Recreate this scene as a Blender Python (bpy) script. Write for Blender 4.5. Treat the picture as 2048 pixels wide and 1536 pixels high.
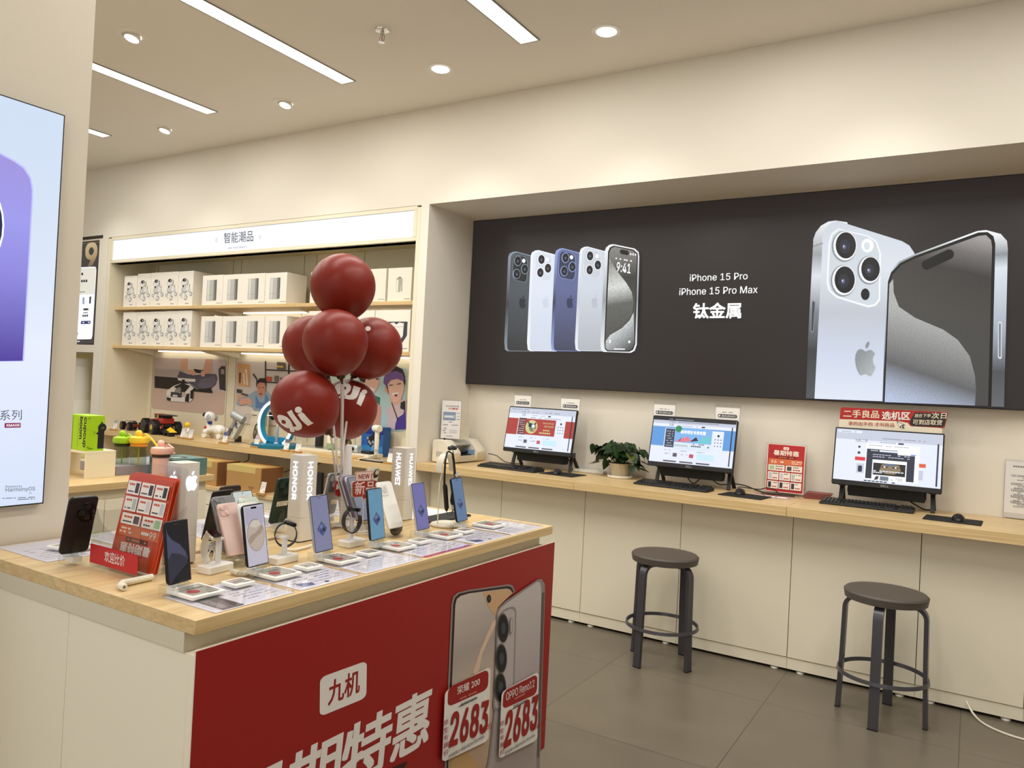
import bpy, bmesh, math, random
from mathutils import Vector, Matrix
from mathutils.geometry import tessellate_polygon
random.seed(7)
SC = bpy.context.scene
for o in list(bpy.data.objects): bpy.data.objects.remove(o)

# ---------------------------------------------------------------- camera
F_PX, YAW, PITCH, ROLL, EYE = 1524.55, .546428, .0076758, .0511426, 1.5
_f = Vector((-math.sin(YAW)*math.cos(PITCH), math.cos(YAW)*math.cos(PITCH), math.sin(PITCH)))
_r = Vector((math.cos(YAW), math.sin(YAW), 0)); _u = _r.cross(_f)
RIGHT = _r*math.cos(ROLL)+_u*math.sin(ROLL); UP = _u*math.cos(ROLL)-_r*math.sin(ROLL); FWD = _f
cam = bpy.data.objects.new('camera', bpy.data.cameras.new('camera')); SC.collection.objects.link(cam)
cam.data.sensor_width = 36; cam.data.lens = F_PX/2048*36; cam.data.clip_start = .05
_m = Matrix((RIGHT, UP, -FWD)).transposed().to_4x4(); _m.translation = (0, 0, EYE)
cam.matrix_world = _m
SC.camera = cam
# ---------------------------------------------------------------- world and exposure
w = bpy.data.worlds.new('world'); SC.world = w; w.use_nodes = True
w.node_tree.nodes['Background'].inputs[0].default_value = (1.0, .965, .90, 1)
w.node_tree.nodes['Background'].inputs[1].default_value = .95
SC.view_settings.view_transform = 'Standard'; SC.view_settings.look = 'None'
SC.view_settings.gamma = 1; SC.view_settings.exposure = 0; SC.view_settings.use_curve_mapping = False
try:
    SC.cycles.max_bounces = 9; SC.cycles.diffuse_bounces = 5; SC.cycles.transparent_max_bounces = 16
    SC.cycles.transmission_bounces = 8; SC.cycles.glossy_bounces = 4; SC.cycles.use_denoising = True
    SC.cycles.sample_clamp_indirect = 6; SC.cycles.caustics_reflective = False; SC.cycles.caustics_refractive = False
except Exception: pass
WARM = (1, .972, .915)
def lamp(kind, name, loc, energy, color=WARM, size=.1, size_y=None, rot=(0, 0, 0), spot=None, blend=.6):
    d = bpy.data.lights.new(name, kind); d.energy = energy; d.color = color
    if kind == 'AREA':
        d.shape = 'RECTANGLE' if size_y else 'DISK'; d.size = size
        if size_y: d.size_y = size_y
    if kind == 'SPOT': d.spot_size = spot; d.spot_blend = blend; d.shadow_soft_size = size
    o = bpy.data.objects.new(name, d); o.location = loc; o.rotation_euler = rot; SC.collection.objects.link(o)
    return o
STRIP_X = (-6.46, -5.07, -3.665, -2.262, -.86, .54)
DOWN = [(-5.775, 3.805), (-4.362, 3.809), (-2.96, 3.806), (-1.814, 3.792), (-.45, 3.80), (.95, 3.80), (-4.386, 2.645), (-.45, 2.645), (-5.775, 1.2), (-2.96, 1.0), (.2, .6), (-2.96, -1.2), (.2, -1.6), (-7.2, 3.805)]
CEIL = 3.5
STRIP_W = 30; SPOT_W = 30
for x in STRIP_X:   # the tubes behind the strip diffusers
    lamp('AREA', 'strip_lamp', (x, 2.4, CEIL-.012), STRIP_W, WARM, .11, 2.6)
for x in STRIP_X[::2]:
    lamp('AREA', 'strip_lamp', (x, -1.6, CEIL-.012), STRIP_W*1.2, WARM, .11, 2.6)
for x, y in DOWN:
    o = lamp('SPOT', 'downlight_lamp', (x, y, CEIL-.03), SPOT_W, WARM, .05, spot=math.radians(105), blend=.9)
# ---------------------------------------------------------------- pixel <-> world (2048 x 1536 frame), real planes of the room
def ray(x, y): return RIGHT*((x-1024)/F_PX)-UP*((y-768)/F_PX)+FWD
def onz(x, y, z): r = ray(x, y); return r*((z-EYE)/r.z)+Vector((0, 0, EYE))
def ony(x, y, Y): r = ray(x, y); return r*(Y/r.y)+Vector((0, 0, EYE))
def onx(x, y, X): r = ray(x, y); return r*(X/r.x)+Vector((0, 0, EYE))
# ---------------------------------------------------------------- materials
def lin(c):
    if isinstance(c, str): c = [int(c[i:i+2], 16)/255 for i in (0, 2, 4)]
    return tuple((v/12.92 if v <= .04045 else ((v+.055)/1.055)**2.4) for v in c)+(1,)
_M = {}
def mat(name, col='cccccc', rough=.5, metal=0, emit=0, trans=0, ior=1.45, coat=0, alpha=1, noise=None, bump=0, spec=.5):
    if name in _M: return _M[name]
    m = bpy.data.materials.new(name); m.use_nodes = True; nt = m.node_tree; b = nt.nodes['Principled BSDF']
    c = lin(col); b.inputs['Base Color'].default_value = c; b.inputs['Roughness'].default_value = rough
    b.inputs['Metallic'].default_value = metal; b.inputs['IOR'].default_value = ior
    b.inputs['Transmission Weight'].default_value = trans; b.inputs['Coat Weight'].default_value = coat
    b.inputs['Specular IOR Level'].default_value = spec; b.inputs['Alpha'].default_value = alpha
    if emit:
        b.inputs['Emission Color'].default_value = c; b.inputs['Emission Strength'].default_value = emit
        b.inputs['Base Color'].default_value = tuple(v*.15 for v in c[:3])+(1,)
    if noise or bump:
        tc = nt.nodes.new('ShaderNodeTexCoord'); no = nt.nodes.new('ShaderNodeTexNoise')
        no.inputs['Scale'].default_value = (noise or (80, 0))[0]; no.inputs['Detail'].default_value = 4
        nt.links.new(tc.outputs['Object'], no.inputs['Vector'])
        if noise:
            r = nt.nodes.new('ShaderNodeMixRGB'); r.blend_type = 'MIX'; k = noise[1]
            r.inputs[1].default_value = tuple(v*(1-k) for v in c[:3])+(1,); r.inputs[2].default_value = tuple(min(1, v*(1+k)) for v in c[:3])+(1,)
            nt.links.new(no.outputs['Fac'], r.inputs[0]); nt.links.new(r.outputs[0], b.inputs['Base Color'])
        if bump:
            bp = nt.nodes.new('ShaderNodeBump'); bp.inputs['Strength'].default_value = bump; bp.inputs['Distance'].default_value = .002
            nt.links.new(no.outputs['Fac'], bp.inputs['Height']); nt.links.new(bp.outputs[0], b.inputs['Normal'])
    _M[name] = m; return m
def ramp_mat(name, stops, vec, rough=.4, emit=0, grain=0, metal=0):
    """printed or displayed picture gradient: colours run along vec (object space: origin, direction/length)"""
    if name in _M: return _M[name]
    m = bpy.data.materials.new(name); m.use_nodes = True; nt = m.node_tree; b = nt.nodes['Principled BSDF']
    tc = nt.nodes.new('ShaderNodeTexCoord'); org, d = Vector(vec[0]), Vector(vec[1])
    sub = nt.nodes.new('ShaderNodeVectorMath'); sub.operation = 'SUBTRACT'; sub.inputs[1].default_value = org
    dot = nt.nodes.new('ShaderNodeVectorMath'); dot.operation = 'DOT_PRODUCT'; dot.inputs[1].default_value = d/d.length_squared
    nt.links.new(tc.outputs['Object'], sub.inputs[0]); nt.links.new(sub.outputs[0], dot.inputs[0])
    r = nt.nodes.new('ShaderNodeValToRGB'); e = r.color_ramp.elements
    e[0].position, e[0].color = stops[0][0], lin(stops[0][1]); e[1].position, e[1].color = stops[-1][0], lin(stops[-1][1])
    for p, c in stops[1:-1]: q = e.new(p); q.color = lin(c)
    nt.links.new(dot.outputs['Value'], r.inputs[0]); out = r.outputs[0]
    if grain:
        no = nt.nodes.new('ShaderNodeTexNoise'); no.inputs['Scale'].default_value = 260; no.inputs['Detail'].default_value = 2
        nt.links.new(tc.outputs['Object'], no.inputs['Vector'])
        mr = nt.nodes.new('ShaderNodeMapRange'); mr.inputs[1].default_value = .35; mr.inputs[2].default_value = .65
        mr.inputs[3].default_value = 1-grain; mr.inputs[4].default_value = 1+grain; nt.links.new(no.outputs['Fac'], mr.inputs[0])
        mu = nt.nodes.new('ShaderNodeVectorMath'); mu.operation = 'SCALE'; nt.links.new(out, mu.inputs[0]); nt.links.new(mr.outputs[0], mu.inputs['Scale']); out = mu.outputs[0]
    b.inputs['Roughness'].default_value = rough; b.inputs['Metallic'].default_value = metal
    if emit:
        nt.links.new(out, b.inputs['Emission Color']); b.inputs['Emission Strength'].default_value = emit; b.inputs['Base Color'].default_value = (.02, .02, .02, 1)
    else: nt.links.new(out, b.inputs['Base Color'])
    _M[name] = m; return m
def wood_mat(name, a, b_, axis=0, rough=.32):
    if name in _M: return _M[name]
    m = bpy.data.materials.new(name); m.use_nodes = True; nt = m.node_tree; b = nt.nodes['Principled BSDF']
    tc = nt.nodes.new('ShaderNodeTexCoord'); mp = nt.nodes.new('ShaderNodeMapping')
    s = [14, 14, 60]; s[axis] = 1.1
    if axis == 0: s = [1.1, 26, 60]
    else: s = [26, 1.1, 60]
    mp.inputs['Scale'].default_value = s
    n1 = nt.nodes.new('ShaderNodeTexNoise'); n1.inputs['Scale'].default_value = 1.6; n1.inputs['Detail'].default_value = 6; n1.inputs['Distortion'].default_value = .6
    r = nt.nodes.new('ShaderNodeValToRGB'); r.color_ramp.elements[0].position = .32; r.color_ramp.elements[0].color = lin(b_)
    r.color_ramp.elements[1].position = .68; r.color_ramp.elements[1].color = lin(a)
    nt.links.new(tc.outputs['Object'], mp.inputs[0]); nt.links.new(mp.outputs[0], n1.inputs['Vector'])
    nt.links.new(n1.outputs['Fac'], r.inputs[0]); nt.links.new(r.outputs[0], b.inputs['Base Color'])
    b.inputs['Roughness'].default_value = rough; _M[name] = m; return m
def floor_mat():
    m = bpy.data.materials.new('floor_tiles'); m.use_nodes = True; nt = m.node_tree; b = nt.nodes['Principled BSDF']
    tc = nt.nodes.new('ShaderNodeTexCoord'); mp = nt.nodes.new('ShaderNodeMapping'); mp.inputs['Location'].default_value = (0, -3.975, 0)
    br = nt.nodes.new('ShaderNodeTexBrick'); br.offset = 0; br.inputs['Scale'].default_value = 1
    br.inputs['Brick Width'].default_value = .843; br.inputs['Row Height'].default_value = .855; br.inputs['Mortar Size'].default_value = .0022
    br.inputs['Color1'].default_value = lin('6f6658'); br.inputs['Color2'].default_value = lin('6a6255'); br.inputs['Mortar'].default_value = lin('4b443a')
    no = nt.nodes.new('ShaderNodeTexNoise'); no.inputs['Scale'].default_value = 5; no.inputs['Detail'].default_value = 8
    mx = nt.nodes.new('ShaderNodeMixRGB'); mx.blend_type = 'MULTIPLY'; mx.inputs[0].default_value = 1
    rr = nt.nodes.new('ShaderNodeValToRGB'); rr.color_ramp.elements[0].color = (.8, .8, .8, 1); rr.color_ramp.elements[1].color = (1.12, 1.12, 1.12, 1)
    L = nt.links.new
    L(tc.outputs['Object'], mp.inputs[0]); L(mp.outputs[0], br.inputs['Vector']); L(tc.outputs['Object'], no.inputs['Vector'])
    L(no.outputs['Fac'], rr.inputs[0]); L(br.outputs['Color'], mx.inputs[1]); L(rr.outputs[0], mx.inputs[2]); L(mx.outputs[0], b.inputs['Base Color'])
    r2 = nt.nodes.new('ShaderNodeMapRange'); r2.inputs[3].default_value = .25; r2.inputs[4].default_value = .42
    L(no.outputs['Fac'], r2.inputs[0]); L(r2.outputs[0], b.inputs['Roughness'])
    return m
WALL = mat('wall_paint', 'e8e2d6', .75, noise=(3, .015)); CEILM = mat('ceiling_paint', 'f3efe7', .85)
PAN = mat('laminate_cream', 'f3ecd8', .38); PAN2 = mat('laminate_edge', 'd9d1bb', .45); SEAM = mat('seam_dark', '5d5546', .8)
WOODX = wood_mat('ash_wood_x', 'e2c795', 'cdae79', 0); WOODY = wood_mat('ash_wood_y', 'e2c795', 'cdae79', 1)
WHITE = mat('white_plastic', 'f0eee8', .35); IVORY = mat('ivory_plastic', 'e8e2d0', .35); BLACK = mat('black_plastic', '17171a', .35)
BLACKM = mat('black_matte', '1a1a1c', .6); GLASSBLK = mat('black_glass', '08080a', .06, coat=.5); CHROME = mat('chrome', 'd8d8d8', .15, 1)
def thin_glass(name, col='ffffff', keep=.93, ior=1.42, rough=.02):
    m = bpy.data.materials.new(name); m.use_nodes = True; nt = m.node_tree; nt.nodes.clear()
    o = nt.nodes.new('ShaderNodeOutputMaterial'); tr = nt.nodes.new('ShaderNodeBsdfTransparent'); gl = nt.nodes.new('ShaderNodeBsdfGlossy'); fr = nt.nodes.new('ShaderNodeFresnel'); mx = nt.nodes.new('ShaderNodeMixShader')
    c = lin(col); tr.inputs[0].default_value = tuple(v*keep for v in c[:3])+(1,); gl.inputs['Roughness'].default_value = rough; fr.inputs[0].default_value = ior
    ge = nt.nodes.new('ShaderNodeNewGeometry'); iv = nt.nodes.new('ShaderNodeMath'); iv.operation = 'SUBTRACT'; iv.inputs[0].default_value = 1; ml = nt.nodes.new('ShaderNodeMath'); ml.operation = 'MULTIPLY'
    nt.links.new(ge.outputs['Backfacing'], iv.inputs[1]); nt.links.new(iv.outputs[0], ml.inputs[0]); nt.links.new(fr.outputs[0], ml.inputs[1]); nt.links.new(ml.outputs[0], mx.inputs[0]); nt.links.new(tr.outputs[0], mx.inputs[1]); nt.links.new(gl.outputs[0], mx.inputs[2]); nt.links.new(mx.outputs[0], o.inputs[0])
    _M[name] = m; return m
ACRYL = thin_glass('clear_acrylic', 'fafbfb', .965); INK = mat('ink_black', '1c1c20', .5); INKG = mat('ink_grey', '77777c', .5)
PAPER = mat('paper_white', 'f2f0ec', .5); RED = mat('print_red', 'b01a20', .45); GREY = mat('grey_metal', '8d8f93', .35, .6)
LIT = mat('diffuser_lit', 'fff4de', .5, emit=1.6); LED = mat('led_white', 'fff6e6', .5, emit=5); LOGO = mat('logo_lit', 'eef2ff', .5, emit=1.6)
# ---------------------------------------------------------------- mesh tools
_TXT = {}
try: _SANS = bpy.data.fonts.load(bpy.utils.system_resource('DATAFILES', path='fonts')+'/Inter.woff2')
except Exception: _SANS = None
def text2d(s, weight=0., space=1., line=1.):
    k = (s, weight, space)
    if k in _TXT: return _TXT[k]
    c = bpy.data.curves.new('t', 'FONT'); c.body = s; c.size = 1; c.offset = min(weight, 0.)
    if _SANS and s.isascii(): c.font = _SANS
    c.resolution_u = 3; c.space_character = space; c.space_line = line
    c.resolution_u = 3; o = bpy.data.objects.new('t', c); m = o.to_mesh()
    vs = [(v.co.x, v.co.y) for v in m.vertices]; fs = [tuple(p.vertices) for p in m.polygons]
    o.to_mesh_clear(); bpy.data.objects.remove(o); bpy.data.curves.remove(c)
    x0 = min(v[0] for v in vs); x1 = max(v[0] for v in vs); y0 = min(v[1] for v in vs); y1 = max(v[1] for v in vs)
    vs = [((x-x0)/(x1-x0), (y-y0)/(y1-y0)) for x, y in vs]
    _TXT[k] = (vs, fs, (x1-x0)/(y1-y0)); return _TXT[k]
def rrect(w, h, r, n=5, cx=0, cy=0):
    r = min(r, w/2-1e-5, h/2-1e-5); out = []
    for sx, sy, a0 in ((1, 1, 0), (-1, 1, 90), (-1, -1, 180), (1, -1, 270)):
        for i in range(n+1):
            a = math.radians(a0+90*i/n); out.append((cx+sx*(w/2-r)+r*math.cos(a), cy+sy*(h/2-r)+r*math.sin(a)))
    return out
def circ(r, n=24, cx=0, cy=0, ry=None): return [(cx+r*math.cos(2*math.pi*i/n), cy+(ry or r)*math.sin(2*math.pi*i/n)) for i in range(n)]
_W = {}
class MB:
    def __init__(s): s.v = []; s.f = []; s.m = []; s.mats = []; s.X = Matrix()
    def at(s, M): s.X = M; return s
    def add(s, vs, fs, m):
        if m not in s.mats: s.mats.append(m)
        k = s.mats.index(m); b = len(s.v)
        s.v += [s.X @ Vector(v) for v in vs]; s.f += [tuple(b+i for i in f) for f in fs]; s.m += [k]*len(fs); return s
    def box(s, x0, x1, y0, y1, z0, z1, m):
        v = [(x, y, z) for z in (z0, z1) for x, y in ((x0, y0), (x1, y0), (x1, y1), (x0, y1))]
        return s.add(v, [(3, 2, 1, 0), (4, 5, 6, 7), (0, 1, 5, 4), (1, 2, 6, 5), (2, 3, 7, 6), (3, 0, 4, 7)], m)
    def prism(s, pts, z0, z1, m, m_side=None, taper=1.):
        """2-D outline in xy extruded along z"""
        n = len(pts); cx = sum(p[0] for p in pts)/n; cy = sum(p[1] for p in pts)/n
        v = [(x, y, z0) for x, y in pts]+[(cx+(x-cx)*taper, cy+(y-cy)*taper, z1) for x, y in pts]
        s.add(v, [tuple(range(n-1, -1, -1)), tuple(range(n, 2*n))], m)
        return s.add(v, [(i, (i+1) % n, n+(i+1) % n, n+i) for i in range(n)], m_side or m)
    def slab(s, w, h, d, r, m, m_side=None, e=.0012, n=5, z0=0):
        """rounded plate in xy with softened rims, thickness d along z, from z0"""
        e = min(e, d/2-1e-5, r*.9 if r > 0 else d/2-1e-5)
        L = [(rrect(w-2*e, h-2*e, max(r-e, .0003), n), z0), (rrect(w, h, r, n), z0+e), (rrect(w, h, r, n), z0+d-e), (rrect(w-2*e, h-2*e, max(r-e, .0003), n), z0+d)]
        return s.loft([[(x, y, z) for x, y in p] for p, z in L], m_side or m, capm=m)
    def loft(s, rings, m, cap=True, capm=None, closed=True):
        n = len(rings[0]); v = [p for r in rings for p in r]; f = []
        for k in range(len(rings)-1):
            for i in range(n if closed else n-1): j = (i+1) % n; f.append((k*n+i, k*n+j, (k+1)*n+j, (k+1)*n+i))
        s.add(v, f, m)
        if cap:
            s.add(rings[0], [tuple(range(n-1, -1, -1))], capm or m); s.add(rings[-1], [tuple(range(n))], capm or m)
        return s
    def lathe(s, prof, m, c=(0, 0, 0), n=24, axis='z', cap=True):
        R = []
        for r, z in prof:
            ring = [(r*math.cos(2*math.pi*i/n), r*math.sin(2*math.pi*i/n), z) for i in range(n)]
            if axis == 'x': ring = [(z, x, y) for x, y, z in ring]
            if axis == 'y': ring = [(y, z, x) for x, y, z in ring]
            R.append([(x+c[0], y+c[1], z+c[2]) for x, y, z in ring])
        return s.loft(R, m, cap)
    def tube(s, pts, r, m, n=8, closed=False, cap=True):
        P = [Vector(p) for p in pts]; rad = r if isinstance(r, (list, tuple)) else [r]*len(P); R = []; up = None
        for i, p in enumerate(P):
            if closed: d = P[(i+1) % len(P)]-P[i-1]
            else: d = P[min(i+1, len(P)-1)]-P[max(i-1, 0)]
            d.normalize()
            if up is None: up = Vector((0, 0, 1)) if abs(d.z) < .9 else Vector((1, 0, 0))
            a = (up-d*up.dot(d)).normalized(); up = a; b = d.cross(a)
            R.append([tuple(p+(a*math.cos(2*math.pi*k/n)+b*math.sin(2*math.pi*k/n))*rad[i]) for k in range(n)])
        if closed: R.append(R[0]); return s.loft(R, m, False)
        return s.loft(R, m, cap)
    def sweep(s, pts, w, t, m, side):
        """flat strap: width w along 'side', thickness t"""
        P = [Vector(p) for p in pts]; sd = Vector(side).normalized(); R = []
        for i, p in enumerate(P):
            d = (P[min(i+1, len(P)-1)]-P[max(i-1, 0)]).normalized(); nn = d.cross(sd).normalized()
            R.append([tuple(p+sd*a*w/2+nn*b*t/2) for a, b in ((1, 1), (-1, 1), (-1, -1), (1, -1))])
        return s.loft(R, m)
    def ball(s, c, r, m, n=16, sc=(1, 1, 1)):
        R = []
        for k in range(n//2+1):
            a = math.pi*k/(n//2); a = min(max(a, .02), math.pi-.02)
            R.append([(c[0]+r*sc[0]*math.sin(a)*math.cos(2*math.pi*i/n), c[1]+r*sc[1]*math.sin(a)*math.sin(2*math.pi*i/n), c[2]-r*sc[2]*math.cos(a)) for i in range(n)])
        return s.loft(R, m)
    def poly(s, pts, m):
        P = [Vector(p) for p in pts]; return s.add(pts, [tuple(t) for t in tessellate_polygon([P])], m)
    def text(s, txt, m, o, u, v, wt=.012, space=1.):
        """lettering whose bounding box is the parallelogram o, o+u, o+v"""
        vs, fs, asp = text2d(txt, 0 if wt > 0 else wt, space); o, u, v = Vector(o), Vector(u), Vector(v)
        sh = ((0, 0),) if wt <= 0 else tuple((i*wt*.8, j*wt*.8) for i in (-1, 0, 1) for j in (-1, 0, 1)) if wt > .012 else ((-wt*.8, 0), (wt*.8, 0))
        n = u.cross(v).normalized() if len(sh) > 1 else Vector((0, 0, 0))
        for k, (i, j) in enumerate(sh): s.add([o+n*(.00004*k)+u*(a+i/asp)+v*(b+j) for a, b in vs], fs, m)
        return s
    def build(s, name, parent=None, world=False, smooth=True, bevel=0, kind=None, label=None, ang=35):
        X = Matrix()
        if parent is not None and world: X = _W[parent.name].inverted()
        me = bpy.data.meshes.new(name); me.from_pydata([tuple(X @ v) for v in s.v], [], s.f)
        for m in s.mats: me.materials.append(m)
        me.polygons.foreach_set('material_index', s.m)
        if smooth:
            me.polygons.foreach_set('use_smooth', [True]*len(me.polygons)); me.update()
            me.set_sharp_from_angle(angle=math.radians(ang))
        me.update(); o = bpy.data.objects.new(name, me); SC.collection.objects.link(o)
        if parent is not None: o.parent = parent
        _W[o.name] = _W[parent.name] if parent is not None else Matrix()
        if bevel:
            md = o.modifiers.new('bevel', 'BEVEL'); md.width = bevel; md.segments = 2; md.limit_method = 'ANGLE'; md.angle_limit = math.radians(40)
        if kind: o['kind'] = kind
        if label: o['label'] = label
        return o
def tag(o, label, cat, group=None, kind=None):
    o['label'] = label; o['category'] = cat
    if group: o['group'] = group
    if kind: o['kind'] = kind
    return o
def thing(name, loc, label, cat, group=None, rz=0., M=None):
    o = bpy.data.objects.new(name, None); o.empty_display_size = .05; SC.collection.objects.link(o)
    X = M if M is not None else Matrix.Translation(loc) @ Matrix.Rotation(rz, 4, 'Z')
    o.matrix_world = X; _W[o.name] = X.copy(); return tag(o, label, cat, group)
def single(name, mb, loc, label, cat, group=None, **k):
    """a thing that is one mesh; mb is in world coordinates, origin moved to its base"""
    T = Matrix.Translation(loc).inverted(); mb.v = [T @ Vector(v) for v in mb.v]
    o = mb.build(name, None, **k); o.location = loc; _W[o.name] = Matrix.Translation(loc); return tag(o, label, cat, group)
def clone(o, X, label=None, group=None, name=None):
    """copy a thing with its parts and sub-parts; X = its new world matrix"""
    c = o.copy(); SC.collection.objects.link(c); c.matrix_world = X; _W[c.name] = X.copy()
    if label: c['label'] = label
    if group: c['group'] = group
    for ch in [k for k in bpy.data.objects if k.parent == o]:
        d = ch.copy(); SC.collection.objects.link(d); d.parent = c
        for g in [k for k in bpy.data.objects if k.parent == ch]:
            e = g.copy(); SC.collection.objects.link(e); e.parent = d
    return c
class Art:
    """flat print laid on a real plane; points are given where the photo shows them on that plane"""
    def __init__(s, axis, val, n):
        s.axis, s.val, s.n, s.k, s.mb = axis, val, Vector(n), 0, MB(); s.off = 0
    def p(s, x, y):
        v = s.val; q = ony(x, y, v) if s.axis == 'y' else onx(x, y, v) if s.axis == 'x' else onz(x, y, v)
        return q+s.n*s.off
    def poly(s, pts, m, k=None, lift=None):
        s.k += 1; s.off = (.0004*(k if k is not None else s.k)); s.mb.poly([s.p(*q) for q in pts], m); return s
    def rr(s, a, b, c, d, r, m, k=None, n=4):
        """rounded quad TL,TR,BR,BL; r = corner fraction of the width/height"""
        Q = [Vector(q) for q in (a, b, c, d)]; out = []
        rx, ry = r if isinstance(r, tuple) else (r, r)
        for cx, cy, a0 in ((1-rx, ry, -90), (1-rx, 1-ry, 0), (rx, 1-ry, 90), (rx, ry, 180)):
            for i in range(n+1):
                t = math.radians(a0+90*i/n); u, v = cx+rx*math.cos(t), cy+ry*math.sin(t)
                out.append(tuple((Q[0]*(1-u)+Q[1]*u)*(1-v)+(Q[3]*(1-u)+Q[2]*u)*v))
        return s.poly(out, m, k)
    def ell(s, cx, cy, rx, ry, m, k=None, rot=0, n=22):
        c, sn = math.cos(math.radians(rot)), math.sin(math.radians(rot))
        return s.poly([(cx+rx*math.cos(t)*c-ry*math.sin(t)*sn, cy+rx*math.cos(t)*sn+ry*math.sin(t)*c) for t in [2*math.pi*i/n for i in range(n)]], m, k)
    def text(s, t, m, bl, br, tl, wt=.012, k=None, space=1.):
        s.k += 1; s.off = (.0004*(k if k is not None else s.k)); o = s.p(*bl); s.mb.text(t, m, o, s.p(*br)-o, s.p(*tl)-o, wt, space); return s
    def bars(s, a, b, h, m, k=None, dash=3):
        """a line of unreadably small print from a to b, h pixels high"""
        s.k += 1; s.off = .0004*(k if k is not None else s.k); A, B = Vector(a), Vector(b); n = max(2, int((B-A).length/dash)); d = (B-A)/n
        for i in range(n):
            if random.random() < .18: continue
            p = A+d*i; q = A+d*(i+.75); s.mb.poly([s.p(p.x, p.y-h/2), s.p(q.x, q.y-h/2), s.p(q.x, q.y+h/2), s.p(p.x, p.y+h/2)], m)
        return s
    def build(s, name, parent): return s.mb.build(name, parent, world=True, smooth=False)
# ================================================================ room shell
X0, X1R, Y0, YP, YB = -9.6, 3.1, -4.6, 4.32, 4.954
XS, ZL = -3.396, 2.80
def struct(name, mb, **k): return mb.build(name, None, kind='structure', smooth=False, **k)
struct('floor', MB().box(X0, X1R, Y0, 5.2, -.1, 0, floor_mat()))
struct('ceiling', MB().box(X0, X1R, Y0, 5.2, CEIL, CEIL+.1, CEILM))
struct('wall_back_upper', MB().box(X0, X1R, YP, 5.2, ZL, CEIL, WALL))
struct('wall_back', MB().box(X0, X1R, YB, 5.2, 0, ZL, WALL))
struct('wall_pillar', MB().box(-3.468, XS, YP, YB, 0, ZL, WALL))
struct('wall_left', MB().box(X0-.1, X0, Y0, 5.2, 0, CEIL, WALL))
struct('wall_right', MB().box(X1R, X1R+.1, Y0, 5.2, 0, CEIL, WALL))
# column with the big light box, standing behind the island
XC = -2.402
cy1 = 1.325
struct('wall_column', MB().box(-3.15, XC, .45, cy1, 0, CEIL, mat('column_paint', 'ded6c6', .7)))
# frame panel left of the shelving unit, beside the screen niche
struct('wall_back_left', MB().box(-7.525, -7.375, YP, YB, 0, ZL, WALL).box(X0, -7.525, YP, YB, 2.785, ZL, WALL).box(X0, -7.525, YP, YB, 1.66, 1.735, WALL).box(X0, -7.525, YP+.03, YB, 0, .9, WALL)
       .box(X0, -7.525, 4.8, YB, .9, 1.66, mat('niche_back', 'cdc08a', .7)).box(X0, -7.525, YP+.06, YB, 1.735, 2.785, WALL))
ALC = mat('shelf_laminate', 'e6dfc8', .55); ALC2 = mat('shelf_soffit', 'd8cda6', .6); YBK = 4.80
b = MB().box(-7.37, -7.32, YP, 4.95, 0, 2.785, ALC).box(-3.503, -3.469, YP, 4.95, 0, 2.785, ALC).box(-7.32, -3.503, YBK, YBK+.02, 0, 2.785, ALC)
for px in (308, 458, 474, 600, 624, 720): b.box(ony(px, 700, YBK).x-.002, ony(px, 700, YBK).x+.002, YBK-.001, YBK, .95, 2.6, SEAM)
struct('wall_alcove', b)
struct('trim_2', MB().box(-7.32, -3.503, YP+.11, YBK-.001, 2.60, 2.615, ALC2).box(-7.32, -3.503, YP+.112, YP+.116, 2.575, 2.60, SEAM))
struct('trim_1', MB().box(X0, -7.47, YP-.004, YP, 2.80, 2.83, mat('slot_dark', '3a342c', .7)))

# ---------------------------------------------------------------- ceiling fittings
for i, x in enumerate(STRIP_X):
    w2 = .058
    t = thing('ceiling_strip_light', (x, 2.4, CEIL), 'x', 'ceiling light', 'recessed strip lights in the ceiling')
    MB().box(-w2-.006, -w2, -1.32, 1.32, -.006, 0, GREY).box(w2, w2+.006, -1.32, 1.32, -.006, 0, GREY).box(-w2-.006, w2+.006, 1.32, 1.326, -.006, 0, GREY).box(-w2-.006, w2+.006, -1.326, -1.32, -.006, 0, GREY).build('frame', t)
    MB().box(-w2, w2, -1.32, 1.32, -.004, 0, LIT).build('diffuser', t)
    t['label'] = ['long strip light in the ceiling, short end just showing beside the column', 'long strip light in the ceiling, second from the column edge', 'long strip light in the ceiling left of the sprinkler', 'wide-looking strip light in the ceiling right of the sprinkler, before the round lights', 'strip light over the computer counter, behind the round lights', 'strip light in the ceiling near the end of the computer counter'][i]
for i, x in enumerate(STRIP_X[::2]):
    t = thing('ceiling_strip_light', (x, -1.6, CEIL), ['strip light behind the column', 'strip light over the aisle behind the viewer', 'strip light near the shop entrance'][i], 'ceiling light', 'recessed strip lights in the ceiling')
    MB().box(-.06, .06, -1.3, 1.3, -.004, 0, LIT).build('diffuser', t)
DL = {0: 'small tilted round downlight nearest the column, over the left end of the shelf sign', 1: 'small tilted round downlight over the middle of the shelf sign', 2: 'bright round downlight above the pillar between shelf and counter', 3: 'largest bright round downlight above the black poster', 6: 'round downlight between the two long strip lights'}
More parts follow.
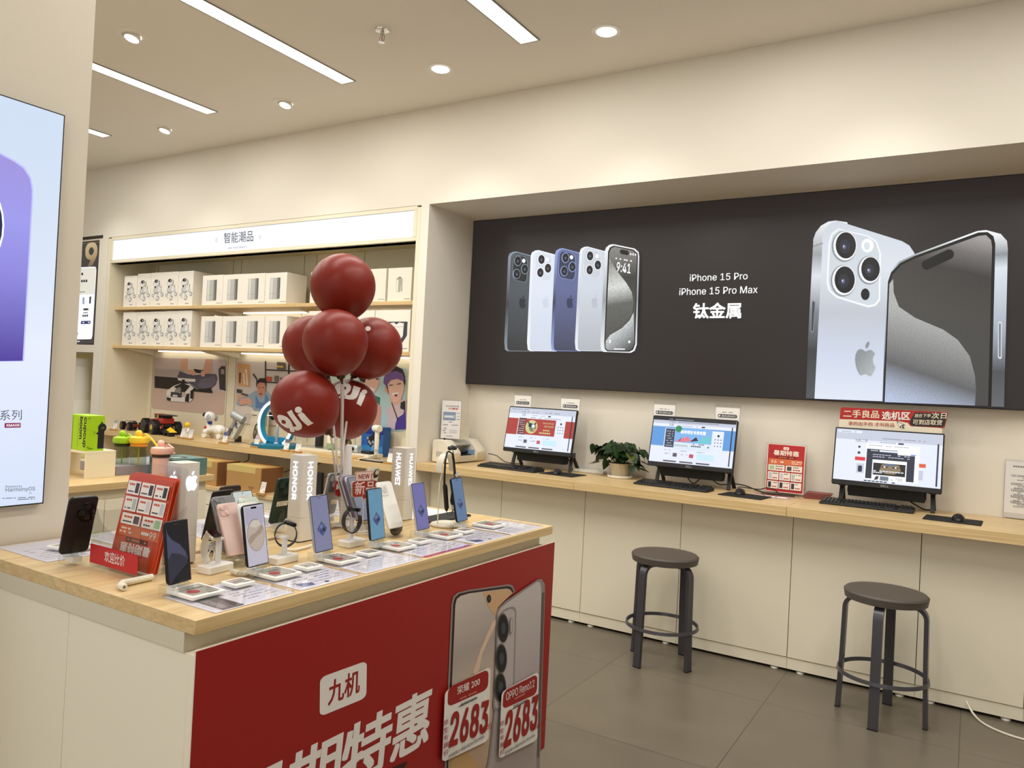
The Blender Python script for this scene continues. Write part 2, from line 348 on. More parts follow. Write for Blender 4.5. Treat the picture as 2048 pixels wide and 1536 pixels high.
for i, (x, y) in enumerate(DOWN):
    t = thing('downlight', (x, y, CEIL), DL.get(i, 'round recessed downlight in the ceiling, one of those outside the display area'), 'ceiling light', 'round downlights in the ceiling')
    til = i in (0, 1, 6)
    MB().lathe([(.056, -.002), (.056, -.006), (.082, -.005), (.085, 0), (.056, 0)], WHITE, n=32, cap=False).build('trim_ring', t)
    g = mat('lamp_face', 'fffaf0', .5, emit=9)
    if til: MB().at(Matrix.Translation((0, 0, -.014)) @ Matrix.Rotation(-.25, 4, 'X')).lathe([(.044, .02), (.046, -.006), (.040, -.010)], WHITE, n=28, cap=False).lathe([(.0005, -.008), (.040, -.0085)], g, n=28, cap=False).build('lens', t)
    else: MB().lathe([(.0005, -.012), (.05, -.010), (.056, -.004)], g, n=32, cap=False).build('lens', t)
t = thing('sprinkler', (-2.952, 3.245, CEIL), 'chrome fire sprinkler head hanging from the ceiling', 'sprinkler')
MB().lathe([(.004, 0), (.042, 0), (.04, -.006), (.018, -.012), (.004, -.013)], CHROME).build('escutcheon', t)
mb = MB().lathe([(.012, -.012), (.010, -.03), (.004, -.032)], CHROME, n=12).tube([(.010, 0, -.03), (.02, 0, -.045), (.012, 0, -.062), (0, 0, -.068)], .003, CHROME, 6).tube([(-.010, 0, -.03), (-.02, 0, -.045), (-.012, 0, -.062), (0, 0, -.068)], .003, CHROME, 6).tube([(0, 0, -.03), (0, 0, -.068)], .0025, mat('bulb_red', 'aa3333', .3), 6)
mb.build('body', t); MB().lathe([(.003, -.068), (.018, -.07), (.017, -.073), (.003, -.074)], CHROME, n=16).build('deflector', t)

# ================================================================ long counter with cabinets under the black poster
ZW = 1.5-.556
seam = [-3.33, ony(1684/5.12+820-12, 980, YP).x]
sx = [XS+.003, onz(1150+20, 966, ZW).x, onz(1573, 1020, ZW).x, 1.15, 2.9]
sx[1] = ony(1148, 963, YP).x; sx[2] = ony(1573, 1013, YP).x
LBW = ['wooden worktop section from the pillar to the first seam, under the printer', 'middle wooden worktop section, under the plant and middle computer', 'wooden worktop section under the right-hand computer', 'wooden worktop section beyond the right computer, at the frame edge']
for i in range(4):
    o = single('counter_worktop', MB().box(sx[i]+.0008, sx[i+1]-.0008, YP, YB-.002, ZW-.052, ZW, WOODX), (sx[i], YP, ZW-.052), LBW[i], 'worktop', 'worktop sections of the computer counter', bevel=.0015)
YC = 4.505
cx = [ony(859.5, 1000, YC).x, ony(1003, 1000, YC).x, ony(1163, 1150, YC).x, ony(1360, 1100, YC).x, ony(1579, 1200, YC).x, ony(1840, 1150, YC).x, .26, .9, 1.55, 2.2, 2.85]
LBC = ['beside the pillar, under the printer', 'second from the pillar', 'behind the left stool, left door half', 'between the left stool and the middle', 'left of the right stool', 'behind the right stool and to its right', 'past the right stool', 'far right, outside the frame', 'far right, outside the frame, next one', 'far right, last one']
for i in range(len(cx)-1):
    if i > 7: break
    a, b = cx[i], cx[i+1]
    t = thing('base_cabinet', ((a+b)/2, YC, 0), 'cream handleless base cabinet under the wooden counter, '+LBC[i], 'cabinet', 'cream cabinets under the computer counter')
    MB().box(a+.001, b-.001, YC+.02, YB-.01, .03, ZW-.054, PAN2).build('carcass', t, world=True)
    MB().box(a+.0018, b-.0018, YC, YC+.018, .082, ZW-.055, PAN).build('door', t, world=True, bevel=.0012)
    MB().box(a+.0008, b-.0008, YC+.006, YC+.02, .016, .078, PAN).build('kickboard', t, world=True)
    for fx in (a+.07, b-.07):
        MB().lathe([(.004, .03), (.004, .012), (.02, .009), (.022, 0)], WHITE, c=(fx, YC+.03, 0), n=16).build('foot', t, world=True)
# ================================================================ big backlit poster
def zc(ox, oy, s): return lambda pts: [(ox+x/s, oy+y/s) for x, y in pts]
APPLE = [(.5, .30), (.60, .262), (.72, .235), (.84, .27), (.93, .345), (.865, .40), (.83, .48), (.835, .58), (.885, .66), (.955, .71), (.91, .80), (.84, .90), (.76, .985), (.68, 1.0), (.60, .965), (.50, .95), (.41, .97), (.33, 1.0), (.25, .985), (.15, .88), (.07, .72), (.04, .56), (.06, .42), (.13, .31), (.24, .245), (.36, .25)]
LEAF = [(.50, .215), (.49, .12), (.55, .04), (.66, 0), (.67, .08), (.62, .16), (.55, .205)]
def apple_art(a, tl, tr, bl, m, k=None):
    tl, tr, bl = Vector(tl), Vector(tr), Vector(bl)
    for P in (APPLE, LEAF): a.poly([tuple(tl+(tr-tl)*u+(bl-tl)*v) for u, v in P], m, k)
def E(name, col, s=1., **k): return mat(name, col, .35, emit=s, **k)
YPO = 4.88; PX1 = 1.45
t = thing('poster_light_box', (XS+.01, YPO, 1.533), 'very wide black backlit poster with silver phones on the wall above the counter', 'light box')
MB().box(XS+.004, PX1, YPO+.002, YB-.001, 1.529, 2.797, mat('box_rim', '151312', .5)).build('housing', t, world=True)
loc = Vector((XS+.01, YPO, 1.533))
pbg = E('poster_black', '282221', .95)
MB().box(XS+.008, PX1-.004, YPO-.001, YPO+.002, 1.533, 2.794, pbg).build('printed_face', t, world=True)
a = Art('y', YPO-.0012, (0, -1, 0)); zA = zc(950, 450, 5.12)
def gr(name, stops, p0, p1, emit=.95, grain=0, loc_=loc, art=None):
    art = art or a; art.off = 0; A, B = art.p(*p0)-loc_, art.p(*p1)-loc_; return ramp_mat(name, stops, (A, B-A), .35, emit, grain)
cols = [('47505a', '23272b', '8a95a0', '303436'), ('e2eaf8', 'd4dcec', 'f4f8ff', 'e6ecfa'), ('5b6698', '363c58', '94a4dc', '2a2f4e'), ('d4dbe6', 'b4b9c2', 'f0f4fa', 'c8d0dc')]
mods = [([(392, 300), (540, 330), (535, 595), (382, 560)], [(440, 368), (511, 452), (430, 502)], (503, 368)), ([(628, 280), (800, 312), (792, 585), (612, 550)], [(685, 355), (752, 445), (675, 490)], (745, 355)),
        ([(872, 262), (1042, 300), (1035, 575), (860, 540)], [(935, 340), (1006, 432), (925, 476)], (1000, 335)), ([(1130, 248), (1308, 285), (1298, 560), (1120, 525)], [(1190, 322), (1270, 415), (1187, 466)], (1265, 325))]
x0s = [(340, 330, 300), (575, 318, 537), (828, 300, 785), (1083, 285, 1035)]
lens_d = E('lens_dark', '14141a', .9); lens_c = E('lens_glint', '5a5f78', .8)
for i in range(4):
    xx, yy, xb = x0s[i]; c = cols[i]
    body = gr('poster_phone_%d' % i, [(0, c[0]), (.35, c[0]), (1, c[1])], zA([(xx+120, yy)])[0], zA([(xx+60, 1290)])[0])
    side = gr('poster_side_%d' % i, [(0, c[2]), (.5, c[3]), (1, c[2])], zA([(xx, yy)])[0], zA([(xb, 1290)])[0])
    a.poly(zA([(xx, yy), (xx+12, yy-35), (xx+45, yy-55), (xx+80, yy-60), (xx+265, yy-10), (xx+265, 1296), (xb+35, 1292), (xb+8, 1278), (xb, 1200)]), side)
    a.poly(zA([(xx+26, yy+30), (xx+32, yy-12), (xx+55, yy-38), (xx+88, yy-48), (xx+265, yy), (xx+265, 1292), (xb+48, 1286), (xb+32, 1265), (xb+30, 1200)]), body)
    q, L, fl = mods[i]; a.rr(*zA(q), .22, E('module_rim_%d' % i, c[2], .8)); q2 = [(x*.94+.06*(q[0][0]+q[2][0])/2, y*.97+.03*(q[0][1]+q[2][1])/2) for x, y in q]
    a.rr(*zA(q2), .22, E('module_%d' % i, c[1] if i in (0, 2) else c[0], .8))
    for lx, ly in L:
        p, = zA([(lx, ly)]); a.ell(p[0], p[1], 7.6, 10.4, E('lens_ring_%d' % i, c[2], .9)); a.ell(p[0]+.4, p[1], 6.3, 9, lens_d); a.ell(p[0]+.3, p[1]+.6, 2, 2.8, lens_c)
    p, = zA([fl]); a.ell(p[0], p[1], 3.4, 4.2, E('flash', 'f8fbff', .95))
    lx = (495, 738, 990, 1248)[i]; apple_art(a, *zA([(lx-38, 715), (lx+30, 722), (lx-44, 850)]), E('apple_%d' % i, ('2c3034', 'cdd6ea', '333a58', 'b9c0cc')[i], .9))
fr = gr('poster_front_rim', [(0, 'f4f7fb'), (.5, '9aa0a6'), (1, 'eef2f5')], zA([(1345, 250)])[0], zA([(1300, 1290)])[0])
a.poly(zA([(1345, 270), (1360, 235), (1395, 208), (1430, 203), (1650, 248), (1690, 283), (1697, 330), (1672, 1230), (1650, 1290), (1610, 1312), (1330, 1302), (1305, 1278), (1300, 1190)]), fr)
a.poly(zA([(1378, 282), (1395, 238), (1436, 218), (1640, 260), (1680, 298), (1683, 340), (1655, 1222), (1634, 1280), (1595, 1300), (1372, 1297), (1345, 1272), (1340, 1200)]), E('bezel_black', '0c0c0d', .9))
sc1 = gr('poster_swirl_dark', [(0, '8a8a85'), (.3, '2c2c2c'), (1, '55554f')], zA([(1500, 230)])[0], zA([(1500, 1290)])[0], .9, .25)
sc2 = gr('poster_swirl_light', [(0, '8f8f88'), (.35, 'd8dcd8'), (.6, '5d5f5c'), (1, '4c4d4b')], zA([(1420, 400)])[0], zA([(1480, 1100)])[0], .95, .3)
sc3 = gr('poster_swirl_low', [(0, 'e6eaec'), (.5, 'a8adb0'), (1, '505254')], zA([(1400, 1050)])[0], zA([(1560, 1290)])[0], .95, .3)
a.poly(zA([(1392, 290), (1408, 250), (1444, 230), (1636, 272), (1670, 305), (1673, 345), (1647, 1218), (1625, 1270), (1590, 1290), (1378, 1287), (1353, 1264), (1350, 1200)]), sc1)
a.poly(zA([(1392, 330), (1415, 390), (1470, 480), (1560, 590), (1620, 690), (1640, 800), (1620, 920), (1550, 1010), (1440, 1080), (1375, 1140), (1352, 1200), (1385, 500)]), sc2)
a.poly(zA([(1640, 900), (1647, 1218), (1625, 1270), (1590, 1290), (1378, 1287), (1353, 1264), (1356, 1190), (1400, 1130), (1520, 1060), (1600, 980)]), sc3)
a.rr(*zA([(1500, 255), (1592, 272), (1592, 320), (1500, 302)]), (.25, .45), E('bezel_black', '0c0c0d'))
wt = E('poster_white', 'ffffff', 1.0)
a.text('9:41', wt, *zA([(1466, 480), (1606, 503), (1472, 386)]), wt=.02); a.bars(*zA([(1455, 347), (1628, 378)]), 2.6, E('poster_white', 'ffffff'), dash=4)
a.text('ııı', wt, *zA([(1606, 315), (1665, 322), (1606, 296)]), wt=.03); a.poly(zA([(1440, 1268), (1552, 1270), (1552, 1280), (1440, 1278)]), wt); a.ell(*zA([(1597, 1200)])[0], 2.2, 2.6, wt); a.poly(zA([(1395, 1175), (1408, 1175), (1408, 1212), (1395, 1212)]), wt)
a.text('iPhone 15 Pro', wt, (1382.5, 564.1), (1497.4, 560.2), (1383, 550.4), wt=.012); a.text('iPhone 15 Pro Max', wt, (1361.5, 591.8), (1517.2, 587.4), (1362.3, 577.8), wt=.012)
a.text('钛金属', wt, (1389.3, 637.7), (1484, 637), (1390, 608), wt=.03)
zB = zc(1550, 400, 3.4137)
sv = gr('poster_silver_back', [(0, 'd3dbe4'), (.25, 'dfe5ee'), (.5, 'c3c9d3'), (.75, 'd2dbee'), (1, 'e4ebfa')], zB([(600, 180)])[0], zB([(500, 1370)])[0])
sd = gr('poster_silver_side', [(0, 'f0f3f5'), (.18, '9ba1a6'), (.3, 'dfe6ee'), (.5, '7d838c'), (.72, '2f3236'), (1, '4a4e55')], zB([(350, 160)])[0], zB([(240, 1370)])[0])
a.poly(zB([(268, 275), (285, 228), (320, 183), (370, 155), (420, 148), (500, 160), (500, 1362), (218, 1354), (235, 900)]), sd)
a.poly(zB([(330, 265), (345, 205), (385, 165), (430, 150), (870, 288), (920, 318), (955, 370), (965, 480), (955, 1383), (276, 1357), (300, 900), (322, 500)]), sv)
a.poly(zB([(392, 235), (440, 203), (640, 250), (700, 290), (728, 370), (722, 690), (690, 728), (640, 738), (425, 672), (372, 625), (358, 565), (372, 300)]), E('module_rim_big', 'eef3fa', .95))
a.poly(zB([(400, 245), (445, 212), (638, 258), (692, 296), (716, 372), (712, 680), (684, 716), (640, 725), (432, 662), (382, 618), (370, 560), (384, 305)]), E('module_big', 'ccd4dc', .95))
for lx, ly, rx, ry in ((487, 318, 74, 96), (655, 480, 68, 88), (480, 552, 74, 98)):
    p, = zB([(lx-8, ly+6)]); s = 3.4137; a.ell(p[0], p[1], (rx+12)/s, (ry+10)/s, E('ring_hi', '8f979f', .9)); a.ell(p[0]+1.6, p[1]-1, (rx+6)/s, (ry+3)/s, E('ring_lo', 'eff3f7', .95)); a.ell(p[0]+3, p[1]-2, rx/s*.93, ry/s*.93, lens_d)
    a.ell(p[0]+1, p[1], rx/s*.5, ry/s*.5, E('lens_mid', '2a2c38', .8)); a.ell(p[0], p[1]+1, 4, 5, lens_c); a.ell(p[0]-1, p[1], 1.6, 2.2, E('lens_spark', 'b8bcd8'))
p, = zB([(637, 320)]); a.ell(p[0], p[1], 12, 13.5, E('flash_big', 'f6faff', 1)); a.ell(p[0]-1, p[1]+1, 6, 8, E('flash_in', 'd4dce4', .95)); p, = zB([(622, 650)]); a.ell(p[0], p[1], 8.6, 11.6, lens_d)
ag = gr('apple_big', [(0, '8f9396'), (1, 'b9bec2')], zB([(560, 1100)])[0], zB([(700, 1190)])[0], .95, .12)
apple_art(a, *zB([(548, 958), (702, 975), (545, 1195)]), ag)
bt = E('button_rim', '8c9098', .9); a.rr(*zB([(262, 690), (285, 698), (272, 912), (252, 905)]), (.4, .06), bt); a.rr(*zB([(265, 697), (280, 702), (268, 904), (256, 899)]), (.4, .06), E('button_in', '3f4348', .9))
a.poly(zB([(268, 322), (335, 300), (335, 307), (268, 330)]), bt)
rs = gr('poster_right_side', [(0, 'f4f6f8'), (.12, '8c9298'), (.2, 'dfe7f0'), (.55, 'a9b2c0'), (.8, '44484f'), (1, '5d6168')], zB([(1560, 240)])[0], zB([(1540, 1410)])[0])
a.poly(zB([(768, 565), (788, 498), (850, 430), (950, 382), (1380, 223), (1440, 216), (1540, 243), (1582, 290), (1588, 345), (1562, 1414), (738, 1380)]), rs)
a.poly(zB([(776, 565), (797, 503), (857, 440), (955, 392), (1388, 233), (1450, 230), (1490, 258), (1503, 310), (1476, 1410), (744, 1380)]), E('bezel_black', '0c0c0d'))
d1 = gr('big_swirl_dark', [(0, 'a29d9d'), (.16, '6c6867'), (.35, '2b2828'), (.75, '3a3836'), (1, '3c3b3a')], zB([(1300, 250)])[0], zB([(1050, 900)])[0], .95, .28)
d2 = gr('big_swirl_light', [(0, 'b0b2b0'), (.3, '8c8d8c'), (.6, '5c5e61'), (.85, 'a7b2c8'), (1, 'bcc9e6')], zB([(1100, 820)])[0], zB([(840, 1390)])[0], .95, .28)
a.poly(zB([(786, 580), (806, 520), (870, 452), (960, 408), (1390, 256), (1440, 250), (1474, 285), (1481, 330), (1454, 1407), (754, 1380)]), d1)
a.poly(zB([(786, 580), (812, 548), (815, 640), (850, 735), (960, 810), (1150, 890), (1250, 960), (1330, 1070), (1365, 1200), (1372, 1300), (1365, 1404), (754, 1380)]), d2)
ca, cb = zB([(1038, 452), (1190, 380)]); dx, dy = cb[0]-ca[0], cb[1]-ca[1]; L = math.hypot(dx, dy); nx, ny = -dy/L*9.8, dx/L*9.8
pill = [(cb[0]+nx*math.cos(q)+dx/L*9.8*math.sin(q), cb[1]+ny*math.cos(q)+dy/L*9.8*math.sin(q)) for q in [math.pi*i/10 for i in range(11)]]+[(ca[0]-nx*math.cos(q)-dx/L*9.8*math.sin(q), ca[1]-ny*math.cos(q)-dy/L*9.8*math.sin(q)) for q in [math.pi*i/10 for i in range(11)]]
a.poly(pill, E('bezel_black', '0c0c0d')); a.rr(*zB([(1522, 838), (1546, 836), (1546, 1090), (1520, 1085)]), (.4, .06), E('btn2', 'e8edf2', .9)); a.rr(*zB([(1526, 846), (1541, 845), (1541, 1080), (1525, 1077)]), (.4, .06), E('btn3', '7e868f', .9))
a.build('printed_picture', t)

# ================================================================ light box on the column
YL0, YL1, ZL0, ZL1 = .50, 1.2405, 1.087, 2.259
ZL0 = onx(78, 1005.5, XC).z; ZL1 = onx(122.5, 232.5, XC).z; YL1 = onx(122.5, 232.5, XC).y
lb = Vector((XC, .87, ZL0)); t = thing('light_box', lb, 'tall backlit phone poster with a purple phone on the cream column', 'light box')
MB().box(XC, XC+.022, YL0, YL1, ZL0, ZL1, mat('box_rim', '151312')).build('housing', t, world=True, bevel=.001)
a = Art('x', XC+.0222, (1, 0, 0))
MB().box(XC+.02, XC+.0226, YL0+.004, YL1-.004, ZL0+.004, ZL1-.004, gr('lightbox_bg', [(0, 'c9d9ef'), (.45, 'dbe6f8'), (.6, 'e6edff'), (1, 'd6e2fa')], (60, 220), (60, 1005), 1.0, 0, lb)).build('printed_face', t, world=True)
a.k = 2
a.poly([(-170, 270), (-120, 262), (-20, 300), (0, 305), (29, 320.5), (49, 334), (62, 355), (66, 378), (65.5, 400), (47.5, 722.5), (-190, 726)], E('purple_rim', 'b9bcf8', 1))
a.poly([(-170, 274), (-120, 266), (-20, 304), (0, 309), (28, 324), (46, 337), (59, 357), (63, 380), (62.5, 400), (44.5, 721.5), (-190, 725)], gr('purple_body', [(0, '9a8fdc'), (.3, '9b98ec'), (.55, '8d87e0'), (1, '4a3a9e')], (30, 320), (20, 722), 1.0, 0, lb))
a.ell(-37, 450, 45, 78, E('ring_white', 'f4f6ff')); a.ell(-38, 450, 42, 74, E('cam_navy', '1d2b4e', .9)); a.ell(-38, 420, 18, 26, lens_d); a.ell(-38, 485, 16, 24, lens_d)
dk = E('type_dark', '26262c', 1)
a.text('系列', dk, (-1.5, 841), (42, 839.5), (-1, 820.5), wt=-.004); a.poly([(7.8, 846), (40, 845.5), (40, 854.8), (7.6, 855.5)], E('tag_purple', '8a2058', .9)); a.text('XMAGE', wt, (10.5, 853), (38, 852.4), (10.6, 848.2), wt=.02)
a.text('Powered by', dk, (9.8, 976.3), (42.6, 975.6), (9.9, 970.5), wt=.0); a.text('HarmonyOS', dk, (9.4, 985.5), (68.2, 982.5), (9.6, 975.5), wt=.0); a.poly([(56, 985.2), (61, 985), (61, 986), (56, 986.2)], dk)
a.bars((-6, 996.8), (68, 993.6), 1.6, dk, dash=2.2); a.bars((33, 998.6), (68, 997), 1.6, dk, dash=2.2)
a.build('printed_picture', t)

# ================================================================ shelving unit
SX0, SX1, YS, YBK = -7.37, -3.468, 4.385, 4.80
ZT, ZB_ = 2.815, 2.545
LAM = ALC; IX0, IX1 = SX0+.052, SX1-.037
su = Vector((-5.42, YP, ZB_)); t = thing('header_sign', su, 'long lit white header sign with dark lettering over the shelves', 'sign')
h = MB().box(IX0, IX1, YP, YP+.11, ZB_, 2.5725, LAM).box(IX0, IX1, YP, YP+.11, 2.768, 2.797, LAM).box(IX0, IX0+.022, YP, YP+.11, 2.57, 2.77, LAM).box(IX1-.03, IX1, YP, YP+.11, 2.57, 2.77, LAM).box(IX0, IX1, YP+.03, YP+.11, ZB_, 2.797, LAM)
h.build('header', t, world=True)
hg = MB().box(IX0+.02, IX1-.028, YP+.012, YP+.03, 2.572, 2.769, mat('sign_edge', '6b675e')).build('sign_frame', t, world=True)
a = Art('y', YP+.0085, (0, -1, 0))
hs = ramp_mat('sign_white', [(0, 'f3f6ff'), (.5, 'dfe7f8'), (1, 'f3f6ff')], ((0, 0, 2.572), (0, 0, .197)), .4, 1.08)
MB().box(IX0+.0225, IX1-.0305, YP+.009, YP+.0125, 2.575, 2.766, hs).build('sign_panel', t, world=True)
a.text('智能潮品', dk, (447.7, 487), (506.5, 482.8), (447.9, 465.5), wt=.0); a.text('SMART FASHION PRODUCTS', E('type_grey', '6a6c74', 1), (456, 498.2), (494.6, 495.4), (456, 494.6), wt=0)
a.text('《', E('type_grey', '6a6c74'), (430.5, 485.5), (436, 485), (430.5, 476), wt=-.01); a.text('》', E('type_grey', '6a6c74'), (518, 479), (523, 478.6), (518, 469.5), wt=-.01)
a.build('sign_lettering', t)
Z1, Z2, ZD = 2.117, 1.742, .912; YDF = 4.285
jx = [IX0, ony(387, 690, YS).x, ony(592, 606, YS).x, IX1]
SIDE = ['left', 'middle', 'right']
BR = [[jx[0]+.03, jx[1]-.1], [jx[1]+.1, jx[2]-.12], [jx[2]+.1, IX1-.06]]
for zz, nm in ((Z1, 'top'), (Z2, 'lower')):
    for i in range(3):
        t = thing('wall_shelf', ((jx[i]+jx[i+1])/2, YBK, zz), '%s section of the %s wooden shelf, under the %s' % (SIDE[i], nm, ['robot dog boxes', 'cylinder boxes', 'pale boxes beside the pillar'][i]), 'shelf', 'wooden shelf boards')
        MB().box(jx[i]+.0005, jx[i+1]-.0005, YS, YBK-.002, zz-.028, zz, WOODX).build('board', t, world=True, bevel=.001)
        for x in BR[i]:
            MB().add([(x, YS+.13, zz-.0285), (x+.03, YS+.13, zz-.0285), (x+.03, YBK-.002, zz-.0285), (x, YBK-.002, zz-.0285), (x, YS+.15, zz-.036), (x+.03, YS+.15, zz-.036), (x+.03, YBK-.002, zz-.075), (x, YBK-.002, zz-.075)], [(3, 2, 1, 0), (4, 5, 6, 7), (0, 1, 5, 4), (1, 2, 6, 5), (2, 3, 7, 6), (3, 0, 4, 7)], WHITE).build('bracket', t, world=True)
        MB().box(jx[i]+.2, jx[i+1]-.2, YBK-.05, YBK-.03, zz-.036, zz-.0285, LED).build('light_strip', t, world=True)
DX = ony(319, 878, YP).x
single('display_desk', MB().box(IX0, DX-.0005, YDF, YBK-.002, ZD-.05, ZD, WOODX), (IX0, YDF, ZD-.05), 'left wooden shelf desk section carrying the toy cars', 'desk', 'wooden display desk sections', bevel=.0015)
single('display_desk', MB().box(DX+.0005, IX1, YDF, YBK-.002, ZD-.05, ZD, WOODX), (DX, YDF, ZD-.05), 'long wooden shelf desk section with hair dryers and toothbrush stand', 'desk', 'wooden display desk sections', bevel=.0015)
YLG = 4.1; ZLG = ony(484, 983.5, YLG).z
single('lower_worktop', MB().box(IX0, IX1, YLG, YBK-.002, ZLG-.03, ZLG, WOODX), (IX0, YLG, ZLG-.03), 'low wooden ledge under the display desk carrying cardboard boxes', 'worktop', bevel=.001)
n = 7
for i in range(n):
    x0 = IX0+(IX1-IX0)*i/n; x1 = IX0+(IX1-IX0)*(i+1)/n
    t2 = thing('drawer_cabinet', ((x0+x1)/2, YLG+.02, 0), 'x', 'cabinet', 'low cream cabinets under the display wall')
    MB().box(x0+.001, x1-.001, YLG+.035, 4.78, .01, ZLG-.032, PAN2).build('carcass', t2, world=True)
    MB().box(x0+.002, x1-.002, YLG+.015, YLG+.034, .07, ZLG-.16, PAN).build('door', t2, world=True); MB().box(x0+.002, x1-.002, YLG+.015, YLG+.034, ZLG-.152, ZLG-.035, PAN).build('drawer', t2, world=True)
    t2['label'] = 'low cream drawer cabinet under the display wall, '+['leftmost', 'second from the left', 'third from the left', 'middle one', 'third from the pillar', 'second from the pillar', 'nearest the pillar'][i]
# posters on the back panel
POST = [((309, 715), (454, 722), (450, 832), (307, 817), 'poster of a seated man steering a white brick racing car'), ((474, 722), (640, 729), (636, 850), (472, 834), 'poster of a man in a blue shirt working at a bench'), ((662, 730), (815, 736), (811, 864), (658, 850), 'poster of two smiling children, one wearing a purple headband')]
# ---------------------------------------------------------------- the three wall posters
def P(c, r=.55): return mat('print_'+c, c, r)
def plate(q, name, label):
    zt = ony(*q[0], YBK).z; zb = ony(*q[3], YBK).z; x0 = ony(*q[0], YBK).x; x1 = ony(*q[1], YBK).x
    x0 = max(x0, IX0+.01); x1 = min(x1, IX1-.004)
    t = thing('poster', ((x0+x1)/2, YBK, zb), label, 'poster', 'posters behind the display desk')
    w_, h_ = x1-x0, zt-zb
    MB().at(Matrix.Translation(((x0+x1)/2, YBK-.0005, (zt+zb)/2)) @ Matrix.Rotation(math.pi/2, 4, 'X')).slab(w_, h_, .004, .03, P(name), e=.0005).build('board', t, world=True)
    return t, Art('y', YBK-.0056, (0, -1, 0))
t, a = plate(POST[0][:4], 'cbb3a8', POST[0][4]); z5 = zc(200, 680, 5.12)
a.poly(z5([(560, 185), (1285, 200), (1285, 530), (560, 470)]), P('c9bcc0')); a.poly(z5([(560, 190), (850, 192), (850, 300), (560, 290)]), P('c6b7b2')); a.poly(z5([(560, 290), (860, 305), (830, 390), (560, 362)]), P('b3a5a2'))
a.poly(z5([(560, 368), (830, 390), (990, 500), (1150, 515), (1150, 545), (560, 490)]), P('28221f')); a.poly(z5([(1215, 300), (1245, 265), (1285, 270), (1285, 520), (1225, 505)]), P('3a3436')); a.poly(z5([(1240, 300), (1275, 300), (1275, 350), (1238, 350)]), P('9c9296'))
a.poly(z5([(875, 190), (1140, 196), (1150, 330), (1060, 360), (900, 350), (860, 300)]), P('d6cfca')); a.poly(z5([(835, 190), (905, 190), (900, 300), (985, 330), (975, 355), (880, 330), (832, 290)]), P('d3a58f')); a.poly(z5([(1085, 195), (1150, 196), (1140, 330), (1075, 380), (1025, 360), (1060, 300)]), P('d09f88'))
a.poly(z5([(795, 375), (820, 320), (900, 350), (985, 360), (1100, 345), (1190, 350), (1205, 400), (1185, 460), (1120, 515), (1000, 500), (900, 430), (830, 420)]), P('555163')); a.poly(z5([(1040, 400), (1180, 365), (1200, 410), (1160, 480), (1070, 500), (1000, 470)]), P('6a6577')); a.poly(z5([(1030, 500), (1140, 490), (1155, 545), (990, 525)]), P('1e1a1c'))
a.poly(z5([(965, 295), (1065, 312), (1055, 335), (1010, 340), (965, 325)]), P('17161a')); a.poly(z5([(925, 300), (975, 315), (990, 350), (960, 365), (925, 345)]), P('d8a890')); a.poly(z5([(1040, 320), (1085, 315), (1075, 375), (1040, 370)]), P('d8a890'))
K, Wh, Gy = P('18181b'), P('e8e6e2'), P('8d8a86')
a.poly(z5([(800, 388), (985, 400), (980, 428), (870, 425), (805, 412)]), Wh); a.poly(z5([(845, 405), (875, 405), (885, 470), (835, 465)]), K); a.poly(z5([(690, 520), (760, 470), (830, 445), (920, 450), (965, 490), (960, 600), (920, 640), (700, 622), (680, 590)]), Wh)
a.poly(z5([(760, 480), (850, 440), (930, 470), (890, 520), (850, 560), (800, 500)]), K); a.poly(z5([(780, 500), (830, 480), (840, 520), (790, 560), (760, 560)]), Gy); a.poly(z5([(685, 585), (735, 595), (730, 625), (695, 618)]), K); a.poly(z5([(880, 560), (925, 545), (918, 638), (878, 630)]), K); a.poly(z5([(935, 520), (965, 500), (960, 602), (932, 600)]), K)
a.poly(z5([(735, 530), (850, 545), (845, 590), (730, 580)]), P('3b3a3c')); a.poly(z5([(755, 560), (803, 564), (800, 582), (752, 578)]), P('d8dcea')); a.poly(z5([(850, 530), (895, 545), (890, 585), (845, 580)]), P('c9b7b0')); a.poly(z5([(685, 560), (720, 575), (715, 590), (685, 580)]), P('d8c9bf'))
a.build('picture', t)
t, a = plate(POST[1][:4], 'cfc6c2', POST[1][4])
a.poly(z5([(1408, 235), (1536, 250), (1538, 485), (1408, 468)]), P('d3a274')); a.poly(z5([(1425, 335), (1445, 335), (1440, 440), (1424, 440)]), P('5d4638')); a.poly(z5([(1462, 340), (1478, 340), (1490, 450), (1474, 455)]), P('e8dccd')); a.poly(z5([(1495, 330), (1508, 332), (1518, 462), (1500, 460)]), P('e8dccd')); a.ell(*z5([(1497, 318)])[0], 2.4, 4, P('ddd5ca'))
a.poly(z5([(1690, 215), (1702, 215), (1702, 430), (1690, 430)]), P('2e2628')); a.poly(z5([(1690, 298), (2200, 322), (2200, 334), (1690, 312)]), P('3a3030')); a.poly(z5([(1690, 425), (2200, 450), (2200, 462), (1690, 438)]), P('3a3030')); a.poly(z5([(1930, 225), (1945, 225), (1940, 440), (1926, 440)]), P('2e2628'))
a.poly(z5([(1815, 225), (1905, 232), (1905, 305), (1815, 300)]), P('6b5d52')); a.poly(z5([(1815, 262), (1880, 266), (1880, 283), (1815, 280)]), P('d9b964')); a.poly(z5([(1704, 375), (1765, 378), (1760, 425), (1704, 422)]), P('bf5540')); a.poly(z5([(1790, 365), (1835, 368), (1832, 428), (1786, 425)]), P('7a7068')); a.poly(z5([(1850, 385), (1915, 390), (1915, 435), (1850, 432)]), P('544a48'))
a.poly(z5([(1405, 560), (1500, 570), (1500, 660), (1400, 650)]), P('d9a887')); a.poly(z5([(1405, 500), (1460, 510), (1455, 545), (1405, 540)]), P('4a4244')); a.poly(z5([(1565, 350), (1580, 345), (1615, 400), (1612, 480), (1604, 480), (1605, 405)]), P('2c2c30'))
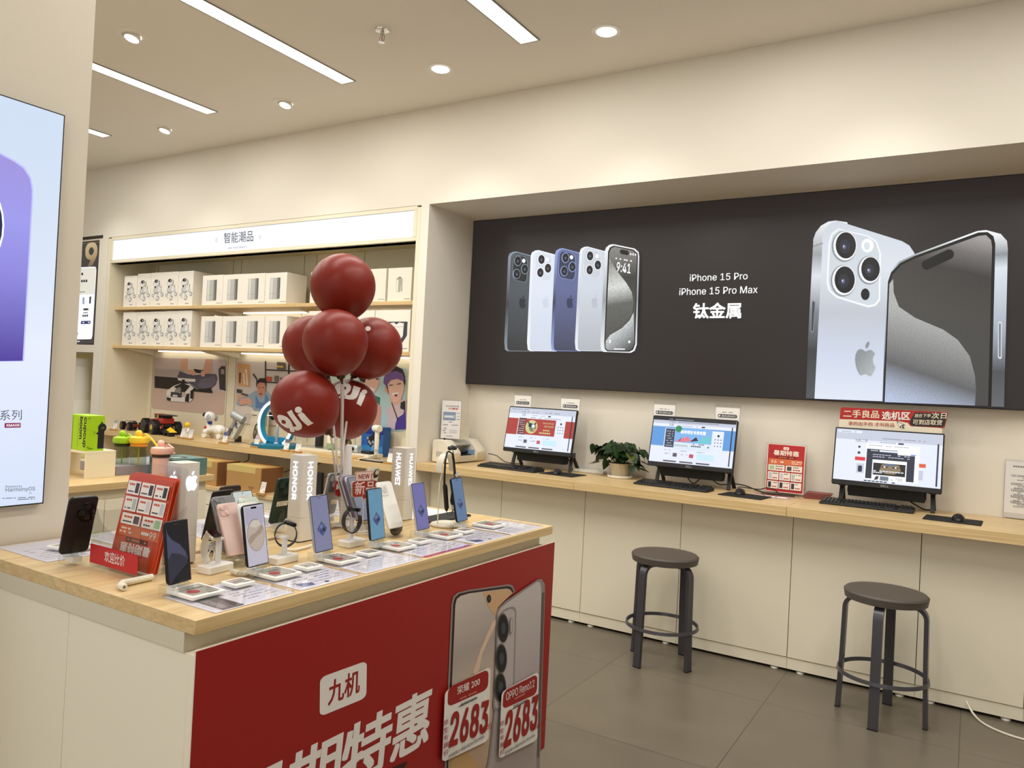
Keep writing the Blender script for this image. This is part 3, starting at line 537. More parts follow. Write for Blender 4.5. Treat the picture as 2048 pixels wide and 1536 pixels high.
a.poly(z5([(1390, 670), (2230, 760), (2230, 900), (1390, 850)]), P('d8cdc6')); a.poly(z5([(1600, 690), (2220, 760), (2220, 860), (1620, 800)]), P('b7c6cc'))
a.poly(z5([(1405, 655), (1430, 600), (1520, 570), (1600, 520), (1720, 530), (1780, 600), (1790, 700), (1600, 740), (1560, 690), (1470, 640), (1440, 680)]), P('8fa3b4')); a.poly(z5([(1600, 560), (1640, 640), (1690, 640), (1700, 545), (1740, 600), (1700, 700), (1600, 700)]), P('5c7fb0')); a.poly(z5([(1425, 640), (1450, 605), (1530, 590), (1560, 620), (1555, 665), (1535, 680), (1525, 650), (1450, 668)]), P('d6a08a'))
a.poly(z5([(1622, 430), (1700, 420), (1704, 500), (1690, 560), (1655, 590), (1628, 560), (1615, 480)]), P('c58873')); a.poly(z5([(1620, 455), (1618, 420), (1645, 392), (1690, 392), (1710, 425), (1706, 480), (1694, 440), (1640, 435)]), P('231c1e')); a.poly(z5([(1632, 485), (1650, 485), (1650, 491), (1632, 491)]), K); a.poly(z5([(1670, 485), (1690, 485), (1690, 491), (1670, 491)]), K); a.poly(z5([(1640, 545), (1670, 545), (1660, 562), (1645, 560)]), P('7c3a38'))
a.poly(z5([(1455, 540), (1530, 560), (1525, 575), (1455, 560)]), P('4d4446')); a.poly(z5([(1720, 735), (1800, 745), (1800, 815), (1770, 820), (1745, 790)]), P('241f2c')); a.build('picture', t)
t, a = plate(POST[2][:4], 'b7d6dc', POST[2][4]); z6 = zc(540, 680, 5.12)
a.poly(z6([(600, 260), (900, 270), (900, 520), (600, 500)]), P('d5e6dd'))
a.poly(z6([(1050, 560), (1130, 590), (1120, 680), (1060, 900), (900, 880), (900, 560)]), P('2f7d63')); a.poly(z6([(1095, 640), (1140, 690), (1125, 905), (1050, 900), (1070, 780)]), P('dba391'))
a.poly(z6([(930, 400), (1080, 370), (1125, 380), (1120, 450), (1085, 520), (1055, 560), (990, 540), (920, 480)]), P('ecc0b4')); a.poly(z6([(880, 300), (1060, 290), (1150, 340), (1140, 372), (1060, 372), (985, 400), (970, 440), (925, 420)]), P('2e2024')); a.poly(z6([(1000, 400), (1042, 392), (1042, 402), (1002, 410)]), K); a.poly(z6([(1085, 392), (1118, 396), (1116, 408), (1086, 404)]), K); a.poly(z6([(1030, 480), (1080, 505), (1065, 528), (1035, 510)]), P('f6f0ec'))
a.poly(z6([(1185, 720), (1260, 640), (1350, 620), (1400, 600), (1400, 910), (1190, 915), (1215, 800)]), P('d8c3cc')); a.poly(z6([(1230, 560), (1350, 560), (1350, 640), (1290, 665), (1240, 640)]), P('e6b3a2'))
a.poly(z6([(1170, 400), (1190, 330), (1230, 280), (1300, 268), (1360, 300), (1385, 370), (1390, 440), (1340, 560), (1220, 560)]), P('33272c')); a.poly(z6([(1205, 450), (1230, 410), (1300, 395), (1365, 410), (1380, 470), (1365, 560), (1320, 625), (1270, 640), (1225, 570)]), P('edc3b6')); a.poly(z6([(1175, 480), (1205, 500), (1210, 545), (1185, 530)]), P('e3ab9d'))
a.poly(z6([(1165, 440), (1172, 380), (1220, 330), (1300, 318), (1360, 345), (1382, 400), (1372, 425), (1310, 398), (1245, 410), (1195, 475)]), P('76589a')); a.poly(z6([(1222, 462), (1262, 455), (1262, 464), (1222, 470)]), K); a.poly(z6([(1308, 448), (1345, 442), (1345, 452), (1308, 457)]), K)
a.poly(z6([(1255, 545), (1325, 535), (1318, 570), (1295, 582), (1268, 575)]), P('fbf6f2')); a.poly(z6([(1275, 560), (1315, 552), (1305, 578), (1285, 580)]), P('8c3238')); a.poly(z6([(1290, 860), (1310, 800), (1370, 760), (1390, 680), (1400, 910), (1285, 918)]), P('4b3a9a')); a.poly(z6([(1345, 640), (1390, 620), (1390, 720), (1340, 700)]), P('2b2a34')); a.poly(z6([(1248, 640), (1256, 640), (1320, 820), (1312, 825)]), K)
a.build('picture', t)

# ---------------------------------------------------------------- boxes on the shelves
YF = 4.40
def carton(px0, px1, ytop, ybot, zsh, dep, label, group, kind, idx, cat='box', face='f0ebe0'):
    x0 = ony(px0, ybot, YF).x; x1 = ony(px1, ybot, YF).x; zt = ony((px0+px1)/2, ytop, YF).z
    W_, H_ = x1-x0-.003, zt-zsh; jit = random.uniform(0, .012)
    t = thing('product_box', ((x0+x1)/2, YF+jit, zsh), label, cat, group)
    MB().box(-W_/2, W_/2, 0, dep, 0, H_, mat('carton_'+face, face, .45)).build('carton', t, bevel=.0012)
    m = MB(); m.X = Matrix(((W_, 0, 0, -W_/2), (0, 1, 0, -.0006), (0, 0, H_, 0), (0, 0, 0, 1)))   # unit picture space: x 0..1, z 0..1
    G1, G2, G3, G4 = P('c9c9c9'), P('e2e2e0'), P('8e8e90'), P('1c1c1e')
    def e(cx, cz, rx, rz, c, y=0, rot=0):
        k = rz*H_/W_ if False else rz
        pts = [(cx+rx*math.cos(q)*math.cos(rot)-rz*math.sin(q)*math.sin(rot)*.6, y, cz+rz*math.sin(q)*math.cos(rot)+rx*math.cos(q)*math.sin(rot)*.6) for q in [2*math.pi*i/14 for i in range(14)]]
        m.poly(pts, c)
    if kind == 'dog':
        for cx, cz, rx, rz, c, r in ((.20, .33, .09, .05, G3, 0), (.20, .33, .055, .032, G2, 0), (.88, .34, .10, .06, G3, 0), (.87, .34, .06, .035, G2, 0), (.55, .24, .12, .07, G3, .3), (.54, .24, .08, .045, G2, 0), (.30, .40, .05, .08, G1, -.5), (.78, .44, .07, .11, G1, .5), (.52, .34, .06, .08, G1, 0), (.45, .48, .22, .10, G3, 0), (.44, .49, .19, .085, G1, 0), (.66, .50, .12, .08, G2, .3), (.35, .58, .05, .05, G4, 0), (.62, .68, .06, .09, G3, .1), (.60, .68, .04, .075, G2, .1), (.40, .68, .19, .085, G3, 0), (.40, .675, .17, .08, G2, 0), (.42, .745, .13, .05, G4, 0), (.46, .745, .03, .018, G2, 0), (.30, .25, .02, .02, G3, 0)):
            e(cx, cz, rx, rz, c, -.0002*len(m.f)/12, r)
        m.poly([(.78, -.003, .62), (.81, -.003, .62), (.79, -.003, .54), (.75, -.003, .54)], G3); tx = .52
    elif kind == 'tube':
        gm = mat('tube_print', 'b9b8b4', .5); m.poly([(.22, 0, .84), (.70, 0, .84), (.71, 0, .18), (.66, 0, .155), (.26, 0, .155), (.22, 0, .18)], gm)
        m.poly([(.55, -.0003, .84), (.70, -.0003, .84), (.71, -.0003, .18), (.66, -.0003, .16), (.57, -.0003, .16)], P('7f7e7c')); m.poly([(.63, -.0005, .84), (.70, -.0005, .84), (.71, -.0005, .18), (.66, -.0005, .165)], P('5c5b5a')); m.poly([(.22, -.0007, .335), (.70, -.0007, .335), (.70, -.0007, .328), (.22, -.0007, .328)], G3); m.poly([(.24, -.0004, .83), (.36, -.0004, .83), (.36, -.0004, .17), (.27, -.0004, .17)], P('d5d4cf')); tx = .74
    elif kind == 'kettle':
        m.poly([(.36, 0, .66), (.40, 0, .71), (.58, 0, .71), (.62, 0, .64), (.63, 0, .30), (.57, 0, .30), (.57, 0, .55), (.54, 0, .28), (.37, 0, .28)], P('a9a699')); m.poly([(.38, -.0003, .64), (.45, -.0003, .64), (.45, -.0003, .29), (.38, -.0003, .29)], P('e9e6da')); m.poly([(.45, -.0003, .725), (.55, -.0003, .725), (.55, -.0003, .70), (.45, -.0003, .70)], P('47443e')); tx = .72
    elif kind == 'loop':
        m.poly([(.32, 0, .72), (.93, 0, .72), (.93, 0, .38), (.82, 0, .22), (.42, 0, .22), (.32, 0, .38)], P('3a3c44')); m.poly([(.42, -.0004, .68), (.55, -.0004, .70), (.62, -.0004, .65), (.70, -.0004, .70), (.83, -.0004, .68), (.82, -.0004, .38), (.75, -.0004, .28), (.48, -.0004, .28), (.42, -.0004, .38)], P('e9e7e2')); m.poly([(.43, -.0006, .60), (.82, -.0006, .60), (.82, -.0006, .593), (.43, -.0006, .593)], G3); tx = .7
    elif kind == 'plain': tx = .72
    for i in range(4): m.poly([(tx+i*.065, -.0005, .085), (tx+.05+i*.065, -.0005, .085), (tx+.05+i*.065, -.0005, .062), (tx+i*.065, -.0005, .062)], G3)
    m.build('front_print', t, smooth=False); return t
ord_ = ['leftmost', 'second from left', 'middle one', 'fourth from left', 'rightmost']
r1 = [246, 271, 297.5, 325, 352.5, 382]; tops1 = [552, 547, 545, 543.5, 542]
for i in range(5): carton(r1[i], r1[i+1], tops1[i], 611, Z1, .24, 'robot dog box on the top shelf, %s of its row' % ord_[i], 'robot dog boxes on the top shelf', 'dog', i)
r2 = [242.5, 269, 296.5, 325, 352.5, 380]
for i in range(5): carton(r2[i], r2[i+1], 624.5-i*.8, 690, Z2, .24, 'robot dog box on the lower shelf, %s of its row' % ord_[i], 'robot dog boxes on the lower shelf', 'dog', i)
o4 = ['leftmost', 'second from left', 'third from left', 'rightmost']
q1 = [401, 442, 484, 527, 570]
for i in range(4): carton(q1[i], q1[i+1], 550-i*1.6, 608-i*.5, Z1, .22, 'grey cylinder box on the top shelf, %s of its row' % o4[i], 'cylinder boxes on the top shelf', 'tube', i)
q2 = [399.5, 441, 481.5, 525, 569]
for i in range(4): carton(q2[i], q2[i+1], 632.5-i*.4, 690, Z2, .22, 'grey cylinder box on the lower shelf, %s of its row' % o4[i], 'cylinder boxes on the lower shelf', 'tube', i)
s1 = [617, 668, 720, 770, 821]
for i in range(4): carton(s1[i]+(2 if i == 3 else 0), s1[i+1]-1, 543-i*2.6, 605, Z1, .2, ['pale box whose left edge shows beside the top balloon', 'pale box hidden behind the top balloon', 'pale box right of the top balloon, beside the thermos box', 'pale box printed with a silver thermos at the right end of the top shelf'][i], 'pale boxes at the right of the top shelf', 'kettle' if i == 3 else 'plain', i, face='eae4d6')
s2 = [614, 660, 708, 747, 819]
for i in range(4): carton(s2[i], s2[i+1]-1, 622-i*.6, 690, Z2, .2, ['white box showing left of the balloons on the lower shelf', 'white box behind the balloons on the lower shelf', 'white box right of the front balloon on the lower shelf', 'white box printed with a dark looped cup at the right end of the lower shelf'][i], 'white boxes at the right of the lower shelf', 'loop' if i == 3 else 'plain', i)
# ---------------------------------------------------------------- screen niche left of the shelving
dz0, dz1 = 1.744, 2.759
t = thing('display_screen', (-7.8, YP, dz0), 'tall lit screen with a big golden 9 in the wall niche left of the shelves', 'screen')
MB().box(-8.2, -7.527, YP+.002, YP+.05, dz0, dz1, mat('screen_frame', '3a3632', .5)).build('frame', t, world=True)
a = Art('y', YP+.0015, (0, -1, 0)); z9 = zc(130, 400, 4.8)
a.poly([(140, 490), (198, 486), (186.5, 687), (128, 690)], E('screen_dark', '3c3a38', .9)); a.text('9', gr('gold_nine', [(0, 'c9b48c'), (.5, 'b59b6e'), (1, '5e5346')], (180, 490), (180, 535), .9, 0, Vector((-7.8, YP, dz0)), a), (171.5, 537), (193, 535), (172.5, 488), wt=.05)
a.rr(*z9([(60, 648), (304, 640), (262, 1336), (20, 1340)]), .06, E('screen_white', 'f4f6ff', 1.0)); a.poly(z9([(70, 655), (300, 650), (285, 905), (60, 912)]), E('screen_cream', 'dedcd0', .95))
a.bars(*z9([(135, 712), (182, 710)]), 5, dk, dash=4); a.bars(*z9([(135, 780), (222, 776)]), 5, dk, dash=4); a.bars(*z9([(130, 885), (195, 882)]), 1.5, dk, dash=3)
a.poly(z9([(172, 935), (192, 935), (188, 1000), (170, 1000)]), E('scr_blue', '98a2cc', .9)); a.poly(z9([(238, 930), (256, 925), (250, 995), (235, 995)]), E('scr_blk', '30303a', .9)); a.rr(*z9([(180, 1040), (230, 1040), (230, 1060), (178, 1060)]), .3, E('scr_blk', '30303a'))
a.bars(*z9([(180, 1083), (224, 1082)]), 2, dk, dash=3); a.bars(*z9([(172, 1112), (230, 1110)]), 4, dk, dash=4); a.rr(*z9([(160, 1162), (252, 1160), (248, 1190), (155, 1192)]), (.05, .3), E('scr_navy', '32386a', .9)); a.bars(*z9([(175, 1177), (245, 1175)]), 2, wt, dash=3); a.bars(*z9([(110, 1285), (132, 1284)]), 4, dk, dash=3); a.bars(*z9([(112, 1358), (150, 1357)]), 2, wt, dash=3)
a.build('picture', t)
b = ony(150, 812, 4.5); t = thing('air_purifier', (b.x, 4.56, .9012), 'tall white ribbed cylinder in the pale yellow niche behind the column', 'appliance')
cyl = mat('pale_plastic', 'e9e6da', .5)
MB().lathe([(.09, 0), (.098, .02), (.098, .24), (.085, .26)], cyl, n=28).build('body', t); MB().lathe([(.085, .26), (.085, .62), (.095, .63), (.098, .69), (.09, .70)], cyl, n=28).build('tower', t)
# ================================================================ helpers for flat prints in local frames
class Sheet:
    """flat print: u runs right, v runs up, both 0..1, laid on the matrix X (unit square) with its normal along local +z"""
    def __init__(s, X, w, h): s.mb = MB(); s.X = X @ Matrix.Diagonal((w, h, 1, 1)); s.w, s.h, s.k = w, h, 0
    def _l(s): s.k += 1; s.mb.X = s.X @ Matrix.Translation((0, 0, .00015*s.k))
    def r(s, u0, v0, u1, v1, m, rad=0):
        s._l(); P_ = [(u0, v0, 0), (u1, v0, 0), (u1, v1, 0), (u0, v1, 0)]
        if rad: P_ = [(x/s.w, y/s.h, 0) for x, y in rrect((u1-u0)*s.w, (v1-v0)*s.h, rad*s.w, 4, (u0+u1)/2*s.w, (v0+v1)/2*s.h)]
        s.mb.poly(P_, m); return s
    def p(s, pts, m): s._l(); s.mb.poly([(a, b, 0) for a, b in pts], m); return s
    def e(s, cu, cv, ru, m, rv=None, n=20): return s.p([(cu+ru*math.cos(2*math.pi*i/n), cv+(rv or ru*s.w/s.h)*math.sin(2*math.pi*i/n)) for i in range(n)], m)
    def t(s, txt, u0, v0, u1, v1, m, wt=.01, flip=False):
        s._l(); o, a, b = ((u0, v0, 0), (u1-u0, 0, 0), (0, v1-v0, 0)) if not flip else ((u1, v1, 0), (u0-u1, 0, 0), (0, v0-v1, 0))
        s.mb.text(txt, m, o, a, b, wt); return s
    def bars(s, u0, u1, v, hgt, m, n=8):
        s._l(); d = (u1-u0)/n
        for i in range(n):
            if random.random() < .2 and n > 3: continue
            s.mb.poly([(u0+d*i, v, 0), (u0+d*(i+.8), v, 0), (u0+d*(i+.8), v+hgt, 0), (u0+d*i, v+hgt, 0)], m)
        return s
    def build(s, name, parent, world=False): return s.mb.build(name, parent, world=world, smooth=False)
def RX(a): return Matrix.Rotation(a, 4, 'X')
def RZ(a): return Matrix.Rotation(a, 4, 'Z')
def RY(a): return Matrix.Rotation(a, 4, 'Y')
def T(x, y, z): return Matrix.Translation((x, y, z))
# ================================================================ computers
MW, MH, TL = .552, .33, math.radians(12)
def cable(name, pts, r, m, label, cat='cable', group=None, smooth_n=6, **k):
    P_ = [Vector(p) for p in pts]; out = []
    for i in range(len(P_)-1):
        p0, p1, p2, p3 = P_[max(i-1, 0)], P_[i], P_[i+1], P_[min(i+2, len(P_)-1)]
        for j in range(smooth_n):
            t_ = j/smooth_n; out.append(.5*((2*p1)+(p2-p0)*t_+(2*p0-5*p1+4*p2-p3)*t_*t_+(3*p1-p0-3*p2+p3)*t_**3))
    out.append(P_[-1]); return single(name, MB().tube(out, r, m, 6), tuple(P_[0]), label, cat, group)
def monitor(x, name, screen):
    t = thing('desktop_computer', (x, 4.86, ZW), name, 'computer', 'all-in-one computers on the long counter')
    S = T(0, -.16, .115) @ RX(math.pi/2-TL)     # plate frame: x right, y up the screen, z towards the viewer
    MB().at(S @ T(0, MH/2, -.022)).slab(MW, MH, .022, .008, BLACKM, e=.002).build('display_housing', t)
    MB().at(S @ T(0, .012, 0)).box(-.03, .03, -.001, .006, 0, .0008, mat('badge_grey', '9a9ca0', .4)).build('badge_plate', t) if False else None
    sh = Sheet(S @ T(-MW/2+.007, .028, .0004), MW-.014, MH-.036); screen(sh); sh.build('screen', t)
    lg = Sheet(S @ T(-.02, .008, .0004), .04, .012); lg.t('DELL', 0, 0, 1, 1, mat('badge_grey', '9a9ca0', .4), .02); lg.build('logo', t)
    MB().at(T(0, -.06, .085)).lathe([(.02, -.2), (.03, -.19), (.03, .19), (.02, .2)], BLACKM, axis='x', n=16).box(-.195, .195, -.03, .03, -.035, .035, BLACKM).build('speaker_bar', t, bevel=.004)
    MB().box(-.06, .06, -.085, -.04, .10, .28, BLACKM).build('rear_housing', t)
    for s in (-1, 1):
        m = MB(); m.sweep([(s*.23, -.045, .128), (s*.235, -.085, .002)], .022, .012, BLACK, (1, 0, 0)); m.sweep([(s*.23, -.05, .128), (s*.235, .055, .002)], .022, .012, BLACK, (1, 0, 0))
        m.box(s*.23-.018, s*.23+.018, -.075, -.03, .10, .135, BLACK); m.build('leg', t)
    return t
W1, W2 = E('scr_page', 'dfe6f6', .95), E('scr_page2', 'c4cbdd', .9); SR, SB_, SK = E('scr_red', 'a93a36', .95), E('scr_blue_band', '5f98d8', .95), E('scr_dark', '2e3444', .8)
SGY, STX = E('scr_gold', 'c9c48c', .95), E('scr_text', '5a6274', .9)
def page(s, band, menu):
    s.r(0, 0, 1, 1, W1); s.r(0, .86, 1, 1, W2); s.bars(.02, .3, .955, .012, STX, 14); s.bars(.2, .8, .90, .012, STX, 22); s.t('九机', .20, .80, .26, .87, STX, .01); s.r(.60, .81, .64, .84, SK); s.bars(.36, .58, .82, .008, STX, 10); s.bars(.30, .80, .765, .012, STX, 12)
    s.r(0, .33, 1, .735, band) if band is SR else s.r(0, .36, 1, .79, band)
    s.r(.16, .33, .87, .76, W1); s.r(.17, .34, .285, .75, menu)
    for i in range(7): s.bars(.185, .27, .375+.052*i, .01, W1, 5)
    for j in range(3):
        for i in range(3): s.e(.775+.035*i, .44+.07*j, .007, STX)
    s.e(.81, .66, .014, SK); s.r(.74, .565, .87, .568, W2)
    for i, (u, c) in enumerate(((.22, E('scr_dk2', '5b5560')), (.42, E('scr_pink', 'c04a66')), (.62, E('scr_cyan', '9cd4ea')))):
        s.bars(u-.04, u+.05, .27, .01, STX, 7); s.bars(u-.03, u+.05, .19, .012, STX, 6); s.r(u+.07, .14, u+.12, .22, c) if i < 2 else s.r(u-.04, .12, u+.16, .24, E('scr_sky', 'bfe0ee')); s.r(u-.04, .02, u+.12, .05, E('scr_dk2', '5b5560'))
    s.r(.955, .03, .968, .86, SK)
def scr1(s):
    page(s, SR, E('menu_red', '6e3434', .9)); s.r(.285, .345, .735, .74, SR); s.e(.38, .54, .092, SGY); s.e(.40, .52, .055, E('scr_green', '76885a', .9)); s.e(.36, .58, .03, SK); s.e(.405, .56, .024, W1); s.e(.43, .47, .02, E('scr_rose', 'd08a80')); s.p([(.31, .66), (.33, .67), (.36, .58), (.345, .57)], SK); s.p([(.43, .66), (.45, .64), (.43, .58), (.415, .6)], SK)
    s.t('领先科技', .54, .63, .71, .67, SGY, .01); s.t('限时抢购', .575, .55, .71, .60, SGY, .01); s.bars(.56, .69, .46, .03, SGY, 5); s.bars(.51, .68, .39, .035, SGY, 6); s.r(0, 0, 1, .0, W2)
def scr2(s):
    s.k = 0; page(s, SB_, E('menu_slate', '3c4658', .9)); s.r(0, .93, 1, 1, E('scr_black', '1d1f25', .9)); s.bars(.2, .5, .955, .01, W2, 12)
    s.r(.29, .335, .735, .79, E('scr_lblue', '7fb0e6', .95)); s.r(.29, .335, .735, .46, E('scr_pale', 'd6e4f2', .95)); s.t('高考师生专享优惠', .36, .655, .66, .73, wt, .03); s.e(.33, .755, .04, E('scr_grn', '2f8a5a', .9)); s.p([(.30, .48), (.45, .60), (.50, .50), (.38, .47)], E('scr_pinky', 'd8798c')); s.p([(.48, .49), (.55, .60), (.58, .52)], SK); s.p([(.56, .47), (.63, .60), (.72, .62), (.72, .48)], E('scr_teal', '6cc0c8')); s.p([(.34, .5), (.38, .58), (.36, .48)], E('scr_wine', '9a4a6c'))
    s.t('到手价4297元', .30, .365, .46, .415, STX, .0); s.bars(.50, .72, .38, .03, STX, 9); s.bars(.52, .66, .43, .02, STX, 6)
def scr3(s):
    s.r(0, 0, 1, 1, W1); s.r(0, .80, 1, 1, W2); s.r(.02, .93, .25, .975, W1); s.bars(.05, .2, .945, .01, STX, 6); s.bars(.45, .85, .85, .01, STX, 18); s.t('九机·二手', .19, .755, .31, .82, STX, .01); s.bars(.38, .58, .775, .01, STX, 8); s.r(.60, .76, .65, .79, SK)
    s.r(.20, .40, .33, .47, E('scr_red2', 'd0333c', 1)); s.r(.74, .36, .86, .43, E('scr_org', 'd85a34', 1)); s.e(.235, .665, .012, SK); s.e(.235, .55, .014, SK); s.r(.22, .16, .29, .34, W2); s.r(.235, .18, .275, .30, SK, .01); s.r(.80, .12, .84, .30, W2)
    s.r(.30, .06, .80, .74, E('pop_white', 'f4f6fc', 1)); s.bars(.33, .7, .705, .01, STX, 14); s.r(.31, .07, .76, .64, E('pop_navy', '2b3142', .9)); s.bars(.33, .42, .605, .014, W1, 5); s.r(.43, .595, .6, .63, W1); s.r(.60, .56, .78, .67, E('pop_white', 'f4f6fc')); s.r(.72, .565, .765, .585, E('btn_blue', '4a6fd0'))
    for j in range(2): s.bars(.37, .72, .53-.04*j, .014, W2, 12)
    s.r(.37, .04, .69, .44, E('pop_white', 'f4f6fc')); s.r(.38, .15, .68, .38, E('face_dark', '1e1c1e', .9)); s.p([(.44, .24), (.46, .36), (.53, .38), (.62, .36), (.64, .26), (.58, .18), (.50, .18)], E('face_tan', '8c7a5e', .9)); s.p([(.455, .315), (.515, .325), (.515, .30), (.46, .298)], E('face_dark', '1e1c1e')); s.p([(.56, .325), (.62, .315), (.615, .298), (.56, .30)], E('face_dark', '1e1c1e')); s.e(.487, .312, .009, W1); s.e(.59, .312, .009, W1); s.p([(.47, .35), (.52, .34), (.60, .36), (.56, .375)], E('face_blue', '3c5f9c'))
    s.bars(.385, .67, .215, .02, W1, 10); s.bars(.385, .47, .185, .02, W1, 4); s.r(.45, .05, .53, .13, E('pic_grey', '6c7484')); s.p([(.395, .05), (.41, .12), (.44, .13), (.43, .06)], SK); s.bars(.55, .66, .10, .01, STX, 5); s.bars(.55, .66, .07, .01, STX, 5); s.r(.955, .03, .97, .82, SK); s.bars(.3, .6, .012, .02, SK, 8)
mx = [(ony(1005, 901, 4.70).x+ony(1142, 912, 4.70).x)/2, (ony(1292, 928, 4.70).x+ony(1468, 947, 4.70).x)/2, (ony(1660, 967, 4.70).x+ony(1886, 990, 4.70).x)/2]
monitor(mx[0], 'all-in-one computer beside the printer, its screen showing a red web banner', scr1)
monitor(mx[1], 'all-in-one computer in the middle beside the plant, its screen showing a blue web banner', scr2)
monitor(mx[2], 'all-in-one computer on the right under the red and white header board', scr3)
def keyboard(x, y, rz, label):
    t = thing('keyboard', (x, y, ZW), label, 'keyboard', 'black keyboards', rz)
    MB().loft([[(-.235, -.072, .001), (.235, -.072, .001), (.235, .065, .001), (-.235, .065, .001)], [(-.24, -.075, .006), (.24, -.075, .006), (.24, .07, .010), (-.24, .07, .010)], [(-.236, -.071, .012), (.236, -.071, .012), (.236, .066, .022), (-.236, .066, .022)]], BLACKM).build('case', t, bevel=.002)
    m = MB()
    for r in range(6):
        y0 = -.062+r*.0205+(.006 if r == 5 else 0); x = -.226
        while x < .222:
            w_ = .0175 if not (r == 0 and -.11 < x < -.02) else .11
            if abs(x-.078) > .006 and abs(x-.145) > .005:
                z = .0125+(y0+.071)*.073; m.loft([[(x, y0, z), (x+w_, y0, z), (x+w_, y0+.0175, z+.0012), (x, y0+.0175, z+.0012)], [(x+.0018, y0+.0018, z+.0075), (x+w_-.0018, y0+.0018, z+.0075), (x+w_-.0018, y0+.0155, z+.0085), (x+.0018, y0+.0155, z+.0085)]], BLACK, cap=True)
            x += w_+.0022
    m.build('keys', t, smooth=False); return t
keyboard(-2.765, 4.585, -.05, 'black keyboard in front of the computer beside the printer'); keyboard(-1.585, 4.60, -.06, 'black keyboard in front of the middle computer'); keyboard(-.498, 4.705, 0, 'black keyboard in front of the right-hand computer')
def mouse(x, y, px, py, pr, label, n):
    single('mouse_pad', MB().at(T(px, py, ZW+.0008) @ RZ(pr)).slab(.26, .21, .003, .012, mat('pad_cloth', '141416', .8), e=.001), (px, py, ZW), 'black mouse pad '+label, 'mouse pad', 'black mouse pads')
    t = thing('computer_mouse', (x, y, ZW+.004), 'black computer mouse '+label, 'mouse', 'black mice', .1)
    R = []
    for k in range(7):
        a = k/6*math.pi/2; s = math.cos(a)*.98+.02; R.append([(u*s, v*s, .002+.032*math.sin(a)*(1-.25*(v/.05)**2 if True else 1)) for u, v in circ(.031, 24, ry=.052)])
    MB().loft(R, BLACK).build('shell', t); MB().tube([(0, -.030, .030), (0, -.018, .034)], .004, mat('wheel_grey', '4a4a4c', .5), 8).build('scroll_wheel', t)
mouse(-2.40, 4.60, -2.37, 4.62, -.05, 'in front of the computer beside the printer', 0); mouse(-1.18, 4.63, -1.14, 4.58, -.1, 'between the middle computer and the red flyer board', 1); mouse(-.05, 4.56, -.075, 4.56, -.05, 'right of the right-hand computer', 2)
# small white promotion cards behind the screens, and the red header board
def promo(px0, px1, y0, y1, txt, label):
    Y = 4.80; A, B = ony(px0, y0, Y), ony(px1, y1, Y); z0 = A.z; w_, h_ = B.x-A.x, .085
    t = thing('promotion_card', (A.x+w_/2, Y, z0-.03), label, 'card', 'small white cards on top of the computers')
    MB().at(T(0, .0, .03+h_/2) @ RX(math.pi/2)).slab(w_+.012, h_+.02, .0025, .002, ACRYL).build('acrylic_sleeve', t)
    MB().at(T(0, -.003, .03+h_/2-.03) @ RX(math.pi/2)).box(-w_/2, w_/2, -h_/2-.005, h_/2+.02, -.0004, .0004, PAPER).build('paper', t)
    s = Sheet(T(-w_/2, -.0036, .0) @ RX(math.pi/2), w_, h_+.015); s.bars(.28, .72, .74, .05, INKG, 8); s.r(.1, .42, .9, .64, mat('pill_grey', '4a4c52', .5), .06); s.e(.17, .53, .04, PAPER); s.t(txt, .26, .46, .84, .60, PAPER, .006); s.bars(.3, .75, .12, .04, INKG, 7); s.e(.26, .14, .02, INK); s.build('print', t)
promo(1029, 1062, 811, 813, '国补至高补1500元', 'white card on the left top edge of the computer beside the printer'); promo(1122, 1159, 818, 821, '最高减200元', 'white card on the right top edge of the computer beside the printer')
promo(1307.5, 1350, 831, 833, '国补至高补500元', 'white card on the left top edge of the middle computer'); promo(1431, 1479, 838, 841, '最高减200元', 'white card on the right top edge of the middle computer')
Y = 4.80; t = thing('header_board', (ony(1780, 840, Y).x, Y, ony(1780, 868, Y).z), 'red and cream header board standing on top of the right-hand computer', 'sign')
z7 = zc(1600, 780, 4.571); a = Art('y', Y, (0, -1, 0)); RB, CRM = mat('board_red', 'ae2b28', .5), mat('board_cream', 'f1e6cf', .5)
out = z7([(372, 168), (386, 157), (1180, 195), (1350, 205), (1352, 220), (1322, 345), (1300, 352), (1296, 400), (354, 345), (360, 270)]); a.off = 0; F = [a.p(*q) for q in out]; G = [p+Vector((0, .004, 0)) for p in F]
m = MB(); m.poly([tuple(p) for p in F], CRM); m.poly([tuple(p) for p in G], CRM); n_ = len(F); m.add([tuple(p) for p in F+G], [(i, (i+1) % n_, n_+(i+1) % n_, n_+i) for i in range(n_)], CRM); m.build('board', t, world=True, smooth=False)
a.k = 1
a.poly(z7([(372, 168), (386, 157), (1180, 195), (1350, 205), (1352, 220), (1322, 345), (1300, 350), (1270, 345), (1010, 330), (985, 300), (910, 285), (362, 265)]), RB); a.text('二手良品', CRM, *z7([(396, 248), (722, 258), (398, 180)]), wt=.02); a.text('选机区', PAPER, *z7([(750, 268), (1005, 275), (752, 196)]), wt=.03)
a.poly(z7([(1050, 205), (1350, 212), (1322, 322), (1300, 338), (1035, 328), (1005, 310), (1005, 285)]), mat('board_black', '2c2624', .5)); a.text('现在下单', CRM, *z7([(1045, 252), (1192, 250), (1052, 218)]), wt=.01); a.text('次日', CRM, *z7([(1200, 262), (1335, 262), (1208, 208)]), wt=.015); a.text('可到店取货', CRM, *z7([(1028, 315), (1296, 322), (1036, 268)]), wt=.015)
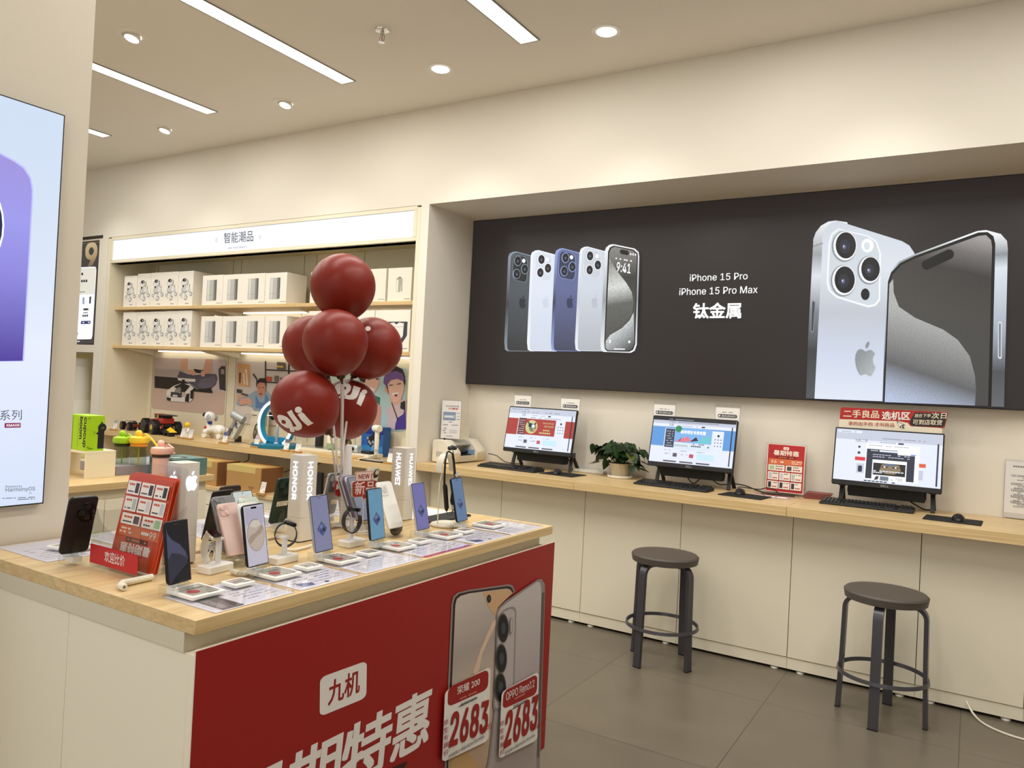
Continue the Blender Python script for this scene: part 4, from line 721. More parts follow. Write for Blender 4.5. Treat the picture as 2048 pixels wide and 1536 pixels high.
a.text('拿的出手的 才叫良品', RB, *z7([(442, 320), (862, 338), (444, 285)]), wt=.012); a.poly(z7([(882, 285), (962, 318), (938, 325), (955, 345), (945, 352), (925, 332), (920, 350)]), mat('board_black', '2c2624')); a.poly(z7([(892, 294), (948, 316), (925, 320), (938, 340), (932, 344), (918, 324), (912, 338)]), PAPER)
a.build('print', t)
# ---------------------------------------------------------------- film cutter in the corner
px_, py_ = -3.365, 4.462; hh = ony(890, 881, 4.47).z-ZW
t = thing('film_cutter', (-3.28, 4.68, ZW), 'white film cutting machine in the corner at the left end of the counter', 'machine')
prof = [(-.085, .012), (-.078, .006), (.075, .006), (.088, .02), (.098, .075), (.09, .09), (.02, hh-.006), (.005, hh), (-.075, hh), (-.085, hh-.01)]
for y0, y1 in ((-.218, -.11), (.10, .215)): MB().loft([[(x, y, z) for x, z in prof] for y in (y0, y0+.0)] if False else [[(x*.97, y0, .003+z*.97) for x, z in prof], [(x, y0+.004, z) for x, z in prof], [(x, y1-.004, z) for x, z in prof], [(x*.97, y1, .003+z*.97) for x, z in prof]], IVORY).build('end_housing', t)
MB().box(-.08, .085, -.11, .10, .008, .052, mat('cutter_beige', 'cfc7b2', .45)).box(-.08, -.03, -.11, .10, .052, hh-.004, IVORY).build('base', t, bevel=.003)
MB().add([(-.03, -.11, hh-.004), (-.03, .10, hh-.004), (.035, .10, hh-.035), (.035, -.11, hh-.035), (-.03, -.11, hh-.012), (-.03, .10, hh-.012), (.033, .10, hh-.043), (.033, -.11, hh-.043)], [(3, 2, 1, 0), (4, 5, 6, 7), (0, 1, 5, 4), (1, 2, 6, 5), (2, 3, 7, 6), (3, 0, 4, 7)], mat('smoke_cover', 'a8a79e', .2)).build('cover', t)
MB().lathe([(.012, -.105), (.012, .095)], mat('roller_black', '202022', .35), c=(.03, 0, .075), axis='y', n=16).build('roller', t); MB().box(-.02, .075, -.06, .055, .053, .06, BLACKM).build('cutting_bed', t); MB().box(.0, .075, .058, .098, .053, .09, mat('cutter_blue', '7f9fc4', .4)).build('carriage', t)
s = Sheet(T(-.05, -.2185, .045) @ RX(math.pi/2), .06, .04); s.r(0, 0, 1, 1, mat('label_grey', 'cfcac0', .6)); [s.bars(.08, .9, v, .06, INKG, 8) for v in (.78, .6, .42)]; s.bars(.15, .85, .15, .12, INK, 6); s.build('rating_label', t)
MB().box(-.03, -.022, -.16, -.15, hh, hh+.014, BLACK).build('switch', t)
MB().at(T(-.06, .02, hh-.002) @ RX(-.06)).add([(0, y, z) for y, z in ((-.13, 0), (.19, 0), (.185, .10), (.10, .10), (.09, .165), (.055, .17), (.04, .215), (-.13, .215))]+[(-.006, y, z) for y, z in ((-.13, 0), (.19, 0), (.185, .10), (.10, .10), (.09, .165), (.055, .17), (.04, .215), (-.13, .215))], [tuple(range(8)), tuple(range(15, 7, -1))]+[(i, (i+1) % 8, 8+(i+1) % 8, 8+i) for i in range(8)], IVORY).build('feed_guide', t)
t = thing('leaflet_sign', (-3.31, 4.60, ZW+hh+.003), 'tall white leaflet sign standing on the film cutter', 'sign', rz=.55)
MB().at(T(0, 0, .145) @ RX(math.pi/2)).slab(.15, .29, .004, .003, ACRYL).build('acrylic_panel', t); MB().box(-.06, .06, -.02, .02, -.002, .001, ACRYL).build('base', t)
s = Sheet(T(-.07, -.005, .004) @ RX(math.pi/2), .14, .28); s.r(0, 0, 1, 1, mat('leaflet_white', 'e6e4e4', .5)); s.t('纳米光固化防护膜', .18, .83, .88, .88, INK, .006); s.r(.34, .775, .84, .805, RED); s.bars(.36, .8, .783, .012, PAPER, 9); s.r(.08, .48, .74, .70, mat('photo_blue', '8496b4', .5)); s.r(.12, .54, .70, .62, mat('photo_pale', 'b9c4d4', .5)); s.bars(.15, .6, .565, .03, PAPER, 6)
for v in (.67, .59, .51): s.bars(.8, .96, v, .012, INK, 4)
s.bars(.4, .58, .43, .015, INK, 4); s.bars(.1, .9, .355, .012, INK, 9)
for v in (.26, .2, .14): s.bars(.1, .3, v, .014, INK, 4)
s.r(.45, .15, .84, .24, mat('photo_lilac', 'cfcdd2', .5)); s.bars(.3, .7, .06, .015, INKG, 6); s.build('print', t)
# ---------------------------------------------------------------- pothos
t = thing('potted_plant', (-2.03, 4.80, ZW), 'bushy green plant in a ribbed beige pot on a white saucer', 'plant')
MB().lathe([(.06, 0), (.082, .003), (.086, .016), (.08, .018), (.076, .008), (.001, .006)], WHITE, n=32).build('saucer', t)
R = []
for k in range(9):
    z = .008+k*.0115; r0 = .058+.0018*k*(1+.04*k); R.append([((r0+.0012*math.cos(14*(2*math.pi*i/56)+k*.9))*math.cos(2*math.pi*i/56), (r0+.0012*math.cos(14*(2*math.pi*i/56)+k*.9))*math.sin(2*math.pi*i/56), z) for i in range(56)])
MB().loft(R, mat('pot_beige', 'b5a88e', .6), capm=mat('soil', '3a2c20', .9)).build('pot', t)
lf = [mat('leaf_green', '24401c', .4, noise=(30, .25)), mat('leaf_deep', '182d15', .4, noise=(30, .2)), mat('leaf_yellowgreen', '5a6428', .4)]
m = MB(); rnd = random.Random(3); stems = MB()
for i in range(150):
    az = rnd.uniform(0, 2*math.pi); el = rnd.uniform(-.35, 1.3); rr_ = rnd.uniform(.45, 1.0); cx_, cy_, cz_ = .185*math.cos(az)*math.cos(el)*rr_, .105*math.sin(az)*math.cos(el)*rr_, .165+.075*math.sin(el)*rr_
    if i < 16: cx_, cy_, cz_ = -.10-rnd.random()*.13, rnd.uniform(-.08, .06), .09+rnd.random()*.1
    if cz_ < .11 and abs(cx_) < .07 and cy_ > -.06: cz_ += .06
    if 16 <= i < 24: cx_, cy_, cz_ = .10+rnd.random()*.05, rnd.uniform(-.05, .06), .07+rnd.random()*.08
    if cy_ > .12: cy_ = .11
    sz = rnd.uniform(.042, .066); dr = math.atan2(cy_, cx_)+rnd.uniform(-.5, .5); dip = rnd.uniform(.2, 1.2)
    M_ = T(cx_, cy_, cz_) @ RZ(dr) @ RY(dip) @ RX(rnd.uniform(-.5, .5))
    pts = [(-.25, 0, 0), (-.42, .22, .02), (-.3, .48, .0), (0, .55, -.02), (.45, .36, -.06), (1.0, 0, -.16), (.45, -.36, -.06), (0, -.55, -.02), (-.3, -.48, 0), (-.42, -.22, .02)]; c_ = [(-.2, 0, -.05), (.1, 0, -.07), (.5, 0, -.1)]
    V = [(x*sz, y*sz, z*sz) for x, y, z in pts+c_]; m.X = M_
    m.add(V, [(0, 1, 10), (1, 2, 10), (2, 3, 11, 10), (3, 4, 12, 11), (4, 5, 12), (5, 6, 12), (6, 7, 11, 12), (7, 8, 10, 11), (8, 9, 10), (9, 0, 10)], lf[2] if rnd.random() < .06 else lf[rnd.random() < .45])
    if i % 2 == 0: stems.tube([(cx_*.15, cy_*.15, .09), (cx_*.5, cy_*.5, .09+(cz_-.09)*.8+.02), (cx_, cy_, cz_)], .0016, lf[2], 5)
m.build('foliage', t); stems.build('stem', t)
single('adapter_box', MB().box(-2.42, -2.185, 4.87, 4.935, ZW+.001, ZW+.022, WHITE), (-2.3, 4.9, ZW), 'flat white adapter box lying against the wall left of the plant', 'box', bevel=.003)
# ---------------------------------------------------------------- red flyer board, flyers, wall notice
X0_, X1_ = -1.092, -.866; zt, zb = 1.257, ZW+.004
def flyer(s, frame=True, red='bb2a2c'):
    s.r(0, 0, 1, 1, mat('flyer_pink', 'f2d6cf', .4)) if frame else None
    R1, R2, PC = mat('flyer_red_'+red, red, .4), mat('flyer_orange', 'dd7347', .4), mat('flyer_cell', 'f6ece0', .45)
    s.r(.02, .015, .98, .985, R1); s.r(.42, .885, .57, .945, PC, .02); s.t('九机', .45, .897, .54, .933, R1, .01); s.t('暑期特惠', .17, .765, .83, .87, PC, .03); s.r(.26, .70, .75, .75, mat('flyer_brown', '5a2a20', .5)); s.bars(.3, .72, .713, .022, R2, 9)
    s.r(.05, .575, .94, .69, R2); s.t('66', .12, .595, .26, .67, PC, .012); s.bars(.28, .45, .61, .035, PC, 4); s.bars(.66, .93, .64, .02, PC, 9); s.bars(.66, .90, .60, .02, PC, 8)
    cells = [(.05, .44, .48, .565), (.51, .44, .94, .565)]+[(.05+.305*i, .25, .335+.305*i, .415) for i in range(3)]+[(.05+.305*i, .07, .335+.305*i, .225) for i in range(3)]
    pc = ['a9cf9a', '5a4c50', 'c9c6cc', 'd8cfd4', 'b9c4c0', '2c2c30', '34343a', '3e3640']
    for i, (a0, b0, a1, b1) in enumerate(cells):
        s.r(a0, b0, a1, b1, PC); w_ = a1-a0; s.r(a0+w_*.08, b0+.02, a0+w_*.36, b1-.02, mat('cell_'+pc[i], pc[i], .5)); s.bars(a0+w_*.45, a1-w_*.08, b1-.04, .016, INK, 4); s.bars(a0+w_*.45, a1-w_*.1, b0+.03, .022, R1, 3)
t = thing('flyer_board', (-.979, 4.89, ZW), 'red flyer board for the summer sale standing between the middle and right computers', 'sign')
MB().at(T(0, 0, .157) @ RX(math.pi/2-.06)).slab(.24, .31, .003, .004, ACRYL).build('acrylic_sleeve', t); MB().box(-.12, .12, -.15, -.012, 0.0005, .0035, ACRYL).build('foot', t)
s = Sheet(T(-.112, -.0145, .012) @ RX(math.pi/2-.06), .224, .295); flyer(s); s.build('printed_sheet', t)
t = thing('flat_sheet', (-1.02, 4.70, ZW+.001), 'loose sale flyer lying flat in front of the red flyer board', 'paper', rz=.04); s = Sheet(T(-.11, -.06, .0), .22, .145); s.r(0, 0, 1, 1, mat('sheet_pale', 'cdb9b4', .3)); s.r(.03, .7, .97, .95, mat('flyer_red_bb2a2c', 'bb2a2c', .4)); s.r(.05, .1, .3, .6, PAPER); s.r(.37, .1, .62, .6, PAPER); s.r(.69, .1, .94, .6, PAPER); s.build('sheet', t)  # pale flat rectangle with a red band and three white panels
for i in range(5):
    single('folded_leaflet', MB().at(T(-.79+.004*i, 4.86+.003*i, ZW+.001+.007*i) @ RZ(.25-.05*i) @ RX(.0)).loft([[(-.07, -.05, 0), (.07, -.05, 0), (.07, .05, 0), (-.07, .05, 0)], [(-.07, -.05, .0055), (.07, -.05, .006), (.07, .05, .006), (-.07, .05, .006)]], mat('leaflet_maroon', '8c4a44', .5)), (-.79, 4.86, ZW+.001+.007*i), 'folded maroon leaflet left of the right computer, %s in the pile' % ['lowest', 'second from the bottom', 'middle one', 'second from the top', 'topmost'][i], 'leaflet', 'pile of folded leaflets')
t = thing('notice_board', (.30, 4.945, ZW), 'pale notice with dark banner lines leaning on the wall past the right computer', 'sign')
MB().at(T(0, -.003, .158) @ RX(math.pi/2)).slab(.30, .315, .003, .004, ACRYL).build('acrylic_sleeve', t)
s = Sheet(T(-.145, -.0068, .004) @ RX(math.pi/2), .29, .305); s.r(0, 0, 1, 1, mat('notice_grey', 'e2e1e0', .5)); s.r(0, 0, 1, .09, mat('notice_foot', 'cbc8c6', .5)); s.bars(.08, .3, .90, .025, INKG, 6); s.t('资费一览', .40, .80, .80, .87, INK, .02); s.r(.42, .03, .54, .055, mat('seal_brown', '7a6038', .5))
for i, v in enumerate((.735, .59, .48, .37, .27)):
    s.r(.1, v, .9, v+.03, mat('banner_%d' % (i % 2), ('5a6676', '333a48')[i % 2], .5)); s.r(.11, v+.006, .32, v+.024, PAPER); s.bars(.13, .3, v+.01, .01, INKG, 5); s.bars(.2, .8, v-.03, .01, INKG, 9); s.bars(.14, .6, v-.065, .012, INKG, 9)
s.build('print', t)
# cables on the counter
cable('power_cable', [(-2.46, 4.80, ZW+.12), (-2.45, 4.87, ZW+.07), (-2.44, 4.90, ZW+.01), (-2.40, 4.93, ZW+.004), (-2.33, 4.945, ZW+.004)], .004, BLACK, 'black cable hanging behind the computer beside the printer')
cable('power_cable', [(-3.16, 4.9, ZW+.06), (-3.10, 4.92, ZW+.05), (-3.05, 4.93, ZW+.02), (-3.0, 4.93, ZW+.005), (-2.9, 4.94, ZW+.005)], .003, BLACK, 'thin black cable between the film cutter and the first computer')
cable('power_cable', [(-1.58, 4.84, ZW+.05), (-1.54, 4.86, ZW+.01), (-1.49, 4.88, ZW+.05), (-1.42, 4.86, ZW+.045), (-1.37, 4.87, ZW+.02), (-1.30, 4.90, ZW+.03), (-1.22, 4.88, ZW+.03), (-1.13, 4.80, ZW+.02), (-1.05, 4.80, ZW+.006), (-.9, 4.80, ZW+.006)], .0035, BLACK, 'tangled black cable right of the middle computer')
cable('power_cable', [(-1.19, 4.68, ZW+.02), (-1.22, 4.76, ZW+.03), (-1.12, 4.84, ZW+.02), (-1.05, 4.80, ZW+.04), (-.98, 4.76, ZW+.012), (-1.07, 4.79, ZW+.007), (-1.16, 4.90, ZW+.007)], .003, BLACK, 'thin black mouse lead looping behind the middle mouse')
cable('power_cable', [(-.31, 4.84, ZW+.06), (-.27, 4.86, ZW+.03), (-.22, 4.87, ZW+.005), (-.19, 4.9, ZW+.004)], .004, BLACK, 'black cable under the right-hand computer')
# ================================================================ stools
LEGM, SEATM = mat('stool_metal', '4c4a50', .32, .3), mat('stool_leather', '57504a', .55, noise=(6, .08), bump=.15)
def stool(x, y, ang, label):
    t = thing('bar_stool', (x, y, 0), label, 'stool', 'round stools under the counter', ang)
    H_ = .617
    MB().lathe([(.17, H_-.05), (.184, H_-.046), (.188, H_-.022), (.189, H_-.016), (.187, H_-.012), (.181, H_-.004), (.155, H_), (.07, H_+.003), (.001, H_+.004)], SEATM, n=48).tube([(.188*math.cos(2*math.pi*i/48), .188*math.sin(2*math.pi*i/48), H_-.013) for i in range(48)], .0018, SEATM, 6, closed=True).build('seat', t)
    for k in range(4):
        a_ = k*math.pi/2; m = MB().at(RZ(a_)); P_ = [(.02, 0, H_-.056), (.10, 0, H_-.056)]
        for q in range(7): b_ = math.pi/2*q/6; P_.append((.126+.055*math.sin(b_), 0, H_-.056-.055*(1-math.cos(b_))))
        P_ += [(.185, 0, .30), (.195, 0, .002)]
        m.sweep(P_, .044, .019, LEGM, (0, 1, 0)); m.build('leg', t)
        MB().at(RZ(a_)).box(.185, .206, -.023, .022, 0, .006, BLACK).build('foot_cap', t)
    rr2 = .203; m = MB(); Q = [(math.cos(2*math.pi*i/48), math.sin(2*math.pi*i/48)) for i in range(49)]
    m.loft([[(c*(rr2-.012), s_*(rr2-.012), .205), (c*(rr2-.006), s_*(rr2-.006), .222), (c*rr2, s_*rr2, .222), (c*(rr2+.004), s_*(rr2+.004), .205)] for c, s_ in Q], LEGM, cap=False); m.build('footrest_ring', t)
    return t
stool(-1.475, 4.20, math.radians(-20), 'dark round stool nearer the island, in front of the middle computer'); stool(-.335, 4.16, math.radians(-4), 'dark round stool below the right-hand computer')
cable('floor_cable', [(.02, 4.497, .06), (.06, 4.45, .012), (.12, 4.36, .005), (.25, 4.30, .005), (.5, 4.32, .005)], .005, IVORY, 'white cable coming out under the cabinets onto the floor past the right stool')
# ================================================================ island with the red banner
IX, IXL, IY0, IY1, ZI = -1.397, -2.385, 1.053, 2.66, .975
def frame_face(x, y, z, yaw=0., tilt=0.): return T(x, y, z) @ RZ(math.pi/2+yaw) @ RX(math.pi/2-tilt)   # local x along +Y, y up, z towards +X
t = thing('sales_island', ((IX+IXL)/2, (IY0+IY1)/2, 0), 'cream display island with a light wooden top carrying the phones', 'counter')
MB().box(IXL, IX, IY0, IY1, ZI-.032, ZI, WOODY).build('worktop', t, world=True, bevel=.0012)
MB().box(IXL+.03, IX-.035, IY0+.0, IY1-.04, ZI-.075, ZI-.032, PAN2).build('recessed_band', t, world=True)
MB().box(IXL+.03, IX-.022, IY0+.03, IY1-.02, .10, ZI-.075, PAN2).build('carcass', t, world=True)
sw = (IX-.024-IXL-.03)/2
for i in range(2): MB().box(IXL+.03+sw*i+.001, IXL+.03+sw*(i+1)-.001, IY0+.006, IY0+.03, .10, ZI-.0765, PAN).build('end_panel', t, world=True, bevel=.001)
MB().box(IX-.022, IX-.004, IY0+.004, IY1+.012, .10, ZI-.0755, PAN).build('side_panel', t, world=True, bevel=.001)
MB().box(IXL+.08, IX-.08, IY0+.08, IY1-.07, 0.0, .10, mat('plinth_grey', '8c8678', .5)).build('plinth', t, world=True)
MB().box(IX-.06, IX-.045, IY0+.05, IY1-.02, .088, .099, mat('led_warm', 'ffe2a8', .5, emit=9)).build('light_strip', t, world=True); MB().box(IX-.5, IX-.06, IY1-.045, IY1-.03, .088, .099, mat('led_warm', 'ffe2a8')).build('light_strip', t, world=True)
# ---- banner
XBN = IX+.0
t = thing('sale_banner', (XBN, 1.85, .10), 'large red summer sale banner with two phones and price tags on the island side', 'banner')
by0, by1 = onx(391.5, 1302, XBN+.002).y, onx(1109.8, 1083.2, XBN+.002).y; bz1 = onx(700, 1208, XBN+.002).z; bz1 = onx(1109.8, 1083.2, XBN+.002).z
BR_ = mat('banner_red', '981a18', .4); BW = mat('banner_white', 'e9e4e0', .45)
MB().box(XBN-.002, XBN+.0015, by0, by1, .097, bz1, mat('board_edge', 'efe6da', .5)).box(XBN+.0013, XBN+.002, by0+.0015, by1-.0005, .098, bz1-.002, BR_).build('board', t, world=True, smooth=False)
a = Art('x', XBN+.0022, (1, 0, 0)); zb = zc(350, 1150, 2.56)
a.rr(*zb([(742, 525), (982, 438), (979, 628), (740, 726)]), .13, BW); a.text('九机', BR_, *zb([(783, 668), (942, 598), (788, 545)]), wt=.022)
q = lambda x, y: onx(*zb([(x, y)])[0], XBN+.0022)
zt_, zb_ = q(1215, 620).z, q(1205, 902).z; ys = [q(290, 960).y, q(575, 930).y, q(855, 860).y, q(1112, 780).y, q(1308, 740).y]
m = MB()
for i, ch in enumerate('暑期特惠'):
    y0 = ys[i]; y1 = ys[i+1]-.012; m.text(ch, BW, (XBN+.0026, y0, zb_), (0, y1-y0, 0), (0, .012, zt_-zb_), .03)
m.build('headline_lettering', t, world=True, smooth=False)
a.poly(zb([(840, 1110), (1165, 962), (1190, 955), (1172, 988), (1150, 1110)]), mat('banner_brown', '3a1c1a', .5))
gb = Vector((XBN, 1.85, .10))
def gm(name, st, p0, p1): a.off = 0; A, B = a.p(*p0)-gb, a.p(*p1)-gb; return ramp_mat(name, st, (A, B-A), .4)
a.poly(zb([(1413, 150), (1422, 112), (1445, 90), (1500, 76), (1705, 47), (1725, 52), (1740, 85), (1650, 160), (1630, 1120), (1375, 1120), (1378, 988)]), mat('metal_print', '8d8683', .4)); a.poly(zb([(1422, 150), (1430, 118), (1450, 97), (1500, 84), (1700, 56), (1720, 62), (1732, 85), (1650, 160), (1630, 1120), (1385, 1120), (1388, 988)]), mat('edge_print', '2a1c1a', .4))
a.poly(zb([(1432, 155), (1440, 122), (1460, 106), (1505, 93), (1695, 68), (1714, 74), (1724, 92), (1650, 165), (1630, 1120), (1392, 1120), (1396, 988)]), gm('screen_print', [(0, 'cabdb4'), (.3, 'ab9f9b'), (.6, 'd3bda8'), (1, 'b29479')], zb([(1500, 90)])[0], zb([(1480, 1100)])[0]))
a.poly(zb([(1570, 90), (1690, 70), (1712, 76), (1722, 92), (1650, 165), (1640, 215), (1600, 160)]), mat('tan_print', 'd0a981', .4)); a.poly(zb([(1520, 500), (1560, 380), (1620, 240), (1640, 225), (1640, 250), (1570, 400), (1545, 520)]), mat('glow_print', 'dbc0a8', .4)); a.poly(zb([(1400, 985), (1420, 900), (1470, 880), (1540, 960), (1560, 1120), (1392, 1120)]), mat('gold_print', 'c49d6c', .4))
K = INK; a.ell(*zb([(1603, 120)])[0], 4.2, 8, K); a.ell(*zb([(1603, 120)])[0], 2, 4, mat('lens_blue', '3c4650', .3))
a.poly(zb([(1640, 195), (1652, 165), (1690, 130), (1850, 22), (1872, 20), (1888, 45), (1889, 100), (1858, 1110), (1560, 1120), (1600, 930), (1625, 700)]), mat('metal_print', '8d8683')); a.poly(zb([(1648, 195), (1660, 170), (1695, 140), (1848, 34), (1862, 36), (1868, 60), (1870, 110), (1842, 1110), (1568, 1120), (1610, 930), (1632, 700)]), gm('back_print', [(0, 'c5bcbb'), (.5, 'b1a7a8'), (1, 'a89a98')], zb([(1750, 80)])[0], zb([(1700, 1100)])[0]))
a.poly(zb([(1872, 90), (1886, 86), (1858, 930), (1846, 935)]), mat('edge_dark_print', '5d5552', .4))
a.rr(*zb([(1645, 190), (1742, 145), (1728, 650), (1618, 712)]), (.42, .08), mat('metal_print2', '938b88', .4)); a.rr(*zb([(1652, 196), (1734, 160), (1720, 640), (1626, 698)]), (.42, .08), mat('back_print2', 'bab1b1', .4))
for x, y in ((1671, 270), (1661, 425), (1655, 572)): p, = zb([(x, y)]); a.ell(*p, 11.6, 30, mat('ring_print', '5f5855', .4)); a.ell(*p, 10.2, 27, K); a.ell(p[0]+.5, p[1], 4.6, 12, mat('lens_blue', '3c4650'))
a.rr(*zb([(1702, 218), (1716, 212), (1716, 295), (1702, 300)]), (.45, .2), mat('metal_print', '8d8683')); a.rr(*zb([(1705, 224), (1713, 220), (1713, 288), (1705, 293)]), (.45, .2), mat('back_print2', 'bab1b1'))
def price(dx, quad, hd, name, bl, br, tl, s):
    a.rr(*zb(quad), (.1, .06), BW); a.rr(*zb(hd), (.12, .28), BR_); a.text(name, BW, *zb([bl, br, tl]), wt=.012)
price(0, [(1368, 590), (1602, 462), (1592, 842), (1352, 955)], [(1384, 572), (1592, 476), (1588, 580), (1380, 672)], '荣耀 200', (1430, 610), (1546, 558), (1430, 568), 1)
a.bars(*zb([(1443, 630), (1530, 592)]), 3, mat('pink_print', 'd58a86', .5), dash=3.4); a.text('官网价¥2999', K, *zb([(1447, 670), (1528, 632), (1447, 652)]), wt=.0); a.poly(zb([(1434, 668), (1532, 620), (1532, 624), (1434, 672)]), K)
a.text('2683', BR_, *zb([(1388, 874), (1580, 792), (1400, 706)]), wt=.05); a.text('RMB', BR_, *zb([(1560, 796), (1603, 778), (1560, 768)]), wt=.0)
for i, ch in enumerate('师生专属价'): a.text(ch, BR_, *zb([(1354, 770+38*i), (1381, 757+38*i), (1355, 742+38*i)]), wt=.01)
a.text('官网直降50+换新补贴200+师生补贴66', K, *zb([(1380, 934), (1563, 828), (1380, 914)]), wt=.004)
price(0, [(1652, 592), (1843, 488), (1836, 838), (1636, 935)], [(1662, 588), (1836, 500), (1833, 602), (1655, 682)], 'OPPO Reno12', (1674, 638), (1819, 566), (1674, 598), 1)
a.bars(*zb([(1710, 632), (1780, 596)]), 3, mat('pink_print', 'd58a86'), dash=3.4); a.text('官网价¥2999', K, *zb([(1710, 678), (1782, 642), (1711, 660)]), wt=0); a.poly(zb([(1703, 680), (1786, 632), (1786, 636), (1703, 684)]), K)
a.text('2683', BR_, *zb([(1662, 878), (1828, 772), (1674, 700)]), wt=.05); a.text('RMB', BR_, *zb([(1812, 790), (1850, 770), (1812, 762)]), wt=0)
for i, ch in enumerate('师生专属价'): a.text(ch, BR_, *zb([(1637, 772+36*i), (1660, 760+36*i), (1638, 746+36*i)]), wt=.01)
a.text('官网直降50+换新补贴200+师生补贴66', K, *zb([(1662, 915), (1818, 818), (1662, 897)]), wt=.004); a.bars((1084, 1375), (1079, 1500), 1.1, mat('banner_fine', 'c4605c', .5), dash=3)
a.build('print', t)
TRAYM = thin_glass('tray_acrylic', 'fbfbff', .97, 1.45, .01)
# ---- acrylic trays with paper underneath
def tray(y0, y1, x0, x1, kind, label):
    t = thing('display_tray', ((x0+x1)/2, (y0+y1)/2, ZI), label, 'tray', 'clear trays over printed sheets on the island')
    w_, d_ = x1-x0, y1-y0
    s = Sheet(T(w_/2-.004, -d_/2+.005, .0006) @ RZ(math.pi/2) , d_-.01, w_-.008); s.r(0, 0, 1, 1, mat('sheet_white', 'eeebe8', .5))
    if kind == 'pic': s.r(.10, .03, .36, .55, mat('sheet_photo', '6a655f', .35)); s.r(.13, .1, .22, .5, mat('sheet_photo2', '9a948c', .35)); s.p([(.26, .03), (.36, .03), (.36, .55), (.33, .55)], mat('sheet_photo3', '2b2826', .35))
    if kind == 'pink': s.r(.02, .01, .98, .09, mat('sheet_pink', 'b04a80', .5)); s.r(.0, .01, .4, .09, mat('sheet_rose', 'c22f5a', .5))
    if kind == 'dots': s.p([(.12, .12), (.3, .08), (.34, .2), (.14, .3)], mat('sheet_navy', '5a6690', .5)); s.e(.5, .1, .03, INK)
    for j in range(5): s.bars(.48 if kind == 'pic' else .1, .92, .2+.1*j, .012, INKG, 9)
    s.build('printed_sheet', t)
    MB().at(T(0, 0, .0018)).slab(w_, d_, .0035, .014, TRAYM, e=.0008).build('acrylic_plate', t)
TY = [(1.108, 1.345, 'pic'), (1.357, 1.580, 'dots'), (1.592, 1.852, 'text'), (1.864, 2.13, 'pink'), (2.142, 2.365, 'dots'), (2.377, 2.607, 'text')]
for i, (y0, y1, k) in enumerate(TY): tray(y0, y1, -1.605, IX-.008, k, 'clear tray over a printed sheet, %s along the red banner side' % ['nearest the camera', 'second', 'third', 'fourth', 'fifth', 'sixth and last'][i])
for i, y0 in enumerate((1.108, 1.345, 1.582, 1.83, 2.07, 2.31)): tray(y0, y0+.228, IXL+.012, -2.10, 'text', 'clear tray on the far side of the island, %s' % ['under the black phone by the column', 'second from the column', 'under the dark phones', 'under the green phone', 'under the grey phone', 'last one'][i])
# ---- electronic price tags
def price_tag(x, y, big, label, rz=0):
    w_, h_ = (.10, .092) if big else (.056, .062)
    t = thing('price_tag', (x, y, ZI+.0055), label, 'price tag', 'white framed price tags lying on the trays', rz)
    MB().at(T(0, 0, 0) @ RZ(math.pi/2)).slab(h_, w_, .009, .004, WHITE, e=.0015).build('frame', t)
    s = Sheet(T(w_/2-.01, -h_/2+.008, .0091) @ RZ(math.pi/2), h_-.016, w_-.018); s.r(0, 0, 1, 1, mat('eink_grey', 'a7a49e', .15, coat=.6))
    if big: s.e(.3, .35, .2, mat('tag_red', '9a2a30', .4)); s.bars(.3, .9, .6, .08, mat('eink_dark', '4a4846', .4), 4)
    else: s.bars(.1, .9, .3, .12, mat('eink_dark', '4a4846', .4), 4)
    s.build('display', t); s = Sheet(T(w_/2-.0078, .0, .0091) @ RZ(math.pi/2), .03, .004); s.bars(0, 1, 0, 1, INK, 6); s.build('logo_print', t)
TN = ['in front of the dark phone', 'in front of the beige phone', 'in front of the lavender phone', 'in front of the teal blue phone', 'in front of the purple phone', 'right of the last blue phone at the far end']
for i, y in enumerate((1.170, 1.412, 1.645, 1.900, 2.158, 2.445)): price_tag(-1.557, y, True, 'large white price tag '+TN[i])
for i, y in enumerate((1.285, 1.520, 1.765, 2.012, 2.27)): price_tag(-1.550, y, False, 'small white price tag '+['right of the dark phone', 'right of the beige phone', 'right of the lavender phone', 'right of the teal blue phone', 'right of the purple phone'][i])
price_tag(-2.20, 1.235, True, 'white price tag behind the black phone beside the column', .2)
